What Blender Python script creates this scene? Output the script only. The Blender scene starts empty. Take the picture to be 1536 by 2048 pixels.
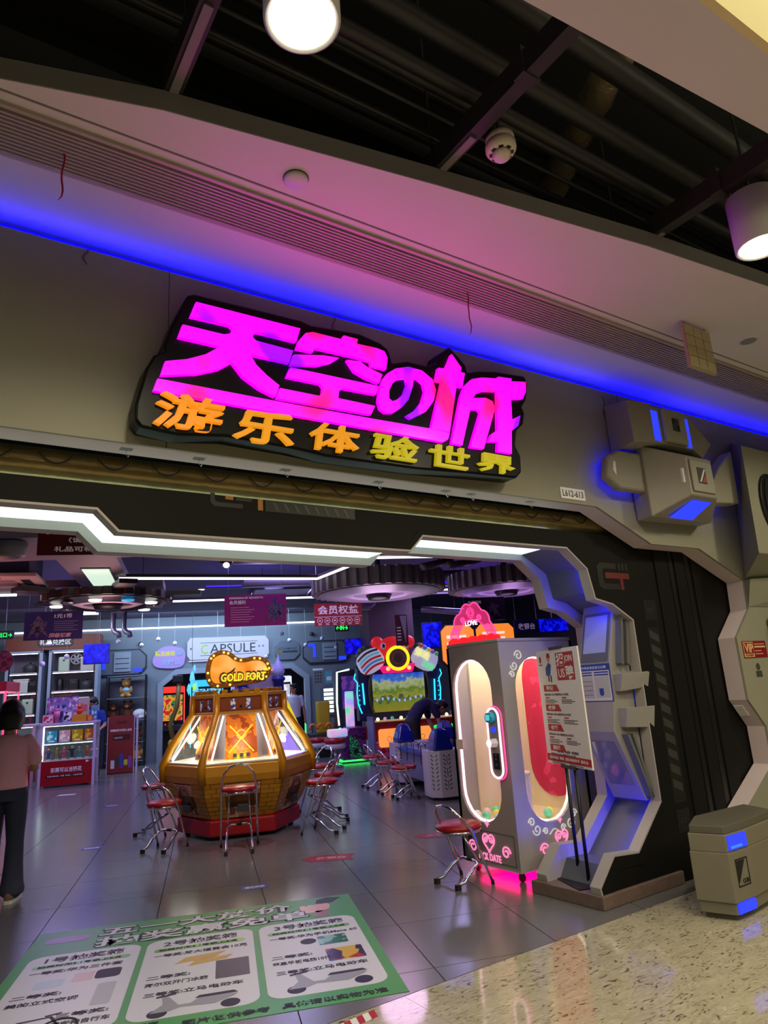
import bpy, bmesh, math, random
from mathutils import Vector, Matrix
random.seed(7)
PI = math.pi
SC = bpy.context.scene
COL = SC.collection

# ------------------------------------------------------------------ camera
H_CAM = 1.5
F_PX = 1368.0
up = Vector((-343, 5285, -1368)).normalized()          # world up seen in camera axes
xr = Vector((2110, -219, -1368)); xr = (xr - xr.dot(up) * up).normalized()
yr = up.cross(xr)
cam_d = bpy.data.cameras.new('camera'); cam = bpy.data.objects.new('camera', cam_d); COL.objects.link(cam)
cam.matrix_world = Matrix((xr, yr, up)).to_4x4()
cam.location = (0, 0, H_CAM)
cam_d.sensor_fit = 'VERTICAL'; cam_d.sensor_height = 36.0; cam_d.lens = F_PX / 2048 * 36.0
cam_d.clip_start = 0.05; cam_d.clip_end = 200
SC.camera = cam

# ------------------------------------------------------------------ world, view, lamps and added fills
wd = bpy.data.worlds.new('world'); SC.world = wd; wd.use_nodes = True
wd.node_tree.nodes['Background'].inputs[0].default_value = (0.30, 0.29, 0.33, 1)
wd.node_tree.nodes['Background'].inputs[1].default_value = 0.02
SC.view_settings.view_transform = 'Standard'; SC.view_settings.look = 'None'
SC.view_settings.exposure = -0.15; SC.view_settings.gamma = 1.0; SC.view_settings.use_curve_mapping = False

def lin(c): return tuple((x / 255 / 12.92) if x / 255 <= 0.04045 else ((x / 255 + 0.055) / 1.055) ** 2.4 for x in c)

TH = math.radians(-19.0)                                # the arcade's own grid against the shop front
CU, SU = math.cos(TH), math.sin(TH)
def I(u, v, z=0.0): return (u * CU - v * SU, u * SU + v * CU, z)

def area(name, loc, target, size, size_y, power, col, spread=180):
    l = bpy.data.lights.new(name, 'AREA'); l.shape = 'RECTANGLE'; l.size = size; l.size_y = size_y
    l.energy = power; l.color = lin(col); l.spread = math.radians(spread)
    o = bpy.data.objects.new(name, l); COL.objects.link(o); o.location = loc
    d = Vector(target) - Vector(loc); o.rotation_euler = d.to_track_quat('-Z', 'Y').to_euler()
    return o
def spot(name, loc, target, power, col, ang, blend=0.6, r=0.1):
    l = bpy.data.lights.new(name, 'SPOT'); l.energy = power; l.color = lin(col)
    l.spot_size = math.radians(ang); l.spot_blend = blend; l.shadow_soft_size = r
    o = bpy.data.objects.new(name, l); COL.objects.link(o); o.location = loc
    d = Vector(target) - Vector(loc); o.rotation_euler = d.to_track_quat('-Z', 'Y').to_euler()
    return o
WARM = (255, 240, 205)
# mall downlight cans: two in view, unseen ones added to light the front
CANS = [(0.84, 1.53), (3.46, 1.45)]
CANS_OFF = [(-1.8, 1.6), (6.1, 1.4), (-1.8, -1.6), (0.85, -1.6), (3.5, -1.6), (6.1, -1.6)]
for x, y in CANS:
    spot('downlight_lamp', (x, y, 3.585), (x, y, 0), 120, WARM, 155, 0.4, 0.11)
for (x, y), e in zip(CANS_OFF, (70, 90, 60, 80, 110, 110)):
    spot('downlight_lamp', (x, y, 3.585), (x, y, 0), e, WARM, 165, 0.4, 0.11)
# fill lamps added under the hall ceiling for its ambient light
HALL_FILLS = ((-3.5, 11.7), (0.95, 10.9), (-2.2, 15.0), (1.6, 15.0), (5.5, 15.2))
for u, v in HALL_FILLS:
    area('hall_fill', I(u, v, 3.7), I(u, v, 0), 1.2, 1.2, 85, (178, 168, 240))
spot('hall_fill_spot', I(-0.3, 6.6, 3.05), I(0.2, 8.6, 0.6), 130, (250, 228, 225), 95, 0.7, 0.05)  # spots added to brighten the golden machine from the front
spot('hall_fill_spot', I(1.6, 6.5, 3.05), I(1.0, 8.6, 0.6), 110, (245, 225, 235), 95, 0.7, 0.05)
area('hall_fill', I(0.2, 18.6, 3.7), I(0.2, 20.0, 1.5), 4.5, 0.4, 150, (175, 205, 240))
area('hall_fill', I(-3.6, 16.8, 3.6), I(-3.6, 18.0, 1.0), 2.0, 0.6, 70, (220, 225, 240))

# ------------------------------------------------------------------ mesh builder
class MB:
    def __init__(s): s.v = []; s.f = []
    def add(s, vs, fs):
        n = len(s.v); s.v += [tuple(p) for p in vs]; s.f += [tuple(i + n for i in f) for f in fs]; return s
    def b(s, x0, x1, y0, y1, z0, z1):
        return s.add([(x0,y0,z0),(x1,y0,z0),(x1,y1,z0),(x0,y1,z0),(x0,y0,z1),(x1,y0,z1),(x1,y1,z1),(x0,y1,z1)],
                     [(0,3,2,1),(4,5,6,7),(0,1,5,4),(1,2,6,5),(2,3,7,6),(3,0,4,7)])
    def hexa(s, p): return s.add(p, [(0,3,2,1),(4,5,6,7),(0,1,5,4),(1,2,6,5),(2,3,7,6),(3,0,4,7)])
    def rb(s, c, size, rz=0.0, rx=0.0, ry=0.0):
        m = Matrix.Translation(c) @ Matrix.Rotation(rz, 4, 'Z') @ Matrix.Rotation(ry, 4, 'Y') @ Matrix.Rotation(rx, 4, 'X')
        a, b, d = (k / 2 for k in size)
        return s.hexa([m @ Vector(q) for q in ((-a,-b,-d),(a,-b,-d),(a,b,-d),(-a,b,-d),(-a,-b,d),(a,-b,d),(a,b,d),(-a,b,d))])
    def prism(s, poly, a0, a1, ax='y', rev=False):
        n = len(poly)
        def P(p, a): return (p[0], a, p[1]) if ax == 'y' else ((a, p[0], p[1]) if ax == 'x' else (p[0], p[1], a))
        vs = [P(p, a0) for p in poly] + [P(p, a1) for p in poly]
        fs = [tuple(range(n)), tuple(range(2*n-1, n-1, -1))] + [(i, n+i, n+(i+1) % n, (i+1) % n) for i in range(n)]
        return s.add(vs, fs)
    def cyl(s, p0, p1, r0, r1=None, n=14, caps=True):
        r1 = r0 if r1 is None else r1
        p0, p1 = Vector(p0), Vector(p1); d = (p1 - p0).normalized()
        q = d.to_track_quat('Z', 'Y'); a = q @ Vector((1,0,0)); b = q @ Vector((0,1,0))
        vs = [p0 + (a*math.cos(t)+b*math.sin(t))*r0 for t in [2*PI*i/n for i in range(n)]] + [p1 + (a*math.cos(t)+b*math.sin(t))*r1 for t in [2*PI*i/n for i in range(n)]]
        fs = [(i, (i+1) % n, n+(i+1) % n, n+i) for i in range(n)]
        if caps: fs += [tuple(range(n-1, -1, -1)), tuple(range(n, 2*n))]
        return s.add(vs, fs)
    def tube(s, pts, r, n=8, closed=False, caps=True):
        pts = [Vector(p) for p in pts]; m = len(pts); rings = []; a = None
        for i, p in enumerate(pts):
            t = (pts[(i+1) % m] - pts[i-1]) if closed else (pts[min(i+1, m-1)] - pts[max(i-1, 0)])
            t.normalize()
            if a is None: a = t.orthogonal().normalized()
            else: a = (a - t * a.dot(t)); a = a.normalized() if a.length > 1e-6 else t.orthogonal().normalized()
            b = t.cross(a); rr = r[i] if isinstance(r, (list, tuple)) else r
            rings.append([p + (a*math.cos(2*PI*k/n)+b*math.sin(2*PI*k/n))*rr for k in range(n)])
        return s.loft(rings, closed, caps)
    def loft(s, rings, closed=False, caps=True):
        m = len(rings); n = len(rings[0]); vs = [p for r in rings for p in r]; fs = []
        for i in range(m if closed else m-1):
            j = (i+1) % m
            fs += [(i*n+k, i*n+(k+1) % n, j*n+(k+1) % n, j*n+k) for k in range(n)]
        if caps and not closed: fs += [tuple(range(n-1, -1, -1)), tuple(range((m-1)*n, m*n))]
        return s.add(vs, fs)
    def lathe(s, prof, n=20, c=(0,0,0), rot=0.0, caps=True):
        return s.loft([[(c[0]+r*math.cos(rot+2*PI*k/n), c[1]+r*math.sin(rot+2*PI*k/n), c[2]+z) for k in range(n)] for r, z in prof], False, caps)
    def sph(s, c, r, n=14, m=8):
        if not isinstance(r, (tuple, list)): r = (r, r, r)
        return s.loft([[(c[0]+r[0]*math.sin(t)*math.cos(2*PI*k/n), c[1]+r[1]*math.sin(t)*math.sin(2*PI*k/n), c[2]-r[2]*math.cos(t)) for k in range(n)]
                       for t in [0.02+(PI-0.04)*i/m for i in range(m+1)]])
    def disc(s, c, r, n=20, ax='y'):
        vs = []
        for k in range(n):
            t = 2*PI*k/n; a, b = r*math.cos(t), r*math.sin(t)
            vs.append((c[0]+a, c[1], c[2]+b) if ax == 'y' else ((c[0]+a, c[1]+b, c[2]) if ax == 'z' else (c[0], c[1]+a, c[2]+b)))
        return s.add(vs, [tuple(range(n))])
    def xf(s, m): s.v = [tuple(m @ Vector(p)) for p in s.v]; return s
    def o(s, name, mat, parent=None, smooth=False, bev=0.0, seg=2):
        me = bpy.data.meshes.new(name); me.from_pydata(s.v, [], s.f); me.validate()
        bm = bmesh.new(); bm.from_mesh(me); bmesh.ops.recalc_face_normals(bm, faces=bm.faces); bm.to_mesh(me); bm.free()
        return put(name, me, mat, parent, smooth, bev, seg)

def put(name, me, mat, parent=None, smooth=False, bev=0.0, seg=2):
    ob = bpy.data.objects.new(name, me); COL.objects.link(ob)
    if mat is not None and len(me.materials) == 0: me.materials.append(mat)
    if smooth:
        for p in me.polygons: p.use_smooth = True
    if parent is not None: ob.parent = parent
    if bev > 0:
        md = ob.modifiers.new('bevel', 'BEVEL'); md.width = bev; md.segments = seg; md.limit_method = 'ANGLE'; md.angle_limit = math.radians(35)
    return ob

def tag(o, label=None, cat=None, group=None, kind=None):
    if label: o['label'] = label
    if cat: o['category'] = cat
    if group: o['group'] = group
    if kind: o['kind'] = kind
    return o
def thing(name, label, cat, loc=(0,0,0), rz=0.0, group=None, kind=None):
    o = bpy.data.objects.new(name, None); COL.objects.link(o); o.empty_display_size = 0.05
    o.location = loc; o.rotation_euler = (0, 0, rz)
    return tag(o, label, cat, group, kind)
def hall(name, label, cat, u, v, z=0.0, rz=0.0, group=None): return thing(name, label, cat, I(u, v, z), TH + rz, group)
def copy_tree(o, parent=None):
    c = o.copy(); COL.objects.link(c)
    if parent is not None: c.parent = parent
    for ch in list(o.children): copy_tree(ch, c)
    return c

# lettering: (x right, z up) in the plane y = y0, facing -y; fitted into w x h at (x, z) = lower left corner
def text(name, s, x, z, w, h, mat, parent, y=0.0, ext=0.002, bold=0.0, m=None, shear=0.0, keep=False, res=2):
    if name != 'title_shadow' and any(ord(ch) > 0x2e80 for ch in s): bold = min(bold, 0.02)
    cu = bpy.data.curves.new(name, 'FONT'); cu.body = s; cu.resolution_u = res; cu.extrude = 0.02; cu.offset = bold; cu.space_line = 1.0
    ob = bpy.data.objects.new(name, cu); COL.objects.link(ob)
    bpy.context.view_layer.update()
    me = bpy.data.meshes.new_from_object(ob.evaluated_get(bpy.context.evaluated_depsgraph_get()))
    bpy.data.objects.remove(ob); bpy.data.curves.remove(cu)
    xs = [v.co.x for v in me.vertices]; ys = [v.co.y for v in me.vertices]
    x0, x1, y0, y1 = min(xs), max(xs), min(ys), max(ys)
    sx, sy = w / max(x1-x0, 1e-6), h / max(y1-y0, 1e-6)
    if keep: sx = sy = min(sx, sy)
    for v in me.vertices:
        a, b = (v.co.x-x0)*sx, (v.co.y-y0)*sy
        p = Vector((x + a + shear*b, y - (ext if v.co.z > 0 else 0.0), z + b))
        v.co = (m @ p) if m else p
    me.materials.clear()
    return put(name, me, mat, parent)

# ------------------------------------------------------------------ materials
MATS = {}
def mat(name, col, rough=0.5, metal=0.0, emit=None, es=0.0, var=0.0, vs=6.0, bump=0.0, bs=60.0, spec=0.5, coat=0.0, alpha=1.0):
    m = bpy.data.materials.new(name); m.use_nodes = True; nt = m.node_tree; p = nt.nodes['Principled BSDF']
    c = lin(col) + (1,)
    p.inputs['Base Color'].default_value = c; p.inputs['Roughness'].default_value = rough; p.inputs['Metallic'].default_value = metal
    p.inputs['Specular IOR Level'].default_value = spec; p.inputs['Coat Weight'].default_value = coat; p.inputs['Alpha'].default_value = alpha
    if emit: p.inputs['Emission Color'].default_value = lin(emit) + (1,); p.inputs['Emission Strength'].default_value = es
    tc = nt.nodes.new('ShaderNodeTexCoord')
    if var > 0:
        nz = nt.nodes.new('ShaderNodeTexNoise'); nz.inputs['Scale'].default_value = vs; nz.inputs['Detail'].default_value = 5; nt.links.new(tc.outputs['Object'], nz.inputs['Vector'])
        hs = nt.nodes.new('ShaderNodeMix'); hs.data_type = 'RGBA'; hs.inputs['A'].default_value = tuple(x*(1-var) for x in c[:3]) + (1,); hs.inputs['B'].default_value = tuple(min(1, x*(1+var)) for x in c[:3]) + (1,)
        nt.links.new(nz.outputs['Fac'], hs.inputs['Factor']); nt.links.new(hs.outputs['Result'], p.inputs['Base Color'])
    if bump > 0:
        nb = nt.nodes.new('ShaderNodeTexNoise'); nb.inputs['Scale'].default_value = bs; nb.inputs['Detail'].default_value = 4; nt.links.new(tc.outputs['Object'], nb.inputs['Vector'])
        bp = nt.nodes.new('ShaderNodeBump'); bp.inputs['Strength'].default_value = bump; bp.inputs['Distance'].default_value = 0.01
        nt.links.new(nb.outputs['Fac'], bp.inputs['Height']); nt.links.new(bp.outputs['Normal'], p.inputs['Normal'])
    MATS[name] = m; return m
def glow(name, col, es, base=None): return mat(name, base or tuple(int(c*0.6) for c in col), 0.5, 0, col, es)
def paint(name, cols, scale=3.0, rough=0.5, es=0.0, kind='noise', detail=2.0, gl=False, thr=None):
    """printed or backlit picture: a few flat colours over a procedural pattern"""
    m = bpy.data.materials.new(name); m.use_nodes = True; nt = m.node_tree; p = nt.nodes['Principled BSDF']
    tc = nt.nodes.new('ShaderNodeTexCoord')
    if kind == 'voronoi':
        t = nt.nodes.new('ShaderNodeTexVoronoi'); t.inputs['Scale'].default_value = scale; out = t.outputs['Color']
        sp = nt.nodes.new('ShaderNodeSeparateColor'); nt.links.new(out, sp.inputs[0]); out = sp.outputs[0]
    elif kind == 'wave':
        t = nt.nodes.new('ShaderNodeTexWave'); t.inputs['Scale'].default_value = scale; t.inputs['Distortion'].default_value = detail; out = t.outputs['Fac']
    else:
        t = nt.nodes.new('ShaderNodeTexNoise'); t.inputs['Scale'].default_value = scale; t.inputs['Detail'].default_value = detail; out = t.outputs['Fac']
    nt.links.new(tc.outputs['Object'], t.inputs['Vector'])
    r = nt.nodes.new('ShaderNodeValToRGB'); r.color_ramp.interpolation = 'LINEAR' if gl else 'CONSTANT'
    n = len(cols); lo, hi = (0.0, 1.0) if kind == 'voronoi' else (0.32, 0.68)
    while len(r.color_ramp.elements) < n: r.color_ramp.elements.new(0.5)
    for i, c in enumerate(cols):
        r.color_ramp.elements[i].position = (lo + (hi-lo)*i/max(n-1, 1)) if kind != 'voronoi' else i/n
        r.color_ramp.elements[i].color = lin(c) + (1,)
    nt.links.new(out, r.inputs['Fac']); nt.links.new(r.outputs['Color'], p.inputs['Base Color']); p.inputs['Roughness'].default_value = rough
    if es > 0: nt.links.new(r.outputs['Color'], p.inputs['Emission Color']); p.inputs['Emission Strength'].default_value = es
    MATS[name] = m; return m
def glass(name, tint=(255,255,255), f=0.10, rough=0.02):
    m = bpy.data.materials.new(name); m.use_nodes = True; nt = m.node_tree; nt.nodes.remove(nt.nodes['Principled BSDF'])
    a = nt.nodes.new('ShaderNodeBsdfTransparent'); a.inputs[0].default_value = lin(tint) + (1,)
    g = nt.nodes.new('ShaderNodeBsdfGlossy'); g.inputs['Roughness'].default_value = rough
    lw = nt.nodes.new('ShaderNodeLayerWeight'); lw.inputs['Blend'].default_value = 0.5
    fr = nt.nodes.new('ShaderNodeMath'); fr.operation = 'POWER'; fr.inputs[1].default_value = 4.0; nt.links.new(lw.outputs['Facing'], fr.inputs[0])
    ad = nt.nodes.new('ShaderNodeMath'); ad.operation = 'MULTIPLY_ADD'; ad.use_clamp = True; ad.inputs[1].default_value = 0.5; ad.inputs[2].default_value = f*0.35
    mx = nt.nodes.new('ShaderNodeMixShader'); nt.links.new(fr.outputs[0], ad.inputs[0]); nt.links.new(ad.outputs[0], mx.inputs[0])
    nt.links.new(a.outputs[0], mx.inputs[1]); nt.links.new(g.outputs[0], mx.inputs[2]); nt.links.new(mx.outputs[0], nt.nodes['Material Output'].inputs['Surface'])
    MATS[name] = m; return m

FASCIA = mat('fascia_paint', (142, 140, 124), 0.55, var=0.07, vs=2.5, bump=0.05, bs=120)
FASCIA_L = mat('fascia_light', (152, 148, 136), 0.5, var=0.05, vs=4)
FASCIA_E = mat('fascia_edge', (206, 190, 196), 0.55, var=0.05)
SOFFIT = mat('soffit_white', (205, 200, 200), 0.65, var=0.03, vs=3)
SOFFIT_E = mat('soffit_edge', (120, 118, 115), 0.7, var=0.05)
BLACK = mat('black_paint', (14, 14, 15), 0.6, var=0.2, vs=8)
DUCT = mat('black_foil', (150, 138, 112), 0.25, 0.45, bump=1.0, bs=26)
PIPE_K = mat('pipe_black', (34, 33, 34), 0.5)
GRILLE = mat('grille_metal', (178, 165, 160), 0.45, 0.2)
DARKP = mat('portal_dark', (22, 21, 21), 0.6, var=0.1, vs=3, spec=0.12)
RIM = mat('portal_rim', (164, 157, 156), 0.45, var=0.04)
RIM_D = mat('portal_rim_dark', (110, 112, 114), 0.5)
CHROME = mat('chrome', (215, 215, 220), 0.12, 1.0)
STEEL = mat('steel', (150, 152, 158), 0.3, 0.9)
RUBBER = mat('rubber', (16, 16, 16), 0.7)
REDV = mat('red_vinyl', (150, 14, 22), 0.35, var=0.06)
WHITE = mat('white_paint', (226, 226, 230), 0.4)
OFFW = mat('off_white', (200, 198, 196), 0.5)
GREY = mat('grey_paint', (128, 130, 138), 0.5, var=0.05)
DGREY = mat('dark_grey', (58, 60, 66), 0.5)
KBLACK = mat('plain_black', (8, 8, 9), 0.45)
BLUEP = mat('blue_plastic', (16, 30, 140), 0.25, coat=0.4)
INK = mat('ink_black', (20, 18, 18), 0.6)
INKW = mat('ink_white', (232, 230, 230), 0.6)
INKR = mat('ink_red', (176, 22, 34), 0.6)
INKB = mat('ink_blue', (24, 60, 150), 0.6)
G_BLUE = glow('led_blue', (0, 0, 255), 15.0)
G_BLUE_S = glow('lamp_blue', (40, 60, 255), 1.3)
G_WHITE = glow('lamp_white', (226, 255, 240), 1.6)
G_TUBE = glow('tube_white', (250, 252, 255), 3.0)
G_PANEL = glow('panel_white', (226, 250, 226), 1.0)
G_DOWN = glow('downlight_disc', (255, 250, 225), 14.0)
GLASS = glass('pane_glass')
# ================================================================== the setting
def struct(o, name=None): o['kind'] = 'structure'; return o
# ---- arcade floor: square grey tiles on the hall's grid, cut off along the shop line
def tile_material():
    m = mat('floor_tile', (104, 103, 106), 0.2, var=0.12, vs=1.6, bump=0.04, bs=9, spec=0.6)
    return m
TILE = tile_material()
JOINT = mat('tile_joint', (20, 19, 20), 0.8)
YT = 3.3
def clip(poly, f):
    out = []
    for i, p in enumerate(poly):
        q = poly[(i+1) % len(poly)]; a, b = f(p), f(q)
        if a >= 0: out.append(p)
        if a*b < 0: t = a/(a-b); out.append((p[0]+(q[0]-p[0])*t, p[1]+(q[1]-p[1])*t))
    return out
corners = [I(-6.4, 0)[:2], I(9.0, 0)[:2], I(9.0, 25.5)[:2], I(-6.4, 25.5)[:2]]
base = clip(corners, lambda p: p[1]-YT)
floor = struct(MB().prism(base, -0.12, -0.005, 'z').o('floor', JOINT))
T0, GAP = 0.78, 0.006
cells = []
for i in range(-11, 10):
    for j in range(-4, 27):
        u0, v0 = 2.0+T0*i, 4.1+T0*j
        if u0 < -6.5 or u0+T0 > 9.1 or v0+T0 > 25.6: continue
        q = [I(u0+a*T0+GAP*(0.5-a), v0+b*T0+GAP*(0.5-b))[:2] for a, b in ((0,0),(1,0),(1,1),(0,1))]
        cells.append((q, clip(q, lambda p: p[1]-YT-0.002)))
cells = [c for c in cells if len(c[1]) > 2]
def seen(c):
    x = sum(p[0] for p in c[1])/len(c[1]); y = sum(p[1] for p in c[1])/len(c[1]); d = Vector((x, y, -H_CAM))
    lc = Matrix((xr, yr, up)).transposed() @ d
    if -lc.z < 0.3: return 1e9
    px = lc.x/-lc.z*F_PX
    return math.hypot(x, y) + (0 if abs(px) < 850 else 100)
cells.sort(key=seen)
full = None; rest = MB()
for k, (q, p) in enumerate(cells):
    if k < 300:
        if len(p) == 4 and all(abs(a[0]-b[0])+abs(a[1]-b[1]) < 1e-9 for a, b in zip(q, p)):
            if full is None:
                full = bpy.data.meshes.new('floor_tile'); mb = MB(); h = (T0-GAP)/2
                mb.b(-h, h, -h, h, -0.005, 0); full.from_pydata(mb.v, [], mb.f); full.materials.append(TILE)
            o = put('floor_tile', full, None, floor); o.location = (sum(a[0] for a in p)/4, sum(a[1] for a in p)/4, 0); o.rotation_euler = (0, 0, TH)
        else:
            MB().prism(p, -0.005, 0, 'z').o('floor_tile', TILE, floor)
    else: rest.prism(p, -0.005, 0, 'z')
tag(rest.o('floor_tile', TILE, floor), kind='stuff')

# ---- mall floor: beige terrazzo with dark flecks
def terrazzo():
    m = bpy.data.materials.new('terrazzo'); m.use_nodes = True; nt = m.node_tree; p = nt.nodes['Principled BSDF']
    tc = nt.nodes.new('ShaderNodeTexCoord'); mp = nt.nodes.new('ShaderNodeMapping'); mp.inputs['Scale'].default_value = (1.0, 2.8, 1); mp.inputs['Rotation'].default_value = (0, 0, 0.5)
    nt.links.new(tc.outputs['Object'], mp.inputs['Vector'])
    n1 = nt.nodes.new('ShaderNodeTexNoise'); n1.inputs['Scale'].default_value = 8; n1.inputs['Detail'].default_value = 3; n1.inputs['Distortion'].default_value = 3.2
    n2 = nt.nodes.new('ShaderNodeTexNoise'); n2.inputs['Scale'].default_value = 5; n2.inputs['Detail'].default_value = 4
    nt.links.new(mp.outputs[0], n1.inputs['Vector']); nt.links.new(mp.outputs[0], n2.inputs['Vector'])
    r = nt.nodes.new('ShaderNodeValToRGB'); e = r.color_ramp.elements
    e[0].position = 0.33; e[0].color = lin((92, 82, 66)) + (1,); e[1].position = 0.40; e[1].color = lin((186, 176, 150)) + (1,)
    x = e.new(0.62); x.color = lin((198, 190, 166)) + (1,); x = e.new(0.72); x.color = lin((214, 208, 190)) + (1,)
    nt.links.new(n1.outputs['Fac'], r.inputs['Fac'])
    mx = nt.nodes.new('ShaderNodeMix'); mx.data_type = 'RGBA'; mx.blend_type = 'MULTIPLY'; mx.inputs['Factor'].default_value = 0.35
    nt.links.new(r.outputs['Color'], mx.inputs['A']); nt.links.new(n2.outputs['Fac'], mx.inputs['B']); nt.links.new(mx.outputs['Result'], p.inputs['Base Color'])
    p.inputs['Roughness'].default_value = 0.07; p.inputs['Specular IOR Level'].default_value = 0.6
    return m
TERR = terrazzo()
mall = struct(MB().b(-6, 11, -4.5, YT, -0.12, -0.003).o('floor_mall', JOINT))
for i in range(-4, 8):
    for j in range(4):
        y1 = YT-0.004-1.8*j; x0 = 3.96-1.8*3+1.8*(i-0)
        if x0 < -6 or x0+1.8 > 11: continue
        MB().b(x0+0.001, x0+1.799, y1-1.798, y1, -0.003, 0).o('terrazzo_slab', TERR, mall)
tape = thing('floor_tape', 'red and white striped tape stuck on the floor at the tile edge', 'tape', (1.62, 3.17, 0.0), 0.1)
for k in range(9):
    MB().prism([(k*0.036, 0), (k*0.036+0.036, 0), (k*0.036+0.066, 0.07), (k*0.036+0.03, 0.07)], 0.0, 0.0012, 'z').o('stripe', INKR if k % 2 == 0 else INKW, tape)

# ---- shop front plate with its angular opening
OPN = [(-3.2, 2.74), (4.17, 2.74), (4.77, 2.487), (5.42, 2.487), (6.03, 2.235), (6.01, 1.98), (5.735, 1.736), (5.735, 1.225), (5.93, 1.0), (5.93, 0.70), (5.36, 0.37), (5.36, 0.0)]
Z_TOP = 3.75
front = [(-3.2, Z_TOP)] + OPN + [(8.5, 0.0), (8.5, Z_TOP)]
front_o = struct(MB().prism(front[::-1], 3.28, 3.30, 'y').o('wall_front', FASCIA))
# thickness of the opening: return faces, bounced pink light put into their colour
ret = MB()
for a, b in zip(OPN[:-1], OPN[1:]):
    d = Vector((b[0]-a[0], b[1]-a[1])).normalized(); nrm = Vector((-d.y, d.x)) * 0.03
    ret.prism([a, b, (b[0]+nrm.x, b[1]+nrm.y), (a[0]+nrm.x, a[1]+nrm.y)], 3.301, 3.45, 'y')
ret.o('return_face', FASCIA_E, front_o)
MB().b(-3.2, 8.5, 3.30, 3.36, 2.80, Z_TOP).o('backing', DGREY, front_o)
for x in (0.92, 4.62): MB().b(x, x+0.004, 3.2785, 3.281, 2.74, Z_TOP).o('panel_seam', DGREY, front_o)
# wall above and behind, closing the void over the shop front
struct(MB().b(-3.2, 8.5, 3.71, 3.80, 2.74, 3.84).o('wall_header', DGREY))
# blue strip light lying behind the top edge of the plate
led = thing('led_strip', 'blue strip light glowing along the top edge of the shop front', 'strip light', (0, 0, 0))
MB().b(-3.2, 7.4, 3.335, 3.355, 3.765, 3.80).o('strip', G_BLUE, led)
MB().b(-3.2, 7.4, 3.356, 3.40, 3.755, 3.81).o('carrier', STEEL, led)

# ---- mall ceiling: white soffit along the shop, black void, second soffit with a cove
edge = [(-3.2, 2.98), (-1.5, 2.76), (0.05, 2.50), (0.62, 2.345), (1.86, 2.145), (3.25, 1.945), (4.31, 1.835), (6.0, 1.73), (8.5, 1.7)]
sof = struct(MB().prism(edge + [(8.5, 3.75), (-3.2, 3.75)], 3.85, 3.94, 'z').o('ceiling_soffit', SOFFIT))
lip = MB()
for a, b in zip(edge[:-1], edge[1:]):
    lip.add([(a[0], a[1]-0.004, 3.852), (b[0], b[1]-0.004, 3.852), (b[0], b[1]-0.004, 3.95), (a[0], a[1]-0.004, 3.95)], [(0,1,2,3)])
lip.o('edge_band', SOFFIT_E, sof)
MB().b(-3.2, 8.5, 2.545, 2.553, 3.846, 3.851).o('seam', SOFFIT_E, sof)
struct(MB().b(-6, 11, -4.5, 3.75, 5.2, 5.3).o('ceiling_void', BLACK))
struct(MB().b(-6, 11, 3.55, 3.75, 3.95, 5.2).o('wall_void', BLACK))
sof2 = struct(MB().prism([(-3.2, 1.02), (8.5, 0.80), (8.5, 0.98), (3.0, 1.135), (1.6, 1.245), (-3.2, 1.50)], 3.85, 3.97, 'z').o('ceiling_band', SOFFIT))
MB().prism([(-3.2, 0.99), (8.5, 0.77), (8.5, 0.80), (-3.2, 1.02)], 3.85, 4.30, 'z').o('cove_return', mat('cove_cream', (226, 208, 150), 0.6), sof2)
struct(MB().b(-3.2, 8.5, -2.2, 0.9, 4.30, 4.36).o('ceiling_cove', glow('cove_light', (255, 247, 205), 2.2)))
# grille
gr = thing('air_grille', 'long linear air grille let into the white soffit', 'grille', (0, 0, 0))
MB().b(-3.2, 8.4, 2.62, 2.88, 3.843, 3.849).o('backing', mat('grille_dark', (60, 54, 52), 0.7), gr)
for y in (2.612, 2.888): MB().b(-3.2, 8.4, y-0.010, y+0.010, 3.832, 3.8495).o('frame_bar', GRILLE, gr)
for k in range(11): MB().b(-3.2, 8.4, 2.637+k*0.0226, 2.637+k*0.0226+0.010, 3.829, 3.844).o('slat', GRILLE, gr)
# beams, pipes, ducts in the black void
BEAM = mat('beam_black', (38, 35, 38), 0.5, var=0.3, vs=10)
for x, t in ((0.66, 'under the first downlight'), (1.92, 'beside the smoke detector'), (3.36, 'close to the right downlight'), (-0.75, 'left of the downlights'), (4.8, 'right of the downlights')):
    b = thing('ceiling_beam', 'black steel ceiling beam ' + t, 'beam', (x, 0, 0), 0, 'black beams across the ceiling void')
    MB().b(-0.035, 0.035, 0.9, 2.62, 3.955, 4.07).o('web', BEAM, b)
    MB().b(-0.018, 0.018, 1.9, 2.55, 3.945, 3.956).o('rail', mat('rail_grey', (120, 110, 118), 0.4) if 'rail_grey' not in MATS else MATS['rail_grey'], b)
    MB().b(-0.05, 0.05, 1.52, 1.58, 3.95, 4.09).o('clamp', BEAM, b)
    for yy in (1.2, 2.2): MB().cyl((0, yy, 4.07), (0, yy, 5.2), 0.006, n=6).o('hanger', PIPE_K, b)
for k, (y, z, r) in enumerate(((2.20, 4.2, 0.014), (2.12, 4.25, 0.012), (2.02, 4.3, 0.03), (1.90, 4.2, 0.035), (1.80, 4.32, 0.05), (1.62, 4.5, 0.06), (2.42, 4.45, 0.03), (2.35, 4.7, 0.04))):
    p = MB().cyl((-3.2, y, z), (8.5, y, z), r, n=12).o('ceiling_pipe', PIPE_K, None, True)
    tag(p, ('thin dark pipe lowest above the soffit edge', 'thinnest dark pipe just above the soffit edge', 'middling dark pipe next above the thin ones', 'dark pipe in the middle of the ceiling void', 'thick dark pipe behind the middle one', 'thickest dark pipe beside the white ceiling band', 'dark pipe tucked over the soffit', 'dark pipe high up over the soffit')[k] + ' in the black ceiling', 'pipe', 'pipes in the ceiling void')
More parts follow.
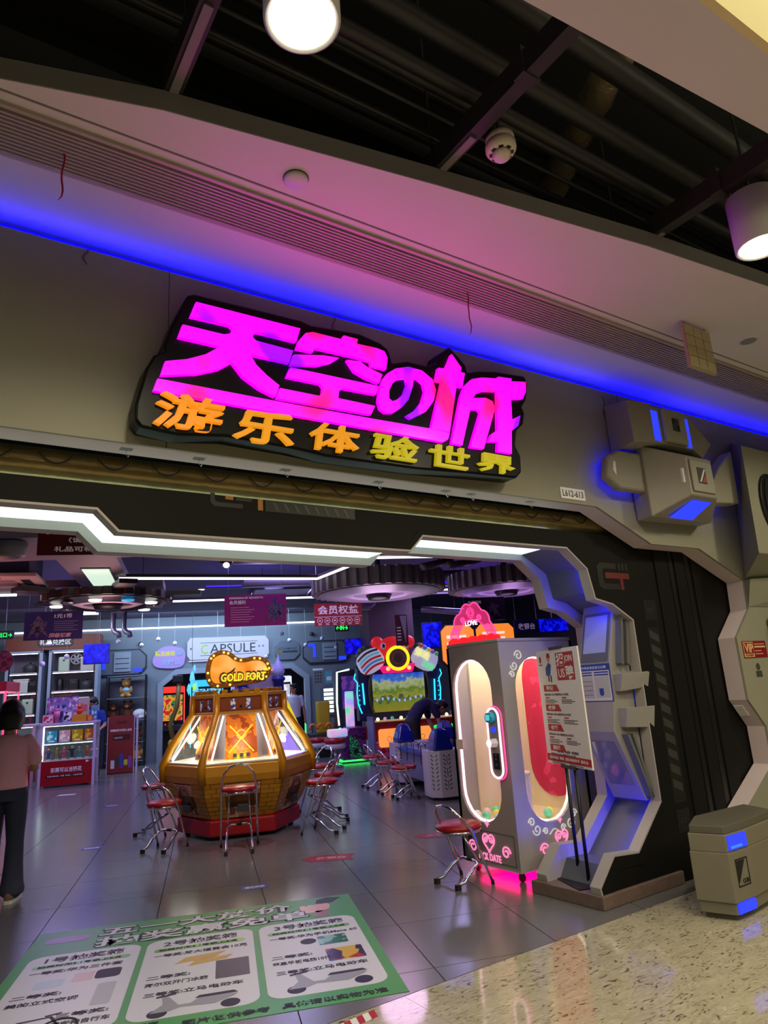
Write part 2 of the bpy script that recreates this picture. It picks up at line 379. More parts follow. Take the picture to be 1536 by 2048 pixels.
tag(MB().b(-3.2, 8.5, 2.8, 3.0, 4.75, 4.85).o('cable_tray', BEAM), 'black cable tray high in the ceiling void', 'cable tray')
def duct(name, a, b, r, label):
    pts = []; rad = []
    n = 26
    for i in range(n+1):
        t = i/n; pts.append((a[0]+(b[0]-a[0])*t+0.02*math.sin(7*t), a[1]+(b[1]-a[1])*t, a[2]+(b[2]-a[2])*t+0.02*math.sin(9*t))); rad.append(r*(1+0.10*(i % 2)))
    return tag(MB().tube(pts, rad, 14).o(name, DUCT, None, True), label, 'duct', 'foil ducts in the ceiling void')
duct('foil_duct', (2.45, 1.05, 4.66), (3.25, 2.62, 4.58), 0.09, 'crinkled foil duct sagging down behind the smoke detector')
duct('foil_duct', (2.05, 1.35, 5.05), (3.15, 1.6, 5.05), 0.08, 'crinkled foil duct beside the white ceiling band')

# ---- inner portal
PC = [(-3.2, 2.44), (0.64, 2.44), (0.745, 2.335), (2.53, 2.335), (2.635, 2.44), (3.98, 2.44), (4.175, 2.29), (4.225, 2.06), (4.42, 2.02), (4.635, 1.90), (4.635, 0.57), (4.31, 0.285), (4.05, 0.305), (3.87, 0.13), (3.90, 0.0)]
def offset(pl, d):
    out = []
    for i, p in enumerate(pl):
        a = pl[max(i-1, 0)]; b = pl[min(i+1, len(pl)-1)]
        ds = []
        for q0, q1 in ((a, p), (p, b)):
            if q0 != q1: e = Vector((q1[0]-q0[0], q1[1]-q0[1])).normalized(); ds.append(Vector((-e.y, e.x)))
        n = (ds[0]+ds[-1]); n = n.normalized(); k = d/max(n.dot(ds[0]), 0.5)
        out.append((p[0]+n.x*k, p[1]+n.y*k))
    return out
PO = offset(PC, 0.085)
for i_, d_ in enumerate(offset(PC, 0.05)[:6]): PO[i_] = d_
PO[-1] = (4.0, 0.0); PO[-2] = (4.0, 0.075); PO[-3] = (4.1, 0.21); PO[0] = (-3.2, 2.49)
def band(mb, A, B, y0, y1):
    for i in range(len(A)-1): mb.hexa([(A[i][0], y0, A[i][1]), (A[i+1][0], y0, A[i+1][1]), (A[i+1][0], y1, A[i+1][1]), (A[i][0], y1, A[i][1]),
                                       (B[i][0], y0, B[i][1]), (B[i+1][0], y0, B[i+1][1]), (B[i+1][0], y1, B[i+1][1]), (B[i][0], y1, B[i][1])])
    return mb
portal = thing('trim_1', None, None); portal['kind'] = 'structure'; portal['label'] = 'dark angular entrance portal with lit inner channel'
PE = offset(PC, 0.012); PE[0] = (-3.2, 2.452); PE[-1] = (3.912, 0.0)
band(MB(), PE, PO, 3.462, 3.55).o('front_rim', DARKP, portal)
band(MB(), PC, PE, 3.462, 3.55).o('front_edge', RIM, portal)
band(MB(), PC, PO, 3.95, 4.05).o('rear_rim', RIM, portal)
PO2 = offset(PO, 0.03); PO2[0] = (-3.2, 2.52); PO2[-1] = (4.05, 0.0)
HDR = 6
band(MB(), PO[:HDR], PO2[:HDR], 3.551, 3.949).o('light_channel', G_WHITE, portal)
band(MB(), PO[HDR-1:], PO2[HDR-1:], 3.551, 3.949).o('jamb_channel', mat('jamb_grey', (86, 88, 96), 0.5, var=0.1, vs=5), portal)
panel = PO[:1] + PO[1:] + [(6.6, 0.0), (6.6, 2.58), (-3.2, 2.58)]
MB().prism(panel, 3.466, 3.50, 'y').o('front_panel', DARKP, portal)
back = PO[:1] + PO[1:] + [(5.4, 0.0), (5.4, 2.9), (-3.2, 2.9)]
MB().prism(back, 4.0, 4.04, 'y').o('rear_panel', DGREY, portal)
MB().b(-3.2, 6.6, 3.50, 4.0, 2.88, 2.92).o('top_cover', DGREY, portal)
# blue lights of the right jamb
for p, q in ((PC[6], PC[7]), (PC[8], PC[9])): pass
PL = offset(PC, 0.06); G_BLUE_J = glow('led_blue_jamb', (0, 0, 255), 70.0)
for seg in ((6, 7, 8, 9), (10, 11, 12)):
    MB().tube([(PL[i_][0], 3.562, PL[i_][1]) for i_ in seg], 0.012, 6).o('blue_strip', G_BLUE_J, portal)

# plinth under the jamb: scuffed stone
MB().prism([(3.86, 3.44), (4.75, 3.44), (4.75, 4.08), (3.84, 4.08)], 0.0, 0.085, 'z').o('plinth', mat('plinth', (112, 92, 86), 0.6, var=0.3, vs=20, bump=0.3), portal, bev=0.006)
# logos and warning stripes on the portal
DECAL = mat('decal_black', (10, 10, 10), 0.5); DEC_R = mat('decal_red', (96, 20, 22), 0.5); DEC_O = mat('decal_ochre', (150, 96, 24), 0.5); DEC_G = mat('decal_grey', (50, 49, 48), 0.5)
Y0 = 3.4655
def logo(x, z, w, h, barm):
    k = MB()
    k.prism([(x+w*0.12, z+h), (x+w*0.62, z+h), (x+w*0.62, z+h*0.78), (x+w*0.2, z+h*0.78), (x+w*0.17, z+h*0.7), (x+w*0.17, z+h*0.3), (x+w*0.2, z+h*0.22), (x+w*0.68, z+h*0.22), (x+w*0.68, z), (x+w*0.12, z), (x, z+h*0.15), (x, z+h*0.85)], Y0-0.002, Y0)
    for q in range(3): k.b(x+w*(0.68+q*0.12), x+w*(0.76+q*0.12), Y0-0.002, Y0, z+h*0.74, z+h)
    k.o('logo', DECAL, portal)
    MB().prism([(x+w*0.24, z+h*0.64), (x+w*1.02, z+h*0.64), (x+w*1.02, z+h*0.42), (x+w*0.80, z+h*0.42), (x+w*0.80, z), (x+w*0.70, z), (x+w*0.70, z+h*0.42), (x+w*0.24, z+h*0.42)], Y0-0.002, Y0).o('logo', barm, portal)
logo(4.295, 2.14, 0.37, 0.21, DEC_R)
logo(1.21, 2.505, 0.32, 0.14, DEC_O) if False else None
k = MB(); k.prism([(1.215, 2.59), (1.24, 2.59), (1.24, 2.55), (1.255, 2.54), (1.40, 2.54), (1.40, 2.515), (1.235, 2.515), (1.215, 2.535)], Y0-0.002, Y0); k.b(1.36, 1.455, Y0-0.002, Y0, 2.558, 2.578); k.o('logo', DECAL, portal)
k = MB(); k.b(1.30, 1.345, Y0-0.002, Y0, 2.56, 2.58); k.b(1.49, 1.52, Y0-0.002, Y0, 2.515, 2.578); k.o('logo', DEC_O, portal)
MB().b(1.535, 2.125, Y0-0.0015, Y0, 2.512, 2.578).o('stripe_ground', DECAL, portal)
for q in range(8):
    x = 1.57+q*0.066
    MB().prism([(x+0.03, 2.522), (x+0.052, 2.522), (x+0.028, 2.568), (x+0.006, 2.568)], Y0-0.003, Y0-0.0015).o('warning_stripe', DEC_G, portal)
for z0, z1 in ((1.90, 2.065), (0.325, 0.485)):
    MB().b(4.80, 4.96, Y0-0.002, Y0, z0, z1).o('plate', DECAL, portal)
    text('emblem', 'CT', 4.84, z0+0.06, 0.08, 0.035, DEC_G, portal, Y0-0.002, 0.001)
MB().b(4.80, 4.95, Y0-0.0015, Y0, 0.53, 1.845).o('stripe_ground', DECAL, portal)
for q in range(11):
    z = 0.60+q*0.112
    MB().prism([(4.82, z+0.045), (4.93, z), (4.93, z+0.062), (4.82, z+0.107)], Y0-0.003, Y0-0.0015).o('warning_stripe', DEC_G, portal)
# shutter guide rails at the right of the portal
for x, w, m in ((5.02, 0.16, DARKP), (5.22, 0.05, KBLACK), (5.29, 0.14, DARKP), (5.45, 0.06, KBLACK), (5.53, 0.16, DARKP)):
    MB().b(x, x+w, 3.452 if m is DARKP else 3.460, 3.4655, 0.0, 2.60).o('guide_rail', m, portal)
# roller tube wrapped in plastic over the portal
rl = MB()
pts = [(-3.2+i*0.12, 3.60, 2.685) for i in range(66)]
rl.tube(pts, [0.085+0.004*random.random() for _ in pts], 16)
tag(rl.o('shutter_roller', mat('roller_wrap', (160, 138, 88), 0.18, 0.35, var=0.5, vs=5, bump=0.5, bs=8), None, True), 'shutter roller wrapped in crumpled golden plastic above the entrance', 'roller')
for k in range(16):
    x = 0.1+k*0.27
    tag(MB().tube([(x+0.16*t, 3.50, 2.685-0.05*math.sin(PI*t)+0.03) for t in [i/8 for i in range(9)]], 0.004, 5).o('cable_loop', KBLACK), 'thin black cable drooping behind the bottom edge of the sign wall', 'cable', 'cable loops over the entrance')
for x, z in ((0.75, 2.728), (1.12, 2.728), (1.62, 2.728), (2.25, 2.728), (2.78, 2.728), (3.0, 2.728), (3.55, 2.728)):
    h = thing('adhesive_hook', 'clear stick-on hook under the bottom edge of the sign wall', 'hook', (x, 3.37, 2.74), 0, 'stick-on hooks on the shop front')
    MB().b(-0.03, 0.03, -0.02, 0.02, -0.002, 0).o('pad', STEEL, h); MB().tube([(0, 0, -0.002), (0, 0, -0.03), (0.008, -0.008, -0.045), (0.012, -0.014, -0.035)], 0.002, 5).o('hook', CHROME, h)

# ---- arcade hall shell
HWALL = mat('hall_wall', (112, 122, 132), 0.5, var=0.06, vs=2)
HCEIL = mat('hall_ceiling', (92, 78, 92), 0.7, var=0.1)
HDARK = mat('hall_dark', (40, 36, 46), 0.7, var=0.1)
struct(MB().prism([I(-6.4, 5.0)[:2], (-3.2, 4.06), (5.4, 4.06), I(9.0, 9.0)[:2], I(9.0, 25.5)[:2], I(-6.4, 25.5)[:2]], 3.80, 3.9, 'z').o('ceiling', mat('hall_ceiling_dark', (84, 72, 100), 0.7, var=0.1)))
def hwall(name, u0, u1, v0, v1, z0, z1, m): 
    o = MB().b(u0, u1, v0, v1, z0, z1).o(name, m); o.rotation_euler = (0, 0, TH); return struct(o)
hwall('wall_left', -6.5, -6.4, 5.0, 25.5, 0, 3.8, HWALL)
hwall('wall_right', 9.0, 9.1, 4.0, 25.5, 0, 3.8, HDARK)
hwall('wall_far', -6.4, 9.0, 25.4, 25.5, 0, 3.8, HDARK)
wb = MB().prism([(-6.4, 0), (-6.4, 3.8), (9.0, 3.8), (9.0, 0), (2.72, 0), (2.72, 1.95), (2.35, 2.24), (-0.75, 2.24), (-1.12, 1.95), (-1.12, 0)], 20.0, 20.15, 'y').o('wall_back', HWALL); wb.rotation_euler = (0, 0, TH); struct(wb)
SIGN = {
 'heaven': [(1.011, 3.493), (1.607, 3.493), (1.579, 3.404), (1.343, 3.404), (1.325, 3.388), (1.321, 3.367), (1.339, 3.352), (1.557, 3.345), (1.531, 3.263), (1.305, 3.262), (1.337, 3.21), (1.397, 3.161), (1.469, 3.116), (1.441, 3.044), (1.35, 3.074), (1.261, 3.124), (1.203, 3.193), (1.131, 3.137), (1.02, 3.088), (0.839, 3.043), (0.86, 3.123), (0.965, 3.157), (1.061, 3.206), (1.139, 3.269), (0.921, 3.27), (0.943, 3.345), (1.16, 3.344), (1.197, 3.359), (1.208, 3.39), (1.19, 3.405), (0.981, 3.402)],
 'underline': [(0.825, 3.023), (1.44, 3.021), (2.065, 3.025), (2.485, 3.032), (2.631, 3.027), (2.611, 2.981), (2.571, 2.957), (2.006, 2.959), (1.348, 2.955), (0.806, 2.957)],
 'roof': [(1.578, 3.361), (1.596, 3.415), (1.64, 3.473), (1.686, 3.491), (1.881, 3.492), (1.891, 3.521), (1.987, 3.52), (1.979, 3.488), (2.117, 3.493), (2.174, 3.485), (2.194, 3.445), (2.177, 3.365), (2.072, 3.366), (2.068, 3.393), (1.961, 3.397), (1.692, 3.394), (1.683, 3.365)],
 'eightl': [(1.563, 3.322), (1.746, 3.359), (1.851, 3.367), (1.796, 3.325), (1.708, 3.286), (1.538, 3.255)],
 'eightr': [(1.904, 3.367), (1.996, 3.377), (2.041, 3.352), (2.147, 3.325), (2.119, 3.262), (2.027, 3.277), (1.951, 3.304)],
 'work': [(1.538, 3.239), (2.114, 3.243), (2.091, 3.184), (1.862, 3.179), (1.84, 3.155), (1.832, 3.112), (2.08, 3.109), (2.048, 3.049), (1.45, 3.039), (1.473, 3.102), (1.709, 3.102), (1.732, 3.125), (1.737, 3.159), (1.72, 3.177), (1.513, 3.176)],
 'no': [(2.245, 3.385), (2.347, 3.42), (2.45, 3.417), (2.53, 3.373), (2.55, 3.304), (2.525, 3.226), (2.455, 3.141), (2.337, 3.072), (2.303, 3.088), (2.373, 3.136), (2.429, 3.199), (2.461, 3.277), (2.452, 3.33), (2.413, 3.354), (2.381, 3.342), (2.366, 3.285), (2.328, 3.198), (2.273, 3.135), (2.211, 3.09), (2.153, 3.079), (2.117, 3.098), (2.105, 3.147), (2.12, 3.219), (2.15, 3.294), (2.193, 3.347), (2.24, 3.38), (2.259, 3.317), (2.217, 3.282), (2.19, 3.232), (2.184, 3.179), (2.207, 3.163), (2.248, 3.183), (2.295, 3.227), (2.327, 3.295), (2.32, 3.338), (2.263, 3.319)],
 'earth': [(2.709, 3.591), (2.781, 3.508), (2.77, 3.475), (2.806, 3.475), (2.773, 3.367), (2.725, 3.37), (2.632, 3.034), (2.485, 3.033), (2.604, 3.37), (2.555, 3.369), (2.586, 3.465), (2.643, 3.472), (2.662, 3.504)],
 'cityA': [(2.639, 2.96), (2.752, 3.297), (2.793, 3.38), (2.865, 3.445), (2.955, 3.475), (3.1, 3.497), (3.107, 3.513), (3.233, 3.525), (3.224, 3.503), (3.371, 3.528), (3.356, 3.449), (3.319, 3.391), (3.209, 3.369), (3.213, 3.425), (2.954, 3.378), (2.885, 3.345), (2.852, 3.301), (2.725, 2.959)],
 'cityB': [(2.857, 3.307), (2.971, 3.331), (3.031, 3.315), (3.043, 3.266), (2.904, 2.961), (2.791, 2.957), (2.91, 3.217), (2.893, 3.233), (2.826, 3.224)],
 'cityC': [(3.08, 3.395), (3.209, 3.42), (3.191, 3.214), (3.275, 3.258), (3.243, 3.178), (3.174, 3.128), (3.151, 2.963), (3.025, 2.962), (3.039, 3.031), (2.953, 3.018), (2.989, 3.076), (3.046, 3.113)],
}
SIGN_BACK = [(0.973, 3.537), (1.008, 3.555), (1.625, 3.565), (1.693, 3.552), (1.87, 3.568), (2.018, 3.579), (2.169, 3.554), (2.226, 3.522), (2.249, 3.437), (2.363, 3.476), (2.509, 3.477), (2.598, 3.516), (2.628, 3.589), (2.72, 3.663), (2.849, 3.553), (2.855, 3.505), (2.964, 3.539), (3.113, 3.567), (3.396, 3.591), (3.418, 3.533), (3.379, 3.403), (3.331, 3.343), (3.349, 3.297), (3.323, 3.213), (3.251, 3.152), (3.222, 3.041), (3.26, 2.969), (3.25, 2.854), (3.198, 2.806), (2.801, 2.79), (2.379, 2.766), (2.002, 2.763), (1.76, 2.762), (1.565, 2.778), (1.178, 2.789), (0.934, 2.758), (0.758, 2.771), (0.73, 2.806), (0.732, 2.888), (0.775, 3.078), (0.811, 3.158), (0.863, 3.192), (0.862, 3.235), (0.9, 3.356)]
SIGN_ROW = [
 ('游', 0.798, 2.782, 0.359, 0.183),
 ('乐', 1.201, 2.77, 0.36, 0.183),
 ('体', 1.631, 2.787, 0.335, 0.159),
 ('验', 2.031, 2.792, 0.351, 0.156),
 ('世', 2.448, 2.798, 0.332, 0.142),
 ('界', 2.836, 2.813, 0.343, 0.124),
]
# ================================================================== things on the shop front
# ---- the big sign
def sign_mat():
    m = bpy.data.materials.new('sign_magenta'); m.use_nodes = True; nt = m.node_tree; p = nt.nodes['Principled BSDF']
    tc = nt.nodes.new('ShaderNodeTexCoord'); n = nt.nodes.new('ShaderNodeTexNoise'); n.inputs['Scale'].default_value = 3.2; n.inputs['Detail'].default_value = 0.0
    nt.links.new(tc.outputs['Object'], n.inputs['Vector']); r = nt.nodes.new('ShaderNodeValToRGB'); e = r.color_ramp.elements
    e[0].position = 0.31; e[0].color = lin((130, 0, 255)) + (1,); e[1].position = 0.40; e[1].color = lin((235, 0, 255)) + (1,)
    x = e.new(0.58); x.color = lin((255, 0, 240)) + (1,); x = e.new(0.70); x.color = lin((255, 10, 110)) + (1,)
    nt.links.new(n.outputs['Fac'], r.inputs['Fac']); nt.links.new(r.outputs['Color'], p.inputs['Emission Color']); p.inputs['Emission Strength'].default_value = 1.9
    p.inputs['Base Color'].default_value = lin((160, 10, 150)) + (1,); p.inputs['Roughness'].default_value = 0.25
    return m
SIGN_M = sign_mat()
SGN_K = mat('sign_black', (4, 4, 5), 0.35, spec=0.2)
SGN_O = glow('sign_orange', (255, 150, 20), 0.85); SGN_Y = glow('sign_yellow', (225, 205, 30), 0.62); SGN_OY = glow('sign_amber', (255, 165, 25), 0.75)
sg = thing('shop_sign', 'lit magenta shop sign of four big characters over six orange ones on a black backing', 'sign', (0, 0, 0))
MB().prism(SIGN_BACK, 3.125, 3.26, 'y').o('backing', SGN_K, sg, bev=0.012)
for k, pl in SIGN.items(): MB().prism(pl, 3.098, 3.1255, 'y').o('character_stroke', SIGN_M, sg)
for k, (c, x, z, w, h) in enumerate(SIGN_ROW):
    text('character', c, x, z, w-0.02, h, (SGN_O, SGN_OY, SGN_OY, SGN_Y, SGN_Y, SGN_Y)[k], sg, 3.122, 0.028, 0.016, shear=0.18)
for x in (1.2, 2.2, 3.1): MB().b(x-0.02, x+0.02, 3.26, 3.279, 3.0, 3.3).o('bracket', STEEL, sg)
# the magenta boxes throw light on soffit and wall
area('sign_glow_lamp', (2.1, 3.06, 3.25), (2.1, 2.2, 3.9), 2.2, 0.5, 8, (255, 60, 190))

pl = thing('unit_plate', 'small white unit number plate reading L612-613 on the shop front', 'number plate', (3.78, 3.279, 2.768))
MB().b(0, 0.262, -0.006, 0, 0, 0.085).o('plate', WHITE, pl)
text('number', 'L612-613', 0.02, 0.018, 0.222, 0.05, INK, pl, -0.006, 0.001, 0.01)

# ---- mechanical arm decoration
AR = FASCIA_L; AR2 = mat('arm_paint', (140, 134, 124), 0.45, var=0.05)
arm = thing('robot_arm_relief', 'grey sci-fi robot arm relief with blue lamps mounted on the shop front', 'wall decoration', (0, 0, 0))
tg = [(4.185, 3.02), (4.21, 3.11), (4.344, 3.177), (4.90, 3.19), (4.90, 2.864), (4.31, 2.857), (4.163, 2.942)]
MB().prism(tg, 3.14, 3.215, 'y').o('tongue', AR2, arm, bev=0.02)
MB().prism([(4.235, 3.0), (4.25, 3.07), (4.275, 3.07), (4.265, 2.96)], 3.132, 3.141, 'y').o('tongue_edge', WHITE, arm)
MB().tube([(x, 3.226, z) for x, z in [(4.7, 3.15), (4.36, 3.14), (4.25, 3.08), (4.22, 3.0), (4.23, 2.965), (4.33, 2.90), (4.7, 2.90)]], 0.007, 6).o('blue_strip', G_BLUE, arm)
# upper box
MB().hexa([(4.36, 3.0, 3.20), (4.60, 2.98, 3.22), (4.60, 3.27, 3.22), (4.42, 3.27, 3.20), (4.35, 3.0, 3.54), (4.60, 2.98, 3.55), (4.60, 3.27, 3.60), (4.42, 3.27, 3.60)]).o('side_panel', AR2, arm, bev=0.006)
MB().b(4.60, 5.13, 3.0, 3.27, 3.24, 3.54).o('upper_box', AR, arm, bev=0.006)
MB().b(4.74, 5.03, 2.965, 3.0, 3.25, 3.53).o('cover', AR, arm, bev=0.01)
for x0, x1 in ((4.615, 4.70), (5.06, 5.11)): MB().b(x0, x1, 2.992, 3.0, 3.25, 3.50).o('blue_lamp', G_BLUE_S, arm)
MB().b(4.84, 4.93, 2.961, 2.965, 3.35, 3.46).o('checker_plate', DGREY, arm)
k = MB(); k.b(4.848, 4.884, 2.959, 2.961, 3.41, 3.452); k.b(4.888, 4.924, 2.959, 2.961, 3.358, 3.404); k.o('checker', KBLACK, arm)
MB().hexa([(5.13, 3.0, 3.24), (5.30, 3.03, 3.20), (5.30, 3.27, 3.20), (5.13, 3.27, 3.24), (5.13, 3.0, 3.54), (5.50, 3.05, 3.36), (5.50, 3.27, 3.36), (5.13, 3.27, 3.56)]).o('wedge', AR2, arm, bev=0.005)
MB().tube([(5.50, 3.225, 3.0), (5.62, 3.225, 3.12), (5.80, 3.225, 3.27)], 0.007, 6).o('blue_strip', G_BLUE, arm)
# main box, a blunt pyramid
bx = [(4.62, 3.27, 2.66), (5.46, 3.27, 2.68), (5.46, 3.27, 3.26), (4.62, 3.27, 3.24)]
fx = [(4.83, 2.90, 2.80), (5.17, 2.90, 2.80), (5.17, 2.90, 3.12), (4.83, 2.90, 3.12)]
MB().loft([bx, [(4.60, 3.12, 2.66), (5.40, 3.12, 2.67), (5.40, 3.12, 3.25), (4.60, 3.12, 3.24)], fx]).o('main_box', AR2, arm, bev=0.008)
MB().b(4.855, 5.145, 2.885, 2.90, 2.83, 3.09).o('main_cover', AR, arm, bev=0.008)
MB().b(4.79, 4.83, 2.92, 2.98, 2.90, 3.02).o('latch', WHITE, arm, bev=0.006)
MB().hexa([(4.78, 3.085, 2.664), (5.08, 3.085, 2.665), (5.08, 3.09, 2.659), (4.78, 3.09, 2.658), (4.88, 2.935, 2.772), (5.13, 2.935, 2.773), (5.13, 2.94, 2.766), (4.88, 2.94, 2.765)]).o('blue_lamp', G_BLUE_S, arm)
k = MB(); k.b(4.93, 5.04, 2.882, 2.885, 2.90, 3.03); k.o('emblem_ground', KBLACK, arm)
MB().prism([(4.94, 2.91), (4.96, 2.91), (5.035, 3.02), (5.015, 3.02)], 2.880, 2.882, 'y').o('emblem_bar', WHITE, arm)
MB().prism([(4.975, 2.91), (5.035, 2.91), (5.035, 2.995)], 2.880, 2.882, 'y').o('emblem_corner', mat('emblem_red', (150, 60, 40), 0.5), arm)
MB().prism([(5.40, 2.95), (5.62, 3.18), (5.86, 3.36), (5.83, 2.87), (5.45, 2.84)], 3.08, 3.20, 'y').o('wing_plate', AR, arm, bev=0.012)
MB().tube([(5.50, 3.225, 2.89), (5.65, 3.225, 2.90), (5.80, 3.225, 2.92)], 0.007, 6).o('blue_strip', G_BLUE, arm)

# ---- column with the oval loudspeaker
cl = thing('speaker_column', 'chamfered grey column with a black oval loudspeaker at the corner of the shop front', 'column', (0, 0, 0))
MB().loft([[(6.02, 3.275, 2.235), (6.24, 3.275, 3.56), (8.4, 3.275, 3.56), (8.4, 3.275, 2.235)], [(5.73, 2.95, 2.40), (5.79, 2.95, 3.36), (8.4, 2.95, 3.36), (8.4, 2.95, 2.40)]]).o('body', FASCIA, cl, bev=0.006)
def ellipse(cx, cz, a, b, n=28): return [(cx+a*math.cos(2*PI*i/n), cz+b*math.sin(2*PI*i/n)) for i in range(n)]
MB().prism(ellipse(6.08, 2.86, 0.17, 0.27), 2.925, 2.949, 'y').o('speaker_ring', KBLACK, cl, bev=0.006)
MB().prism(ellipse(6.09, 2.86, 0.135, 0.23), 2.915, 2.926, 'y').o('speaker_grille', mat('speaker_cloth', (26, 26, 27), 0.35, bump=0.3, bs=300), cl)
MB().hexa([(6.01, 3.275, 2.0), (8.4, 3.275, 2.0), (8.4, 3.279, 2.0), (6.01, 3.279, 2.0), (5.98, 3.2, 2.23), (8.4, 3.0, 2.39), (8.4, 3.279, 2.39), (6.02, 3.279, 2.235)]).o('skirt', FASCIA, cl)
# bent grab pipe beside the poster
gp = MB().tube([(6.28, 3.27, 1.86), (6.28, 3.20, 1.86), (6.265, 3.185, 1.83), (6.25, 3.18, 1.75), (6.24, 3.18, 1.0), (6.24, 3.2, 0.95), (6.24, 3.27, 0.94)], 0.035, 12).o('wall_pipe', STEEL, None, True)
tag(gp, 'bent grey metal pipe fixed to the right pillar', 'pipe')
vp = thing('vip_poster', 'dark red VIP poster stuck on the right pillar', 'poster', (5.79, 3.279, 1.56))
MB().b(0, 0.37, -0.003, 0, 0, 0.142).o('sheet', mat('poster_red', (128, 14, 24), 0.5), vp)
MB().b(0.01, 0.165, -0.0045, -0.003, 0.008, 0.134).o('frame', mat('poster_gold', (214, 180, 130), 0.5), vp)
MB().b(0.016, 0.159, -0.0055, -0.0045, 0.036, 0.128).o('field', MATS['poster_red'], vp)
text('lettering', 'VIP', 0.024, 0.044, 0.13, 0.076, MATS['poster_gold'], vp, -0.0055, 0.001, 0.03)
text('lettering', '会员福利', 0.022, 0.012, 0.13, 0.02, MATS['poster_red'], vp, -0.0045, 0.001, 0.02)
for k, (z, w) in enumerate(((0.112, 0.16), (0.085, 0.17), (0.055, 0.10), (0.03, 0.12))): MB().b(0.182, 0.182+w, -0.004, -0.003, z, z+(0.014 if k == 1 else 0.006)).o('text_line', MATS['poster_gold'], vp)
st = thing('wall_sticker', 'small dark round-headed sticker below the VIP poster', 'sticker', (5.93, 3.279, 1.40))
MB().b(0, 0.09, -0.002, 0, 0, 0.05).o('label', mat('sticker_dark', (58, 62, 52), 0.6), st); MB().prism(ellipse(0.045, 0.085, 0.03, 0.03, 16), -0.002, 0, 'y').o('mark', MATS['sticker_dark'], st)
so = thing('wall_socket', 'white wall socket on the sloping edge of the right pillar', 'socket', (0, 0, 0))
MB().hexa([(5.768, 3.36, 1.181), (5.845, 3.36, 1.095), (5.845, 3.44, 1.095), (5.768, 3.44, 1.181), (5.763, 3.36, 1.176), (5.840, 3.36, 1.090), (5.840, 3.44, 1.090), (5.763, 3.44, 1.176)]).o('plate', WHITE, so)
for y in (3.39, 3.41): MB().b(5.790, 5.796, y-0.004, y+0.004, 1.143, 1.150).o('slot', KBLACK, so)

# ---- foot of the right pillar
PED = mat('pedestal_paint', (120, 114, 100), 0.5, var=0.06); PED_D = mat('pedestal_dark', (92, 88, 77), 0.5, var=0.06)
ft = thing('robot_pedestal', 'faceted beige robot foot with two blue displays at the base of the right pillar', 'wall decoration', (0, 0, 0))
def lay(name, k, z0, z1, m, dz=0.0):
    c = (4.46, 2.92)
    pts = [(4.16, 2.95), (4.24, 2.74), (4.48, 2.74), (5.0, 2.80), (5.1, 3.08), (4.46, 3.10)]
    q = [(c[0]+(x-c[0])*k, c[1]+(y-c[1])*k) for x, y in pts]
    return MB().prism(q, z0, z1, 'z').o(name, m, ft, bev=0.004)
lay('foot', 0.80, 0.0, 0.035, PED_D); lay('lower_layer', 0.93, 0.035, 0.105, PED); lay('body', 1.0, 0.105, 0.385, PED); lay('upper_layer', 0.97, 0.385, 0.488, PED); lay('cap', 0.90, 0.488, 0.535, PED_D)
MB().b(4.262, 4.465, 2.738, 2.745, 0.398, 0.480).o('blue_display', G_BLUE_S, ft); MB().b(4.270, 4.46, 2.742, 2.756, 0.040, 0.100).o('blue_display', G_BLUE_S, ft)
for k in range(7): MB().b(4.285+k*0.018, 4.297+k*0.018, 2.736, 2.738, 0.405, 0.42).o('display_tick', glow('tick', (60, 140, 255), 1.0) if 'tick' not in MATS else MATS['tick'], ft)
k = MB(); 
for a in ((4.30, 4.43, 0.335, 0.341), (4.30, 4.43, 0.185, 0.191)): k.b(a[0], a[1], 2.737, 2.740, a[2], a[3])
for a in (4.30, 4.424): k.b(a, a+0.006, 2.737, 2.740, 0.185, 0.341)
k.prism([(4.312, 0.33), (4.40, 0.33), (4.312, 0.21)], 2.737, 2.740, 'y'); k.o('emblem', INK, ft)
text('lettering', 'CUB', 4.35, 0.20, 0.068, 0.025, INK, ft, 2.739, 0.002, 0.02)

# ---- console on the right jamb
CON = mat('console_paint', (142, 138, 137), 0.45, var=0.05); CON_D = mat('console_grey', (96, 97, 99), 0.5)
cs = thing('jamb_console', 'pale grey console with two dark screens built on the right jamb', 'console', (0, 0, 0))
prof = [(4.60, 2.06), (4.545, 2.05), (4.53, 2.0), (4.40, 1.585), (4.385, 1.30), (4.345, 1.08), (4.60, 0.57), (4.632, 0.57), (4.632, 2.0)]
MB().prism(prof, 3.555, 3.86, 'y').o('body', CON, cs, bev=0.006)
def slope(name, p, q, t0, t1, y0, y1, d, m):
    a = Vector((p[0]+(q[0]-p[0])*t0, p[1]+(q[1]-p[1])*t0)); b = Vector((p[0]+(q[0]-p[0])*t1, p[1]+(q[1]-p[1])*t1))
    e = (b-a).normalized(); n = Vector((e.y, -e.x)); n = n if n.x < 0 else -n
    A, B = a+n*d, b+n*d
    return MB().hexa([(a.x, y0, a.y), (b.x, y0, b.y), (b.x, y1, b.y), (a.x, y1, a.y), (A.x, y0, A.y), (B.x, y0, B.y), (B.x, y1, B.y), (A.x, y1, A.y)]).o(name, m, cs)
SCR1 = mat('screen_pale', (170, 176, 205), 0.12, coat=0.5); SCR2 = mat('screen_dim', (110, 104, 122), 0.08, coat=0.6)
slope('upper_bezel', (4.53, 2.0), (4.40, 1.585), 0.04, 0.96, 3.575, 3.84, 0.004, CON_D); slope('upper_screen', (4.53, 2.0), (4.40, 1.585), 0.10, 0.80, 3.60, 3.82, 0.006, SCR1)
slope('lower_screen', (4.345, 1.08), (4.60, 0.57), 0.14, 0.78, 3.60, 3.82, 0.004, SCR2)
